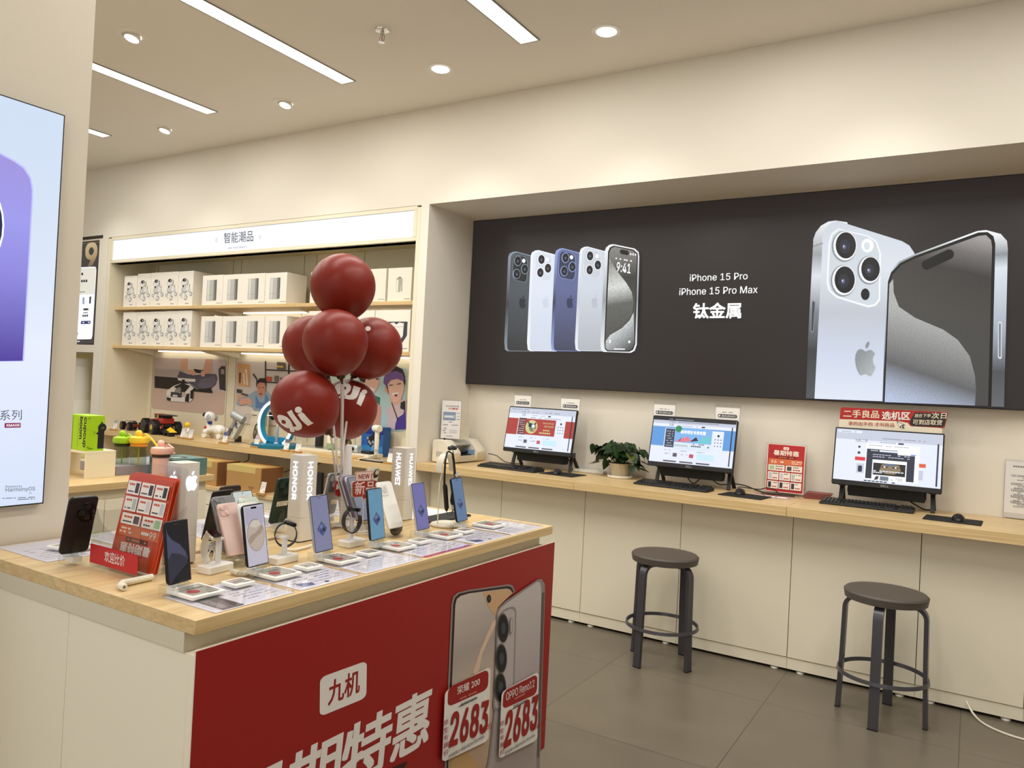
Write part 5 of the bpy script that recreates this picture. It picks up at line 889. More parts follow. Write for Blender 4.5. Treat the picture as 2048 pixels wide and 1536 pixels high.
# ---- phones
def swirl(s, c1, c2, c3):
    s.r(0, 0, 1, 1, c1); s.p([(0, .95), (.06, .82), (.25, .72), (.6, .62), (.86, .48), (.95, .36), (.86, .27), (.6, .19), (.3, .10), (.12, 0), (0, 0)], c2); s.p([(.18, 0), (.45, .12), (.75, .2), (.95, .33), (1, .2), (1, 0)], c1)
    s.p([(0, .9), (.05, .82), (.24, .71), (.58, .61), (.84, .47), (.9, .36), (.6, .45), (.2, .5), (0, .4)], c3)
def phone(x, y, yaw, tilt, W_, H_, col, scr, lenses, label, group='phones on the island', z=.032, rim=None, rad=.012, stand=True, extra=None, metal=0.0):
    M_ = frame_face(x, y, ZI+z, yaw, tilt); t = thing('smartphone', None, label, 'phone', group, M=M_)
    B_ = mat('phone_'+col, col, .35, metal); th = .0082
    MB().at(T(0, H_/2, -th)).slab(W_, H_, th, rad, B_, m_side=mat('rim_'+(rim or col), rim or col, .3, .4), e=.0016, n=6).build('body', t)
    if scr:
        sh = Sheet(T(-W_/2+.0012, .0012, .0001), W_-.0024, H_-.0024); sh.r(0, 0, 1, 1, mat('phone_bezel', '060607', .08, coat=.5), rad-.002)
        sh.X = T(-W_/2+.0032, .0032, .0001) @ Matrix.Diagonal((W_-.0064, H_-.0064, 1, 1)); sh.w, sh.h = W_-.0064, H_-.0064; scr(sh); sh.build('screen', t)
    if lenses:
        kind, cs, size, mcol = lenses; mm = MB().at(T(0, 0, -th) @ RY(math.pi))
        if kind: mm.at(T(-kind[0], kind[1], -th) @ RY(math.pi)).slab(kind[2], kind[3], .0022, kind[4], mat('module_'+mcol, mcol, .15, .2), e=.0008, n=6)
        cm = mm.build('camera_module', t) if kind else None
        for cx_, cy_ in cs:
            l_ = MB().at(T(-cx_, cy_, -th-.0022) @ RY(math.pi)); l_.lathe([(size, 0), (size, .002), (size*.86, .0024)], mat('rim_'+(rim or col), rim or col), n=20).lathe([(size*.84, .0018), (.0001, .0018)], GLASSBLK, n=20).lathe([(size*.35, .0021), (.0001, .0021)], mat('lens_core', '1d2436', .1), n=12); l_.build('lens', cm or t)
    if extra: extra(t, th)
    if stand:
        s_ = thing('phone_stand', (x, y, ZI+.0055 if x > -1.65 or x < -2 else ZI+.0005), 'clear block stand under the '+' '.join(label.replace(',', '').split()[:9]), 'stand', 'clear phone stands on the island', yaw)
        hz = z-.009; MB().at(T(-.012, 0, 0)).slab(.052, .062, hz, .005, ACRYL, e=.001).build('base_block', s_)
        cf = 1 if tilt >= 0 else -1; MB().at(T(cf*.012, 0, 0)).box(-.003, .0, -.018, .018, hz*.2, z+.004, ACRYL).build('front_lip', s_); MB().sweep([(-.012*cf, 0, hz), (-.02*cf-abs(math.sin(tilt))*.05*cf, 0, hz+.05)], .02, .003, ACRYL, (0, 1, 0)).build('back_rest', s_)
        MB().box(-.03, .008, -.012, .012, hz*.2, hz*.8, WHITE).build('alarm_unit', s_)
    return t
def rs_(c, e_=.9): return E('scr_'+c, c, e_)
def island(s): s.r(.36, .945, .64, .975, mat('phone_bezel', '060607'), .003)
def dark_(s): swirl(s, rs_('16161d'), rs_('2a2b3a'), rs_('434660')); island(s)
def beige_(s):
    s.r(0, 0, 1, 1, rs_('b8b4c2'), .008); s.r(.05, .68, .95, .97, rs_('a8a5b8')); s.p([(.5+.5*math.cos(a_)*.86, .50+.27*math.sin(a_)) for a_ in [2*math.pi*i/28 for i in range(28)]], rs_('6e5e58')); s.p([(.5+.5*math.cos(a_)*.83, .50+.262*math.sin(a_)) for a_ in [2*math.pi*i/28 for i in range(28)]], rs_('b3a598')); s.p([(.1, .42), (.2, .36), (.5, .46), (.78, .52), (.9, .6), (.85, .66), (.5, .54), (.2, .5)], rs_('9c8a7c')); s.p([(.2, .66), (.4, .75), (.7, .74), (.82, .66), (.5, .62)], rs_('c4baae')); island(s)
def flat_(c, hole=1):
    def f(s):
        s.r(0, 0, 1, 1, rs_(c), .009)
        s.p([(.5, .26), (.80, .40), (.5, .54), (.20, .40)], rs_('3c4468')); s.p([(.5, .275), (.77, .40), (.5, .525), (.23, .40)], rs_('4c587e')); s.e(.46, .44, .09, rs_('67749c')); s.e(.60, .38, .085, rs_('242a44')); s.p([(.36, .36), (.46, .42), (.5, .34), (.42, .31)], rs_('36406a'))
        if hole == 3: [s.e(.44+.06*k, .965, .02, BLACK) for k in range(3)]
        elif hole == 2: s.r(.43, .955, .57, .972, BLACK, .002)
        else: s.e(.5, .965, .02, BLACK)
    return f
phone(-1.577, 1.141, math.radians(9), math.radians(9), .0706, .1466, '1a1b20', dark_, None, 'phone with a dark swirl screen nearest the front corner', rim='23242a')
phone(-1.581, 1.374, math.radians(7), math.radians(11), .0778, .1609, '1c1a1b', beige_, None, 'phone with a beige oval on its pale screen', rim='1c1a1b')
phone(-1.583, 1.612, math.radians(4), math.radians(12), .0765, .163, 'c8c8ce', flat_('7a7c9a', 3), None, 'phone with a lavender grey screen in front of the second brand tower', rim='b4b6b8')
phone(-1.587, 1.848, math.radians(4), math.radians(9), .0755, .162, '1a2028', flat_('5f8ba6'), None, 'phone with a teal blue screen below the red and pink new sign', rim='1d2430')
phone(-1.590, 2.084, math.radians(3), math.radians(13), .0755, .162, 'd8d8d4', flat_('6e6ca2'), None, 'phone with a purple screen in front of the third brand tower', rim='c8c8c6')
phone(-1.592, 2.319, math.radians(4), math.radians(13.5), .0755, .162, '2c3a50', flat_('5b7496', 2), None, 'phone with a grey blue screen at the far end, right of the neckband', rim='20242c')
hmod = ((.0, .112, .042, .052, .0205), [(.008, .126), (-.008, .117), (.009, .105)], .0068, '0c0c0e')
phone(-2.044, 1.146, math.radians(176), math.radians(16), .075, .162, '19171a', None, ((.012, .118, .048, .056, .024), [(.012, .134), (-.002, .118), (.014, .104)], .0075, '0b0b0d'), 'black phone seen from behind beside the cream column', rim='2a2a2c')
def sticker(u0, v0, w_, h_):
    def f(t, th): s = Sheet(T(u0, v0, -th-.0003) @ RY(math.pi), w_, h_); s.r(0, 0, 1, 1, mat('sticker_cream', 'ddd6c4', .6)); s.bars(.1, .9, .6, .12, INKG, 6); s.bars(.1, .7, .3, .12, INKG, 5); s.build('sticker', t)
    return f
phone(-2.022, 1.823, math.radians(180), math.radians(12.6), .0766, .162, '1b3230', None, ((.0, .118, .052, .058, .012), [(.0, .118), (-.018, .140), (.016, .139)], .0125, '16282a'), 'dark green phone seen from behind left of the second brand tower', rim='28403c', extra=sticker(.024, .062, .048, .017))
phone(-2.029, 2.063, math.radians(180), math.radians(12.6), .0766, .162, '8a8d92', None, ((.0, .118, .050, .058, .012), [(.0, .120), (-.016, .142), (.016, .102)], .012, '63666c'), 'silver grey phone seen from behind beside the balloon pole', rim='c4c6ca', extra=sticker(-.002, .040, .034, .017))
phone(-1.977, 1.557, math.radians(180), math.radians(14), .0776, .162, '241f20', None, ((.0, .120, .056, .045, .010), [(-.012, .13), (.012, .13)], .007, '151214'), 'dark brown phone seen from behind above the grey one', rim='2c2628')
phone(-1.930, 1.494, math.radians(180), math.radians(15), .0776, .160, '1d1a1c', None, None, 'black phone slab leaning behind the grey phone', rim='1f1c1e')
# these lean back with their backs to the red banner side
def back3(mc): return ((-.0, .118, .036, .038, .010), [(-.008, .128), (-.008, .108), (.009, .118)], .0068, mc)
def flipped(x, y, tilt, W_, H_, col, lens, label, z=.034, extra=None):
    M_ = frame_face(x, y, ZI+z, 0, tilt); t = thing('smartphone', None, label, 'phone', 'phones on the island', M=M_); th = .0082
    MB().at(T(0, H_/2, -th)).slab(W_, H_, th, .012, mat('phone_'+col, col, .35), m_side=mat('rim_'+col, col, .3, .4), e=.0016, n=6).build('body', t)
    ox, oy, mw, mh, lr, pts, mc = lens
    cm = MB().at(T(ox, oy, -.0001)).slab(mw, mh, .0022, .009, mat('module_'+mc, mc, .2), e=.0008, n=6).build('camera_module', t)
    for cx_, cy_ in pts: MB().at(T(cx_, cy_, .0021)).lathe([(lr, 0), (lr, .0018), (lr*.86, .0022)], mat('rim_'+col, col, .3, .4), n=20).lathe([(lr*.84, .0016), (.0001, .0016)], GLASSBLK, n=20).lathe([(lr*.3, .0019), (.0001, .0019)], mat('lens_core', '1d2436', .1), n=12).build('lens', cm)
    s_ = thing('phone_stand', (x, y, ZI+.0005), 'clear block stand under the '+' '.join(label.replace(',', '').split()[:9]), 'stand', 'clear phone stands on the island'); hz = z-.010; MB().at(T(-.01, 0, 0)).slab(.045, .05, hz, .005, ACRYL, e=.001).build('base_block', s_)
    return t
flipped(-1.712, 1.419, .42, .0716, .1476, 'e2c4bd', (-.017, .1265, .031, .032, .0062, [(-.0240, .1340), (-.0100, .120)], 'd9b8b0'), 'pale pink phone seen from behind, two lenses, left of the beige-screen phone')
flipped(-1.750, 1.436, .42, .0776, .1599, '87888a', (-.017, .138, .037, .038, .0062, [(-.026, .148), (-.009, .140), (-.026, .130)], '7c7d80'), 'grey phone seen from behind, three lenses, just behind the pink one', z=.036)
flipped(-1.684, 1.463, .42, .0716, .1476, 'e8e8e4', (-.017, .1265, .031, .032, .0058, [(-.0235, .1335), (-.0105, .120)], 'ecece8'), 'white phone back mostly hidden behind the beige-screen phone')
flipped(-1.758, 1.527, .42, .0716, .1476, 'ccd9ce', (-.017, .1265, .031, .032, .0058, [(-.0235, .1335), (-.0105, .120)], 'd4e0d6'), 'pale green phone back peeping above the white one')
def petals(s): s.r(0, 0, 1, 1, rs_('c6cbc8'), .009); s.p([(.35, .9), (.5, .85), (.85, .62), (.95, .70), (.75, .88), (.5, .9)], rs_('cfae9c')); s.p([(.4, .88), (.8, .66), (.9, .6), (.7, .62)], rs_('a87c68')); s.e(.5, .965, .025, BLACK)
phone(-1.800, 1.533, 0, .35, .074, .158, 'b8bab8', petals, None, 'phone with a pale screen and pink petals behind the green phone', z=.036, rim='a9aba8')
# ---- fan of phones behind the new sign, and the two white ones
fc = ['a9aab4', '8f86a8', 'd4d4d4', 'e4e4e2']
for i in range(4): phone(-1.800-.020*i, 2.032+.004*i, 0, .45, .074, .163, fc[3-i], (lambda s: (s.r(0, 0, 1, 1, rs_('9aa0b4', .5), .009))) if i == 0 else None, None, ['phone with its pale screen facing out, front of the leaning row behind the new sign', 'violet-edged phone, second in the row leaning behind the new sign', 'silver phone, third in the row leaning behind the new sign', 'last thin phone in the row leaning behind the new sign'][i], group='phones leaning in a row behind the new sign', z=.042, stand=i == 0, rim=['8a8b92', '6c5f8c', 'b9babc', 'c8c8ca'][i])
flipped(-1.672, 2.040, .43, .080, .166, 'ecebe6', (-.012, .136, .040, .042, .012, [(-.012, .138)], 'e4e3de'), 'white phone back leaning between the teal screen phone and the third brand tower')
phone(-2.03, 2.262, math.radians(180), .25, .0755, .165, 'ddd9cc', None, ((.018, .142, .030, .036, .012), [(.018, .148)], .010, '2a2826'), 'champagne phone seen from behind showing just above the new sign', z=.036, rim='c8c4b8')
# ---- brand towers
TWR = mat('tower_white', 'dedad2', .4)
def tower(cx_, cy_, wx, wy, kind, label):
    t = thing('brand_tower', (cx_-wx/2, cy_+wy/2, ZI), label, 'sign', 'lit brand towers on the island')
    Hh = .279
    MB().at(T(0, 0, .004)).prism(rrect(wx, wy, .008, 4), 0, .075, TWR, taper=.985).build('lower_block', t); MB().at(T(0, 0, .0796)).prism(rrect(wx*.985, wy*.985, .008, 4), 0, Hh-.0796, TWR, taper=.985).build('upper_block', t); MB().box(-wx/2+.006, wx/2-.006, -wy/2+.006, wy/2-.006, 0, .0045, BLACK).build('foot', t)
    m = MB()
    for f_ in range(2):
        w_ = wy if f_ == 0 else wx; o = Vector((wx/2+.0006, -wy/2, 0)) if f_ == 0 else Vector((-wx/2, -wy/2-.0006, 0)); d = Vector((0, 1, 0)) if f_ == 0 else Vector((1, 0, 0))
        if kind == 'apple':
            for P_ in (APPLE, LEAF): m.poly([tuple(o+d*(w_*.26+u*w_*.60)+Vector((0, 0, Hh-.022-v*.055))) for u, v in P_], LOGO)
        else: m.text(kind, LOGO, o+d*(w_*.34)+Vector((0, 0, Hh-.021)), (0, 0, -.122), d*(w_*.30), .03)
    m.build('lit_logo', t, smooth=False)
tower(-1.832, 1.307, .064, .066, 'apple', 'white tower with a glowing fruit logo behind the red leaflets')
tower(-1.830, 1.747, .064, .070, 'HONOR', 'white tower with vertical glowing lettering, middle one of the three')
tower(-1.855, 2.300, .076, .060, 'HUAWEI', 'white tower with vertical glowing lettering, farthest of the three, before the pillar')
# ================================================================ small things on the island
Yh = 1.163; hx0, hx1 = -1.990, -1.775
t = thing('brochure_holder', ((hx0+hx1)/2, Yh+.06, ZI), 'clear brochure holder with a red front card near the front corner of the island', 'holder')
cx0 = (hx0+hx1)/2; w_ = hx1-hx0
def wallp(pts, d): return pts
m = MB(); m.box(hx0, hx1, Yh, Yh+.115, ZI+.001, ZI+.004, ACRYL)
front = [(-w_/2, 0), (w_/2, 0), (w_/2, .145), (w_/2-.012, .15)]+[(w_/2-.02-(w_-.04)*i/10, .15-.055*math.sin(math.pi*i/10)**.6) for i in range(11)]+[(-w_/2+.012, .155), (-w_/2, .15)]
F = [(cx0+x, Yh, ZI+.004+z) for x, z in front]; G = [(x, y+.0025, z) for x, y, z in F]; n_ = len(F)
m.poly(F, ACRYL); m.poly(G, ACRYL); m.add(F+G, [(i, (i+1) % n_, n_+(i+1) % n_, n_+i) for i in range(n_)], ACRYL)
m.build('front_pocket', t, world=True)
for x in (hx0, hx1-.0025):
    P_ = [(Yh, 0), (Yh+.115, 0), (Yh+.13, .17), (Yh+.09, .14), (Yh+.04, .14), (Yh, .15)]; F = [(x, y, ZI+.004+z) for y, z in P_]; G = [(x+.0025, y, z) for _, y, z in F]; m = MB(); m.poly(F, ACRYL); m.poly(G, ACRYL); m.add(F+G, [(i, (i+1) % 6, 6+(i+1) % 6, 6+i) for i in range(6)], ACRYL); m.build('side_wing', t, world=True)
MB().at(T(cx0, Yh+.115, ZI+.004) @ RX(math.pi/2-.08)).slab(w_, .275, .003, .012, ACRYL).build('back_plate', t, world=True) if False else MB().at(T(cx0, Yh+.125, ZI+.14) @ RX(math.pi/2-.08)).slab(w_-.012, .262, .003, .012, ACRYL).build('back_plate', t, world=True)
s = Sheet(T(hx0+.002, Yh-.0012, ZI+.012) @ RX(math.pi/2), w_-.004, .05); cr = mat('card_red', 'c0202a', .4); s.mb.at(s.X).poly([(0, 0, 0), (1, 0, 0), (1, .82, 0), (.97, 1, 0), (0, 1.0, 0)], cr); s.t('欢迎比价', .32, .25, .74, .80, BW, .02); s.build('front_card', t, world=True)
for i in range(6):
    yb = Yh+.034+.0022*i; tl = .20+.004*i; tt = thing('sale_leaflet', (-1.862+(.004, -.002, .001, -.004, .003, .0)[i]*1.0, yb, ZI+.006), 'red and orange sale leaflet in the clear holder, %s' % ['front one, printed upside down', 'second from the front', 'third from the front', 'middle one', 'last but one', 'hindmost'][i], 'leaflet', 'red leaflets in the clear holder')
    lw, lh = .198, .240-.003*(i % 3)+(.008 if i > 3 else 0)
    MB().at(T(0, 0, lh/2) @ T(0, math.sin(tl)*lh/2, 0) @ RX(math.pi/2-tl)).slab(lw, lh, .0012, .004, mat('leaflet_orange', 'd2502a', .35), e=.0003).build('sheet', tt)
    if i == 0:
        s = Sheet(T(lw/2-.002, math.sin(tl)*lh*.985, lh*.99) @ RX(math.pi/2-tl) @ RZ(math.pi) @ T(0, 0, .0016), lw-.004, lh-.008); flyer(s, False, 'cf4a24'); s.build('print', tt)
def coil(name, pts, R, r, turns, m, label):
    P_ = [Vector(p) for p in pts]; out = []; n = turns*10; L_ = len(P_)-1
    for i in range(n+1):
        q_ = i/n*L_; k = min(int(q_), L_-1); f_ = q_-k; c = P_[k].lerp(P_[k+1], f_); d = (P_[min(k+1, L_)]-P_[k]).normalized(); a_ = d.cross(Vector((0, 0, 1))).normalized(); b_ = Vector((0, 0, 1)); th = 2*math.pi*i/10
        out.append(tuple(c+a_*R*math.cos(th)+b_*R*math.sin(th)))
    return single(name, MB().tube(out, r, m, 5), tuple(P_[0]), label, 'cable')
def oz(x, y, z=ZI): return onz(x, y, z)
p = [oz(304, 1154, ZI+.009), oz(285, 1158, ZI+.009), oz(262, 1163, ZI+.009), oz(246, 1166, ZI+.009), oz(241, 1172, ZI+.009), oz(249, 1175, ZI+.009)]
coil('coiled_cable', p, .006, .0026, 42, IVORY, 'white coiled tether cable left of the dark phone on the wooden top')
p = [oz(448, 1142, ZI+.03), oz(455, 1132, ZI+.03), oz(461, 1126, ZI+.03), oz(465, 1120, ZI+.03)]
cable('tether_cable', [oz(408, 1131), oz(420, 1121)+Vector((0, 0, .03)), oz(428, 1120)+Vector((0, 0, .02)), oz(420, 1135)+Vector((0, 0, .004)), oz(395, 1140)+Vector((0, 0, .003)), oz(382, 1139)+Vector((0, 0, .003))], .0016, WHITE, 'thin white cable looping behind the white watch stand')
coil('coiled_cable', [oz(463, 1142, ZI+.008), oz(478, 1147, ZI+.008), oz(493, 1147, ZI+.008), oz(501, 1141, ZI+.008), oz(498, 1135, ZI+.01)], .005, .0022, 30, IVORY, 'white coiled tether cable right of the white watch stand')
cable('tether_cable', [oz(564, 1103)+Vector((0, 0, .006)), oz(585, 1104)+Vector((0, 0, .006)), oz(605, 1100)+Vector((0, 0, .006)), oz(622, 1095)+Vector((0, 0, .006))], .0045, IVORY, 'thick white cable between the black square watch and the lavender screen phone')
# watch stands and watches
def wstand(c, bx, by, hp, post, label, yaw=0.):
    t = thing('watch_stand', c, label, 'stand', 'watch stands', yaw)
    MB().slab(bx, by, .022, .006, WHITE, e=.003).build('base', t); MB().at(T(post, 0, 0)).box(-.004, .004, -.007, .007, .022, hp, mat('post_white', 'e8e8ea', .3)).box(-.022, .006, -.012, .012, hp, hp+.006, WHITE).build('post', t); return t
def loop(c, yaw, rx, rz, col, wdt, a0, a1, tilt=0.): return [Vector(c)+Matrix.Rotation(yaw, 3, 'Z') @ (Vector((rx*math.cos(q_), 0, rz*math.sin(q_)))) for q_ in [a0+(a1-a0)*i/24 for i in range(25)]]
def watch(c, yaw, rx, rz, col, face, round_, label, faceang=65, gap=None, wd=.022):
    t = thing('wristwatch', c, label, 'watch', 'watches on stands', yaw)
    fa = math.radians(faceang); bm = mat('strap_'+col, col, .55); P_ = []
    g0, g1 = gap or (faceang+22, faceang+338)
    for i in range(30): q_ = math.radians(g0+(g1-g0)*i/29); P_.append((rx*math.cos(q_), 0, rz*math.sin(q_)))
    MB().sweep(P_, wd, .0028, bm, (0, 1, 0)).build('strap', t)
    X = T(rx*math.cos(fa), 0, rz*math.sin(fa)) @ RY(math.pi/2-fa)
    if round_: MB().at(X).lathe([(.018, -.006), (.022, -.004), (.0225, .003), (.021, .005)], mat('case_'+face, face, .25, .7), n=32).tube([(.0215*math.cos(2*math.pi*i/32), .0215*math.sin(2*math.pi*i/32), .0045) for i in range(32)], .0014, mat('case_'+face, face), 6, closed=True).build('case', t); MB().at(X).lathe([(.0205, .0052), (.0001, .0056)], GLASSBLK, n=32).build('dial', t); MB().at(X).tube([(0, .022, 0), (0, .026, 0)], .0028, mat('case_'+face, face), 8).build('crown', t)
    else: MB().at(X @ T(0, 0, -.005)).slab(.038, .033, .0105, .009, mat('case_'+face, face, .25, .5), e=.003).build('case', t); MB().at(X @ T(0, 0, .0055)).slab(.034, .029, .0012, .0075, GLASSBLK, e=.0005).build('dial', t); MB().at(X).tube([(.006, -.0165, 0), (.006, -.0195, 0)], .003, mat('case_'+face, face), 8).build('crown', t)
    return t
b = oz(428, 1150); wstand((-1.715, 1.345, ZI), .050, .085, .085, .008, 'white watch stand base under the white watch', .1)
watch((-1.722, 1.330, ZI+.064), math.radians(5), .021, .040, 'dcd8ca', 'd8d4c8', False, 'white square watch hanging on a stand below the pink phone', 62, (84, 250))
wstand((-1.668, 1.535, ZI), .045, .085, .070, .004, 'white watch stand base under the black square watch', .05)
watch((-1.672, 1.545, ZI+.078), math.radians(50), .030, .034, '1b1b1e', '202022', False, 'black square watch looped on a stand left of the second brand tower', 70, (92, 395))
wstand((-1.685, 1.835, ZI), .05, .08, .082, -.004, 'white watch stand base under the black round watch', 0)
watch((-1.690, 1.835, ZI+.080), math.radians(70), .029, .038, '19191b', '3a3a38', True, 'black round watch on a stand between the lavender and teal phones', 78, (100, 385))
# new sign on a wire clip
t = thing('new_product_sign', (-1.775, 1.985, ZI), 'red and pink new product sign on a wire stand behind the teal screen phone', 'sign')
a = Art('x', -1.775, (1, 0, 0)); zn = zc(640, 920, 8.535); DR, PK = mat('sign_dark_red', '8e2622', .45), mat('sign_pink', 'dcc0b6', .5)
def plate_x(pts, x, th, m): 
    a.off = 0; F = [a.p(*q_) for q_ in pts]; G = [v-Vector((th, 0, 0)) for v in F]; k = len(F); mm = MB(); mm.poly([tuple(v) for v in F], m); mm.poly([tuple(v) for v in G], m); mm.add([tuple(v) for v in F+G], [(i, (i+1) % k, k+(i+1) % k, k+i) for i in range(k)], m); return mm
plate_x(zn([(605, 235), (615, 210), (640, 200), (890, 186), (912, 200), (915, 330), (950, 350), (962, 375), (958, 520), (790, 690), (745, 690), (735, 640), (700, 628), (575, 638), (550, 615), (542, 400), (555, 368), (605, 355)]), 0, .003, PK).build('board', t, world=True, smooth=False)
a.k = 1; a.rr(*zn([(608, 206), (908, 190), (912, 350), (604, 362)]), .1, DR); a.rr(*zn([(613, 212), (903, 197), (907, 350), (609, 360)]), .1, PK); a.text('NEW', DR, *zn([(655, 322), (842, 308), (652, 248)]), wt=.022); a.poly(zn([(875, 228), (892, 225), (880, 300), (868, 302)]), DR); a.ell(*zn([(878, 328)])[0], 1.7, 2.4, DR); a.ell(*zn([(878, 328)])[0], 1.1, 1.7, PK)
a.rr(*zn([(548, 372), (956, 346), (958, 590), (554, 632)]), .09, DR); a.text('新品', PK, *zn([(582, 595), (920, 565), (586, 375)]), wt=.02); a.ell(*zn([(742, 612)])[0], 4.6, 5.8, PK); a.ell(*zn([(742, 612)])[0], 4, 5, DR); a.build('print', t)
MB().tube([(-1.777, 1.968, ZI+.145), (-1.777, 1.982, ZI+.105), (-1.775, 1.985, ZI+.008)], .0012, CHROME, 6).tube([(-1.777, 1.996, ZI+.14), (-1.777, 1.984, ZI+.105)], .0010, CHROME, 6).build('wire_post', t, world=True)
MB().tube([(-1.775+.018*math.cos(q_*.52), 1.985+.022*math.sin(q_*.52), ZI+.003+.0006*q_) for q_ in range(26)], .0022, mat('clear_coil', 'd8d4cc', .2), 6).build('coil_base', t, world=True)
# earbud case
t = thing('earbud_case', (-1.696, 2.067, ZI+.002), 'dark grey pebble shaped earbud case between the teal and purple phones', 'earbud case', None, .2)
R = []
for k in range(13):
    q_ = -math.pi/2+math.pi*k/12; s_ = max(math.cos(q_), .03)**.55; R.append([(.0125*math.sin(q_)*1.0+.0, u*s_, v*s_+.029) for u, v in rrect(.074, .058, .027, 7)])
CG = mat('case_grey', '4a4846', .4); MB().loft(R, CG).build('shell', t); R = [[(x_*.0+.0+dx, y*1.003, z_*1.0) for x_, y, z_ in R[6]] for dx in (-.0004, .0004)]; MB().loft([[(x_, y, (z_-.029)*1.006+.029) for x_, y, z_ in r_] for r_ in R], mat('seam_shadow', '262524', .6), cap=False).build('lid_seam', t)  # thin dark band marks the joint of the lid
# neckband earphones on an arch stand
t = thing('earphone_stand', (-1.685, 2.335, ZI), 'cream arch stand on a thin post holding the neckband earphones at the far end', 'stand')
MB().at(T(0, .01, 0)).slab(.11, .12, .012, .05, IVORY, e=.004, n=8).build('base', t); MB().tube([(.0, -.045, .012), (.0, -.045, .16), (.0, -.035, .2)], .0022, IVORY, 8).build('post', t)
MB().sweep([(0, -.012+.042*math.cos(q_), .214+.058*math.sin(q_)) for q_ in [math.pi*(-.05)+math.pi*1.1*i/20 for i in range(21)]], .03, .002, IVORY, (1, 0, 0)).build('arch', t)
t = thing('neckband_earphones', (-1.672, 2.33, ZI+.28), 'black neckband earphones hanging on the cream arch stand', 'earphones')
m = MB(); m.tube([(-.008, .0, .002), (0, -.02, .0), (.008, -.04, -.03), (.012, -.046, -.075), (.012, -.044, -.115)], [.003, .0034, .004, .004, .004], BLACK, 8); m.tube([(-.008, .0, .002), (.0, .012, -.005), (.006, .016, -.035), (.008, .022, -.075), (.008, .023, -.105)], [.003, .0034, .004, .004, .004], BLACK, 8); m.build('band', t)
for y0, y1, z0, z1 in ((-.043, -.022, -.115, -.205), (.023, .012, -.105, -.185)): MB().tube([(.012, y0, z0), (.012, y0*.8+y1*.2, z0*.9+z1*.1), (.012, y1, z1), (.012, y1, z1-.012)], [.005, .0085, .0085, .004], BLACKM, 10).build('control_pod', t)
MB().tube([(.012, -.022, -.217), (.012, -.012, -.232), (.012, .008, -.236), (.012, .026, -.215), (.012, .034, -.16), (.012, .03, -.10), (.010, .018, -.04), (.006, .006, .012)], .0014, BLACK, 6).tube([(.012, .012, -.197), (.012, .016, -.225), (.012, .03, -.205), (.012, .036, -.15)], .0014, BLACK, 6).build('lead', t)
m = MB()
for dy in (-.014, .0, .014): m.ball((.004, .006+dy, .018+abs(dy)*-.2), .0105, BLACK, 12, (1, 1, .8))
m.build('earbud', t); s = Sheet(T(.0225, .002, -.098) @ RZ(math.pi/2) @ RX(math.pi/2) @ RZ(.5), .042, .012); s.r(0, 0, 1, 1, PAPER); s.r(.04, .1, .28, .9, INK); s.bars(.35, .95, .5, .25, INKG, 5); s.build('paper_tag', t)
single('white_pouch', MB().ball((-1.60, 2.41, ZI+.014), .02, WHITE, 14, (1, 1.4, .6)).tube([(-1.60, 2.42, ZI+.018), (-1.59, 2.45, ZI+.02), (-1.58, 2.47, ZI+.008)], .003, WHITE, 6), (-1.60, 2.41, ZI), 'small white tether puck left of the last blue phone', 'tether', ) if False else None
MBK = MB().at(T(-1.79, 2.47, ZI+.0008) @ RZ(.02)).slab(.10, .26, .006, .008, BLACKM); single('tablet', MBK, (-1.79, 2.47, ZI), 'black tablet lying flat at the far end of the island behind the earphone stand', 'tablet')
single('info_sheet', MB().box(-2.05, -1.86, 2.28, 2.62, ZI+.0006, ZI+.002, PAPER), (-1.95, 2.45, ZI), 'white printed sheet lying flat beyond the farthest brand tower', 'paper')
t = thing('cable_groove', ((-1.93), 1.85, ZI), 'brown cable slot running along the middle of the island top', 'cable slot'); MB().box(-1.945, -1.922, 1.40, 2.27, ZI+.0002, ZI+.0012, mat('slot_brown', '8a6a44', .7)).build('slot', t, world=True)
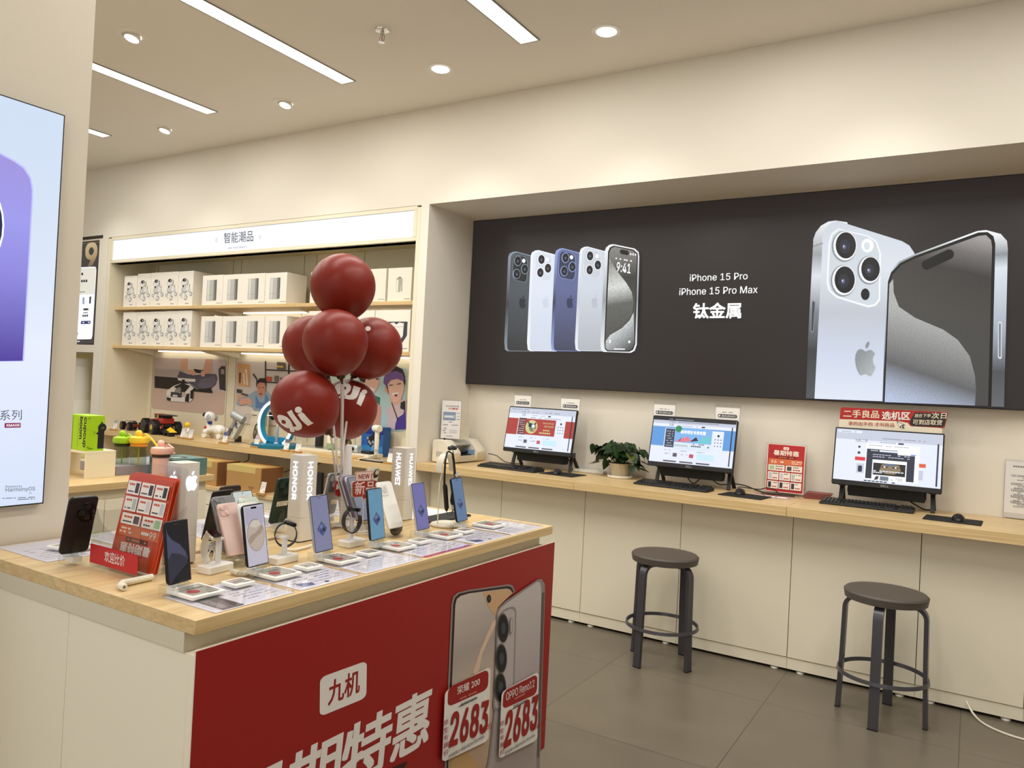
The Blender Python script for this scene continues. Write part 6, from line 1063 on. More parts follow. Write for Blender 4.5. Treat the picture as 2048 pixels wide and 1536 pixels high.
# ================================================================ balloons
BR2 = mat('balloon_red', '7c2216', .38, spec=.32); STK = mat('stick_white', 'e6e4e2', .25)
PB = Vector((-1.945, 2.075, ZI))
def at_depth(x, y, d): r_ = ray(x, y); return r_*d+Vector((0, 0, EYE))
BL = [((686, 572), 64.5, 2.86, 'topmost red balloon of the bunch'), ((671, 683), 64.5, 2.72, 'red balloon in the middle front of the bunch'), ((626, 691), 60, 2.98, 'red balloon at the middle left, half hidden behind the front one'), ((744, 695), 60.5, 3.02, 'red balloon at the middle right with a small white dot'), ((610, 807), 66.5, 2.69, 'red balloon at the lower left with white lettering'), ((697, 816), 57.5, 3.03, 'red balloon at the lower right behind the sticks with white lettering')]
knot = at_depth(679, 975, 2.80)
for i, ((x, y), r_, d, lab) in enumerate(BL):
    c = at_depth(x, y, d); R_ = r_/F_PX*d; tgt = PB+Vector((0, 0, .40-.03*(i % 3))); ax = (c-tgt); tp = at_depth(*[(690, 668), (682, 752), (655, 752), (708, 750), (664, 872), (693, 870)][i], d)
    ax = (c-tp).normalized(); q_ = Vector((0, 0, 1)).rotation_difference(ax); M_ = Matrix.Translation(c) @ q_.to_matrix().to_4x4()
    t = thing('balloon', None, lab, 'balloon', 'red balloons on white sticks', M=Matrix.Translation(tp))
    prof = []
    for k in range(25):
        a_ = math.pi*k/24; rr_ = math.sin(a_); zz = -math.cos(a_); 
        if zz < 0: zz *= 1.06+.05*(1-rr_); rr_ *= 1-.05*zz*zz
        prof.append((max(R_*rr_, .0008), R_*zz))
    inv = Matrix.Translation(tp).inverted()
    MB().at(inv @ M_).lathe(prof, BR2, n=48).build('skin', t); nz = R_*prof[0][1]/R_
    MB().at(inv @ M_ @ T(0, 0, prof[0][1])).lathe([(.003, .004), (.0045, -.002), (.003, -.006), (.008, -.014)], BR2, n=12).build('neck', t)
    MB().at(inv @ M_ @ T(0, 0, prof[0][1]-.006)).lathe([(.018, .010), (.013, .0), (.005, -.004), (.004, -.016), (.0035, -.02)], mat('cup_dark', '3a2a20', .3), n=10, cap=False).build('cup', t)
    e0 = M_ @ Vector((0, 0, prof[0][1]-.012)); off = Vector((.007*math.cos(i), .007*math.sin(i), 0)); mid = knot+off
    pts = [e0, e0.lerp(mid, .5)+(Vector((0, 0, 0))), mid, PB+off*1.2+Vector((0, 0, .002))]
    MB().at(inv).tube([tuple(v) for v in pts], .0044, mat('stick_clear', 'd9d4d0', .15, alpha=.75), 8).build('stick', t)
    if i in (4, 5, 3):
        m = MB(); m.X = inv
        def wrap(P2, fc):
            bm = bmesh.new(); vs = [bm.verts.new((a_, b_, 0)) for a_, b_ in P2]
            for f_ in fc:
                try: bm.faces.new([vs[k] for k in f_])
                except ValueError: pass
            bmesh.ops.triangulate(bm, faces=bm.faces[:])
            for _ in range(3):
                es = [e_ for e_ in bm.edges if e_.calc_length() > 5]
                if es: bmesh.ops.subdivide_edges(bm, edges=es, cuts=1); bmesh.ops.triangulate(bm, faces=bm.faces[:])
            out = []
            for v in bm.verts:
                rr = ray(v.co.x, v.co.y).normalized(); o_ = Vector((0, 0, EYE)); b_ = (o_-c).dot(rr); rad_ = R_*1.012; disc = b_*b_-((o_-c).length_squared-rad_*rad_)
                h_ = o_+rr*(-b_-math.sqrt(max(disc, 0))); dl = (M_.inverted() @ h_); 
                L_ = dl.length; zz = dl.z/L_; sr = math.sqrt(max(0, 1-zz*zz)); k_ = 1.0
                if zz < 0: k_ = math.sqrt((zz*(1.06+.05*(1-sr)))**2+(sr*(1-.05*zz*zz))**2)
                out.append(M_ @ (dl/L_*(R_*k_+.0012)))
            bm.verts.index_update(); fs = [tuple(v.index for v in f_.verts) for f_ in bm.faces]; m.add(out, fs, BW); bm.free()
        zt5 = zc(540, 720, 8.533)
        if i == 3: wrap(circ(5.6, 16, 736, 657, ry=5), [tuple(range(16))])
        else:
            if i == 4: shapes = [[(120, 955), (150, 935), (215, 942), (290, 975), (340, 1020), (370, 1075), (392, 1130), (425, 1215), (395, 1228), (350, 1222), (330, 1160), (305, 1165), (260, 1150), (190, 1100), (140, 1040)], [(288, 890), (370, 850), (400, 915), (470, 1010), (530, 1080), (548, 1120), (540, 1165), (505, 1192), (455, 1202), (418, 1185), (400, 1150), (412, 1132), (440, 1138), (450, 1120), (420, 1080), (330, 955)], [(470, 930), (545, 888), (590, 925), (640, 985), (700, 1045), (742, 1070), (650, 1118), (600, 1085), (530, 1020)], [(484+61*math.cos(2*math.pi*k/18), 851+56*math.sin(2*math.pi*k/18)) for k in range(18)]]; hole = [(232+38*math.cos(2*math.pi*k/14)+10*math.sin(2*math.pi*k/14), 1058+36*math.sin(2*math.pi*k/14)) for k in range(14)]
            else: shapes = [[(1095, 480), (1120, 425), (1180, 395), (1280, 390), (1350, 405), (1388, 450), (1375, 515), (1335, 560), (1270, 620), (1190, 655), (1170, 640), (1215, 575), (1150, 590), (1110, 540)], [(1430, 435), (1550, 475), (1505, 590), (1480, 640), (1430, 672), (1350, 675), (1265, 655), (1295, 590), (1340, 600), (1380, 590), (1400, 545), (1410, 500)], [(1545, 545), (1632, 598), (1590, 700), (1552, 788), (1475, 742), (1515, 640)], [(1612+48*math.cos(2*math.pi*k/18), 542+40*math.sin(2*math.pi*k/18)) for k in range(18)]]; hole = [(1265+36*math.cos(2*math.pi*k/14), 478+30*math.sin(2*math.pi*k/14)) for k in range(14)]
            for k, sh_ in enumerate(shapes):
                P2 = zt5(sh_)
                if k == 0:
                    H2 = zt5(hole); tri = tessellate_polygon([[Vector((*q2, 0)) for q2 in P2], [Vector((*q2, 0)) for q2 in H2]]); wrap(P2+H2, [tuple(f_) for f_ in tri])
                else: wrap(P2, [tuple(f_) for f_ in tessellate_polygon([[Vector((*q2, 0)) for q2 in P2]])])
        m.build('white_lettering', t, smooth=False)
t = thing('balloon_pole', tuple(PB), 'white pole standing on the island that gathers the balloon sticks', 'pole')
MB().at(T(0, 0, 0)).lathe([(.045, 0), (.045, .004), (.022, .008), (.0205, .012), (.0185, .12), (.015, .22), (.012, .29)], STK, n=20).build('pole', t)
tp_ = onx(676, 985, PB.x+.02); t = thing('red_ribbon', (PB.x, PB.y, tp_.z), 'torn red ribbon tied round the balloon sticks', 'ribbon')
rbm = mat('ribbon_red', 'b3242c', .5); zr = tp_.z
MB().lathe([(.0198, -.022), (.0188, .012)], rbm, n=20, cap=False).build('wrap', t)
Q_ = [(676, 962), (679, 953), (682, 951), (686, 955), (684, 970), (685, 976), (682, 981), (683, 985), (680, 992), (677, 994), (670, 989), (671, 982), (668, 976), (672, 966), (669, 963)]
a.axis, a.val = 'x', PB.x+.021; a.off = 0; pts = [a.p(*q_) for q_ in Q_]; m = MB(); m.poly([tuple(v) for v in pts], rbm); m.poly([tuple(v-Vector((.0006, 0, 0))) for v in pts], rbm); m.build('tail', t, world=True, smooth=False)
m = MB(); m.poly([tuple(a.p(*q_)+Vector((.0008, 0, 0))) for q_ in ((673, 969), (677.5, 968), (677, 978), (672, 979))], PAPER); m.build('white_tape', t, world=True, smooth=False)
# ================================================================ second island behind, left
I2 = -3.40; Z2I = .975
t = thing('sales_island', (-4.1, 1.9, 0), 'second cream island behind the column, with a wooden top carrying bottles and green boxes', 'counter')
MB().box(-4.75, I2, .95, 2.63, Z2I-.032, Z2I, WOODY).build('worktop', t, world=True, bevel=.0012)
m = MB().box(-4.72, I2-.03, .98, 2.60, .06, Z2I-.033, PAN2)
m.build('carcass', t, world=True)
for y0, y1 in ((1.0, 1.52), (1.523, 2.05), (2.053, 2.595)): MB().box(I2-.03, I2-.012, y0, y1, .08, Z2I-.08, PAN).build('door', t, world=True, bevel=.001)
RS = mat('riser_cream', 'ece5cc', .45)
t = thing('display_riser', (-3.74, 2.12, Z2I), 'cream open riser box under the lime green boxes', 'riser')
MB().box(-3.90, -3.583, 2.05, 2.196, Z2I+.118, Z2I+.130, RS).build('top_board', t, world=True, bevel=.0008)
for x in (-3.90, -3.595): MB().box(x, x+.012, 2.05, 2.196, Z2I, Z2I+.1178, RS).build('end_board', t, world=True, bevel=.0008)
LG, LGD = mat('lime_green', 'a6d414', .45), mat('lime_dark', '8fbc10', .45)
zt_ = Z2I+.1303; hb = .168
def lime(x0, x1, y0, y1, label, art):
    t = thing('cup_box', ((x0+x1)/2, (y0+y1)/2, zt_), label, 'box', 'lime green cup boxes')
    MB().box(x0, x1, y0, y1, zt_, zt_+hb, LG).build('carton', t, world=True, bevel=.001)
    if art:
        s = Sheet(T(x0, y0-.0006, zt_) @ RX(math.pi/2), x1-x0, hb)
        s._l(); s.mb.text('cupcup', INK, (.92, .94, 0)[:1]+(.94, 0) if False else (.66, .95, 0), (0, -.84, 0), (.28, 0, 0), .045); s._l(); s.mb.text('boom', INK, (.34, .95, 0), (0, -.62, 0), (.26, 0, 0), .045); s.r(.16, .1, .18, .9, LGD)
        for v in range(12): s.r(.20, .12+.06*v, .23, .15+.06*v, LGD)
        s.build('side_lettering', t, world=True)
        s = Sheet(T(x1+.0006, y0, zt_) @ RZ(math.pi/2) @ RX(math.pi/2), y1-y0, hb)
        s.r(.64, .06, .99, .62, INK, .006); s.e(.86, .66, .24, INK); s.e(.82, .80, .05, INK); s.p([(.52, .50), (.62, .52), (.66, .54), (.66, .46), (.60, .47)], INK); s.e(.60, .50, .05, INK)
        for u in (.80, .86, .92): s.p([(u, .63), (u+.04, .68), (u+.055, .68), (u+.015, .63)], LG)
        s.bars(.05, .2, .92, .015, INK, 3); s.bars(.36, .5, .53, .01, INK, 3); s.bars(.36, .48, .49, .01, INK, 3); s.bars(.05, .25, .10, .02, INK, 4); s.bars(.05, .5, .06, .02, INK, 8); s.build('front_print', t, world=True)
lime(-3.685, -3.597, 2.053, 2.14, 'lime green box with dark lettering and a black cup print, front one on the riser', True)
lime(-3.722, -3.688, 2.056, 2.150, 'plain lime green box just left of the lettered one', False); lime(-3.760, -3.725, 2.053, 2.15, 'lime green box at the left end, beside the column edge', False)
# grey plinth with three drinking cups, teal carton behind
GP = mat('plinth_slate', '8f8c96', .5)
single('cup_plinth', MB().box(-3.95, -3.62, 2.225, 2.62, Z2I+.0003, Z2I+.046, GP), (-3.8, 2.4, Z2I), 'low grey plinth under the green and yellow drinking cups', 'plinth', bevel=.002)
zp = Z2I+.0465
def cup(px, py, z, s_, lid, ring, body, label, clear, strap):
    b = onz(px, py, z); t = thing('drinking_cup', tuple(b), label, 'cup', 'drinking cups with round lids'); L_, B_ = mat('lid_'+lid, lid, .4), (thin_glass('clear_cup', 'e6eede', .90, 1.6, .06) if 'clear_cup' not in _M else _M['clear_cup']) if clear else mat('cup_'+body, body, .4)
    H_ = .088*s_; R_ = .036*s_
    MB().lathe([(R_*.8, 0), (R_*.95, .003), (R_, .012), (R_, H_)], B_, n=28, cap=not clear).build('body', t)
    if clear: MB().tube([(0, 0, .004), (0, 0, H_)], .0035*s_, L_, 8).build('straw', t)
    MB().lathe([(R_*1.02, H_), (R_*1.1, H_+.002), (R_*1.1, H_+.011*s_), (R_*1.0, H_+.013*s_)], mat('ring_'+ring, ring, .4), n=28).build('neck_ring', t)
    MB().lathe([(R_*1.0, H_+.013*s_), (R_*1.22, H_+.018*s_), (R_*1.3, H_+.030*s_), (R_*1.22, H_+.043*s_), (R_*.8, H_+.048*s_), (R_*.5, H_+.050*s_), (.001, H_+.050*s_)], L_, n=28).build('lid', t)
    MB().ball((-.006*s_, 0, H_+.062*s_), .0165*s_, L_, 16).build('dome', t)
    MB().sweep([(R_*.5, R_*.0, H_+.05*s_), (R_*1.0, R_*.2, H_+.062*s_), (R_*1.5, R_*.6, H_+.045*s_)]+strap, .010*s_, .005*s_, L_, (0, 1, 0)).build('strap', t)
    return t
cup(243, 927, zp, 1.02, 'a4cf26', '1f2416', 'ffffff', 'green lidded clear cup, leftmost of the three', True, [(.05, .04, .085), (.05, .05, .05)])
cup(276, 929, zp, 1.06, 'f4cf3c', 'f09a3a', 'ffffff', 'yellow lidded clear cup with an orange ring, middle of the three', True, [(.075, .05, .10), (.09, .06, .09)])
cup(320, 953, Z2I, 1.10, 'eebcae', '33201e', 'e3b8b2', 'pink cup with a dark ring, right of the yellow lidded one', False, [(.05, .03, .125), (.055, .035, .118)])
t = thing('toy_carton', (-3.60, 2.54, Z2I), 'teal grey carton with a dark lid print behind the pink cup', 'box')
TC = mat('teal_carton', '5f7f7c', .5); MB().box(-3.62, -3.425, 2.40, 2.60, Z2I+.0005, Z2I+.088, TC).build('carton', t, world=True, bevel=.0012)
s = Sheet(T(-3.62, 2.40, Z2I+.0885), .195, .20); s.p([(.1, .1), (.9, .08), (.9, .5), (.5, .7), (.1, .5)], mat('teal_dark', '33474a', .4)); s.p([(.45, .2), (.8, .2), (.7, .5), (.5, .5)], mat('teal_light', '8fb0a8', .4)); s.build('lid_print', t, world=True)
s = Sheet(T(-3.4245, 2.40, Z2I) @ RZ(math.pi/2) @ RX(math.pi/2), .20, .088); s.r(.05, .1, .3, .8, mat('teal_dark', '33474a')); s.bars(.4, .65, .5, .12, INK, 4); s.build('side_print', t, world=True)
t = thing('clear_bottle', (-4.42, 2.50, Z2I), 'clear tumbler bottle standing behind the green boxes', 'bottle'); MB().lathe([(.028, 0), (.032, .006), (.034, .11), (.030, .115)], _M['clear_cup'], n=20, cap=False).build('body', t); MB().lathe([(.031, .11), (.035, .112), (.035, .125), (.001, .128)], mat('cap_grey', 'b8b8b4', .4), n=20).build('cap', t)
# ================================================================ price cards on wooden bases
WB = wood_mat('card_base_wood', 'c79a5e', 'b5874c', 0, .5)
def pcard(px, py, z, label, photo='6b6a86', s_=1., yaw=0.):
    b = onz(px, py, z); t = thing('price_card', (b.x, max(b.y, YDF+.018 if z == ZD else 0)+.0, z), label, 'price card', 'price cards on small wooden bases', yaw)
    MB().box(-.045*s_, .045*s_, -.015, .017, 0, .016, WB).build('wooden_base', t, bevel=.001)
    X = T(-.028*s_, .006, .012) @ RZ(0) @ RX(math.pi/2-.22); MB().at(X @ T(.028*s_, .045*s_, -.001)).box(-.028*s_, .028*s_, -.045*s_, .045*s_, -.0006, .0006, PAPER).build('card', t)
    s = Sheet(X @ T(0, 0, -.0003), .056*s_, .09*s_); s.r(0, .66, 1, 1, mat('cardphoto_'+photo, photo, .4)); s.bars(.12, .88, .56, .035, INKG, 6); s.bars(.12, .7, .46, .02, INKG, 6); s.bars(.12, .6, .38, .02, INKG, 5); s.r(.72, .12, .9, .22, mat('price_gold', 'a9895a', .5)); s.build('print', t); return t
pcard(226, 861, ZD, 'price card at the left end of the display desk beside the green boxes', 'a9a6a4')
pcard(349, 878, ZD, 'left one of the paired white price cards in front of the toy figure', 'd8d6d4', .9); pcard(365, 880, ZD, 'right one of the paired white price cards, against the robot dog tail', 'd0ced4', .9)
pcard(421, 889, ZD, 'price card with a purple photo in front of the grey hair dryer', '5a5a8c'); pcard(484, 897, ZD, 'price card with a lilac photo left of the blue ring stand', 'c4b2c4')
pcard(553, 904, ZD, 'price card with a dark photo right of the blue ring stand', '6e6c72'); pcard(575, 907, ZD, 'price card with a pale photo, second to the right of the blue ring stand', 'b9b29c')
pcard(673, 918, ZD, 'price card hidden behind the balloon sticks', 'c8c6c2'); pcard(776, 929, ZD, 'tall price card at the right end of the display desk beside the third brand tower', '8a7f86', 1.15)
pcard(522, 990, ZLG, 'price card on the low ledge in front of the cardboard box', 'e2ded6')
# ================================================================ toys
def at(px, py, z=ZD): return onz(px, py, z)
TB, TRD, TYL, TWH = mat('toy_black', '1c1b1d', .4), mat('toy_red', 'b02a1c', .4), mat('toy_yellow', 'f0c420', .4), mat('toy_white', 'ecebe8', .35)
def wheel(m, c, r, w_, hub, dirv=(0, 1, 0), n=20):
    ax = 'y'; m.lathe([(r*.55, -w_/2), (r*.92, -w_/2), (r, -w_*.3), (r, w_*.3), (r*.92, w_/2), (r*.55, w_/2)], TB, c=c, axis='y', n=n)
    for k in range(n): q_ = 2*math.pi*k/n; m.box(c[0]+r*math.cos(q_)-.004, c[0]+r*math.cos(q_)+.004, c[1]-w_*.45, c[1]+w_*.45, c[2]+r*math.sin(q_)-.004, c[2]+r*math.sin(q_)+.004, TB)
def wheel_part(t, c, r, w_, hubm):
    m = MB(); wheel(m, c, r, w_, hubm); o = m.build('wheel', t); MB().lathe([(r*.1, -w_/2-.002), (r*.35, -w_/2-.003), (r*.5, -w_*.38), (r*.5, w_*.38), (r*.35, w_/2+.002), (r*.1, w_/2+.002)], hubm, c=c, axis='y', n=16).build('hub', o)
b = at(313, 866); t = thing('toy_monster_truck', (-6.62, 4.50, ZD), 'red and black toy monster truck with big tyres, yellow hubs and a black wing', 'toy car', None, -.25)
for cx_, cy_, r_ in ((-.13, -.105, .068), (.10, -.105, .068), (-.15, .09, .06), (.13, .09, .06)): wheel_part(t, (cx_, cy_, r_), r_, .06, mat('hub_yellow', 'd9b44a', .4) if cx_ > 0 else mat('hub_black', '2a2a2c', .4))
MB().box(-.19, .17, -.035, .035, .075, .10, TB).box(-.12, .12, -.05, .05, .095, .118, TRD).build('chassis', t, bevel=.003)
MB().add([(-.22, -.05, .10), (.16, -.055, .105), (.16, .055, .105), (-.22, .05, .10), (-.20, -.04, .13), (.02, -.045, .15), (.16, -.05, .155), (.16, .05, .155), (.02, .045, .15), (-.20, .04, .13)], [(0, 1, 6, 5, 4), (3, 9, 8, 7, 2), (0, 4, 9, 3), (4, 5, 8, 9), (5, 6, 7, 8), (1, 2, 7, 6), (3, 2, 1, 0)], TRD).box(-.10, .02, -.038, .038, .148, .178, TB).box(-.11, .04, -.042, .042, .178, .186, TRD).box(-.02, .0, -.043, .043, .15, .18, TYL).build('body', t, bevel=.002)
MB().box(.03, .23, -.055, .055, .178, .186, TB).box(.10, .12, -.05, .05, .15, .18, TB).build('rear_wing', t, bevel=.002)
MB().tube([(-.13, -.08, .07), (-.06, -.03, .12)], .005, TYL, 6).tube([(.10, -.08, .07), (.05, -.03, .12)], .005, TYL, 6).tube([(.16, -.05, .09), (.2, -.08, .06)], .006, TRD, 6).build('suspension', t)
t = thing('toy_buggy', (-7.10, 4.50, ZD), 'small dark red toy buggy at the left end of the display desk', 'toy car', None, -.2); DRD = mat('toy_dark_red', '6c2622', .35)
for cx_ in (-.10, .07):
    for cy_ in (-.05, .06): wheel_part(t, (cx_, cy_, .038), .038, .035, mat('hub_red', '8c3430', .4))
MB().box(-.13, .11, -.032, .036, .035, .062, DRD).box(-.04, .06, -.025, .03, .06, .078, TB).build('body', t, bevel=.004); MB().tube([(-.11, -.02, .06), (-.11, -.02, .082), (-.11, .03, .082), (-.11, .03, .06)], .003, TB, 6).tube([(.0, -.02, .076), (.0, -.02, .09), (.0, .03, .09), (.0, .03, .076)], .003, TB, 6).build('roll_bar', t)
t = thing('toy_crawler', (-6.36, 4.385, ZD), 'low black toy racer with a yellow nose beside the monster truck', 'toy car', None, -.2)
for cx_ in (-.13, -.03, .07): wheel_part(t, (cx_, 0, .028), .028, .05, mat('hub_black', '2a2a2c'))
MB().loft([[(-.16, -.03, .028), (-.16, .03, .028), (-.16, .03, .04), (-.16, -.03, .04)], [(0, -.035, .03), (0, .035, .03), (0, .035, .06), (0, -.035, .06)], [(.10, -.03, .03), (.10, .03, .03), (.10, .03, .05), (.10, -.03, .05)]], TB).build('body', t); MB().add([(.02, -.03, .055), (.12, -.035, .04), (.12, .035, .04), (.02, .03, .055), (.05, 0, .085)], [(0, 1, 4), (1, 2, 4), (2, 3, 4), (3, 0, 4), (3, 2, 1, 0)], TYL).build('nose_cone', t)
t = thing('toy_figure', (-6.13, 4.42, ZD), 'small toy figure with a round yellow helmet between the truck and the robot dog', 'toy figure')
MB().ball((0, 0, .118), .026, TYL, 16).build('helmet', t); MB().loft([[(-.022, -.015, .05), (.022, -.015, .05), (.022, .015, .05), (-.022, .015, .05)], [(-.015, -.013, .09), (.015, -.013, .09), (.015, .013, .09), (-.015, .013, .09)]], TWH).box(-.012, .012, -.0145, -.0135, .055, .085, mat('toy_pink', 'd88a90', .5)).build('torso', t, bevel=.002)
for s_ in (-1, 1): MB().box(s_*.011-.009, s_*.011+.009, -.012, .012, 0, .05, TWH).build('leg', t, bevel=.002); MB().tube([(s_*.018, 0, .088), (s_*.03, -.008, .065), (s_*.03, -.02, .055)], .006, TWH, 8).build('arm', t)
# robot dog
t = thing('robot_dog', (-6.02, 4.60, ZD), 'white toy robot dog with grey ears and blue and red collar pieces', 'toy dog', None, .15)
MB().ball((.09, 0, .082), .056, TWH, 20, (1.25, .85, .85)).build('body', t)
MB().ball((-.035, 0, .198), .052, TWH, 20, (1.1, .95, .92)).ball((-.085, 0, .183), .022, TWH, 14, (1.2, 1, .8)).build('head', t)
MB().ball((-.063, -.014, .211), .034, GLASSBLK, 16, (.9, 1.05, .75)).build('visor', t)
for s_ in (-1, 1): MB().ball((-.002, s_*.047, .188), .026, mat('toy_grey', 'a7abb2', .4), 14, (.9, .35, 1.35)).build('ear', t)
MB().lathe([(.020, .0), (.024, .02), (.018, .045)], mat('toy_blue', '3442a0', .4), c=(-.03, 0, .125), n=16).build('collar', t); MB().ball((-.055, -.015, .095), .022, mat('toy_red2', 'c03228', .4), 12, (1, .8, .8)).build('chest_plate', t)
MB().ball((-.045, 0, .07), .034, TWH, 14, (1, .9, 1.2)).tube([(-.04, 0, .08), (-.034, 0, .165)], [.026, .02], TWH, 14).tube([(-.02, 0, .08), (.05, 0, .09)], [.03, .04], TWH, 14).build('chest', t)
for cx_, cy_, z_ in ((-.035, -.045, .06), (.14, -.048, .075), (-.035, .045, .06), (.14, .048, .075)):
    m = MB().ball((cx_, cy_, z_), .024, TWH, 14); m.tube([(cx_, cy_, z_), (cx_-.005, cy_, .03)], [.014, .012], TWH, 8); m.lathe([(.006, -.014), (.024, -.012), (.026, 0), (.024, .012), (.006, .014)], TWH, c=(cx_-.005, cy_, .026), axis='y', n=18); m.build('leg', t)
for p_, r_ in (((-.075, -.01, .025), .024),): MB().ball(p_, r_, TWH, 12, (1.3, 1, .7)).build('paw', t)
# grey hair dryer on a slanted stand
HG, HGD = mat('dryer_grey', 'aeb2b4', .35, .3), mat('dryer_dark', '6c7076', .35, .3)
t = thing('dryer_stand', (-5.56, 4.49, ZD), 'slanted clear stand with a grey cradle holding the grey hair dryer', 'stand')
sl = Vector((.175, 0, .265)).normalized(); MB().sweep([(0, 0, .002), tuple(sl*.315)], .09, .004, ACRYL, (0, 1, 0)).build('slanted_plate', t); MB().box(-.05, .04, -.05, .05, 0, .004, ACRYL).build('base', t)
MB().sweep([tuple(sl*.02+Vector((-.022, 0, .02))), tuple(sl*.19+Vector((-.022, 0, .015)))], .05, .03, mat('cradle_pale', 'cfd2d2', .35), (0, 1, 0)).sweep([tuple(sl*.13+Vector((-.04, 0, .03))), tuple(sl*.15+Vector((-.04, 0, .03)))], .056, .055, HGD, (0, 1, 0)).build('cradle', t)
t = thing('hair_dryer', (-5.63, 4.47, ZD+.06), 'grey hammer shaped hair dryer resting in the slanted stand', 'hair dryer')
MB().tube([tuple(sl*.0), tuple(sl*.085)], .0165, HGD, 16).build('grip', t); MB().tube([tuple(sl*.085), tuple(sl*.19)], [.0165, .0185], HG, 16).build('handle', t)
c_ = sl*.205; d_ = Vector((-.83, -.25, .38)).normalized(); MB().tube([tuple(c_-d_*.075), tuple(c_-d_*.072), tuple(c_+d_*.045), tuple(c_+d_*.052)], [.028, .034, .036, .031], HG, 24).build('head', t); MB().tube([tuple(c_+d_*.05), tuple(c_+d_*.054)], [.028, .026], HGD, 20).build('nozzle', t)
t = thing('black_adapter', (-5.60, 4.56, ZD), 'small black power adapter right of the grey hair dryer', 'adapter'); MB().box(-.022, .022, -.02, .02, .006, .052, BLACK).build('body', t, bevel=.003); MB().box(-.026, .026, -.022, .022, 0, .008, BLACK).build('base', t, bevel=.002)
cable('dryer_cable', [(-5.60, 4.45, ZD+.012), (-5.55, 4.44, ZD+.004), (-5.48, 4.46, ZD+.008), (-5.40, 4.47, ZD+.01), (-5.3, 4.45, ZD+.004)], .003, HGD, 'grey cable on the desk between the hair dryer and the ring stand')
# cream cutlery-print box
t = thing('product_box', (-5.49, 4.66, ZD), 'cream box printed with a dark floral picture left of the blue ring stand', 'box'); wbx = .155
MB().box(-wbx/2, wbx/2, 0, .07, 0, .275, mat('carton_cream', 'e6dfca', .45)).build('carton', t, bevel=.0015)
s = Sheet(T(-wbx/2, -.0006, 0) @ RX(math.pi/2), wbx, .275); s.bars(.12, .6, .86, .035, INK, 5); s.bars(.7, .92, .87, .02, INKG, 3); s.bars(.12, .35, .80, .015, INKG, 3); s.bars(.08, .2, .62, .012, INKG, 2); s.bars(.08, .2, .52, .012, INKG, 2)
ol = mat('olive_print', '4c4a34', .5); s.p([(.30, .10), (.40, .12), (.36, .3), (.44, .45), (.55, .6), (.42, .58), (.32, .42), (.27, .25)], ol); s.p([(.38, .14), (.56, .12), (.60, .18), (.44, .36), (.40, .30)], ol); s.p([(.44, .40), (.60, .22), (.62, .28), (.50, .52)], ol); s.p([(.50, .60), (.58, .64), (.62, .58), (.54, .55)], ol); s.p([(.68, .80), (.80, .82), (.80, .74), (.72, .72)], INK); s.p([(.73, .73), (.765, .73), (.70, .54), (.67, .54)], INK); s.p([(.60, .66), (.64, .66), (.62, .30), (.60, .3)], mat('stem_print', '8a8468', .5)); s.build('front_print', t)
t = thing('yellow_tube', (-5.28, 4.56, ZD), 'slim yellow toothbrush box standing left of the ring', 'box'); MB().box(-.018, .018, -.015, .015, 0, .16, mat('tube_yellow', 'e8d84a', .4)).build('carton', t, bevel=.001); MB().box(-.014, .014, -.0158, -.015, .03, .10, mat('tube_orange', 'e0a83a', .4)).build('label_print', t); MB().box(-.02, .02, -.017, .017, .16, .27, _M['clear_cup']).build('clear_sleeve', t)
# blue ring stand
t = thing('ring_stand', (-5.04, 4.50, ZD), 'glowing teal blue ring display stand holding a toothbrush', 'display stand', None, .10); TL2, TL3 = mat('teal_blue', '1f8fb8', .35), mat('teal_deep', '17708c', .4)
MB().lathe([(.20, 0), (.205, .004), (.205, .028), (.198, .032), (.001, .033)], TL3, n=48).build('base', t)
m, g_ = MB(), MB(); R_ = .175; cz_ = .198
A_ = [math.radians(-58)+math.radians(296)*i/40 for i in range(41)]
m.sweep([(R_*math.cos(q_), .0, cz_+R_*1.06*math.sin(q_)) for q_ in A_], .055, .018, TL2, (0, 1, 0)); m.build('ring', t); g_.sweep([((R_+.004)*math.cos(q_), -.030, cz_+(R_+.004)*1.06*math.sin(q_)) for q_ in A_], .006, .022, mat('ring_glow', 'e4f4ff', .5, emit=2.2), (0, 1, 0)); g_.build('light_band', t)
MB().box(-.10, .10, .0, .05, .033, .085, mat('teal_mid', '1a7ea6', .4)).build('rear_block', t, bevel=.004)
MB().lathe([(.022, .033), (.02, .04), (.014, .042)], mat('holder_ice', 'bfe2ea', .2), n=20).build('brush_holder', t)
s = Sheet(T(-.03, -.028, .278) @ RX(math.pi/2), .09, .022); s.t('usmile', 0, 0, 1, 1, mat('ring_glow', 'e4f4ff'), .03); s.build('lit_lettering', t); MB().box(-.12, .11, -.004, .004, .262, .266, mat('ring_glow', 'e4f4ff')).build('light_bar', t)
t = thing('electric_toothbrush', (-5.04, 4.50, ZD+.043), 'grey electric toothbrush upright inside the blue ring', 'toothbrush'); MB().lathe([(.011, 0), (.0135, .01), (.0135, .12), (.009, .135)], mat('brush_grey', '9fa8b4', .3), n=18).build('handle', t); MB().lathe([(.0065, .135), (.004, .15), (.0035, .195)], TWH, n=12).build('neck', t); MB().box(-.005, .005, -.012, .004, .19, .212, TWH).build('brush_head', t, bevel=.002)
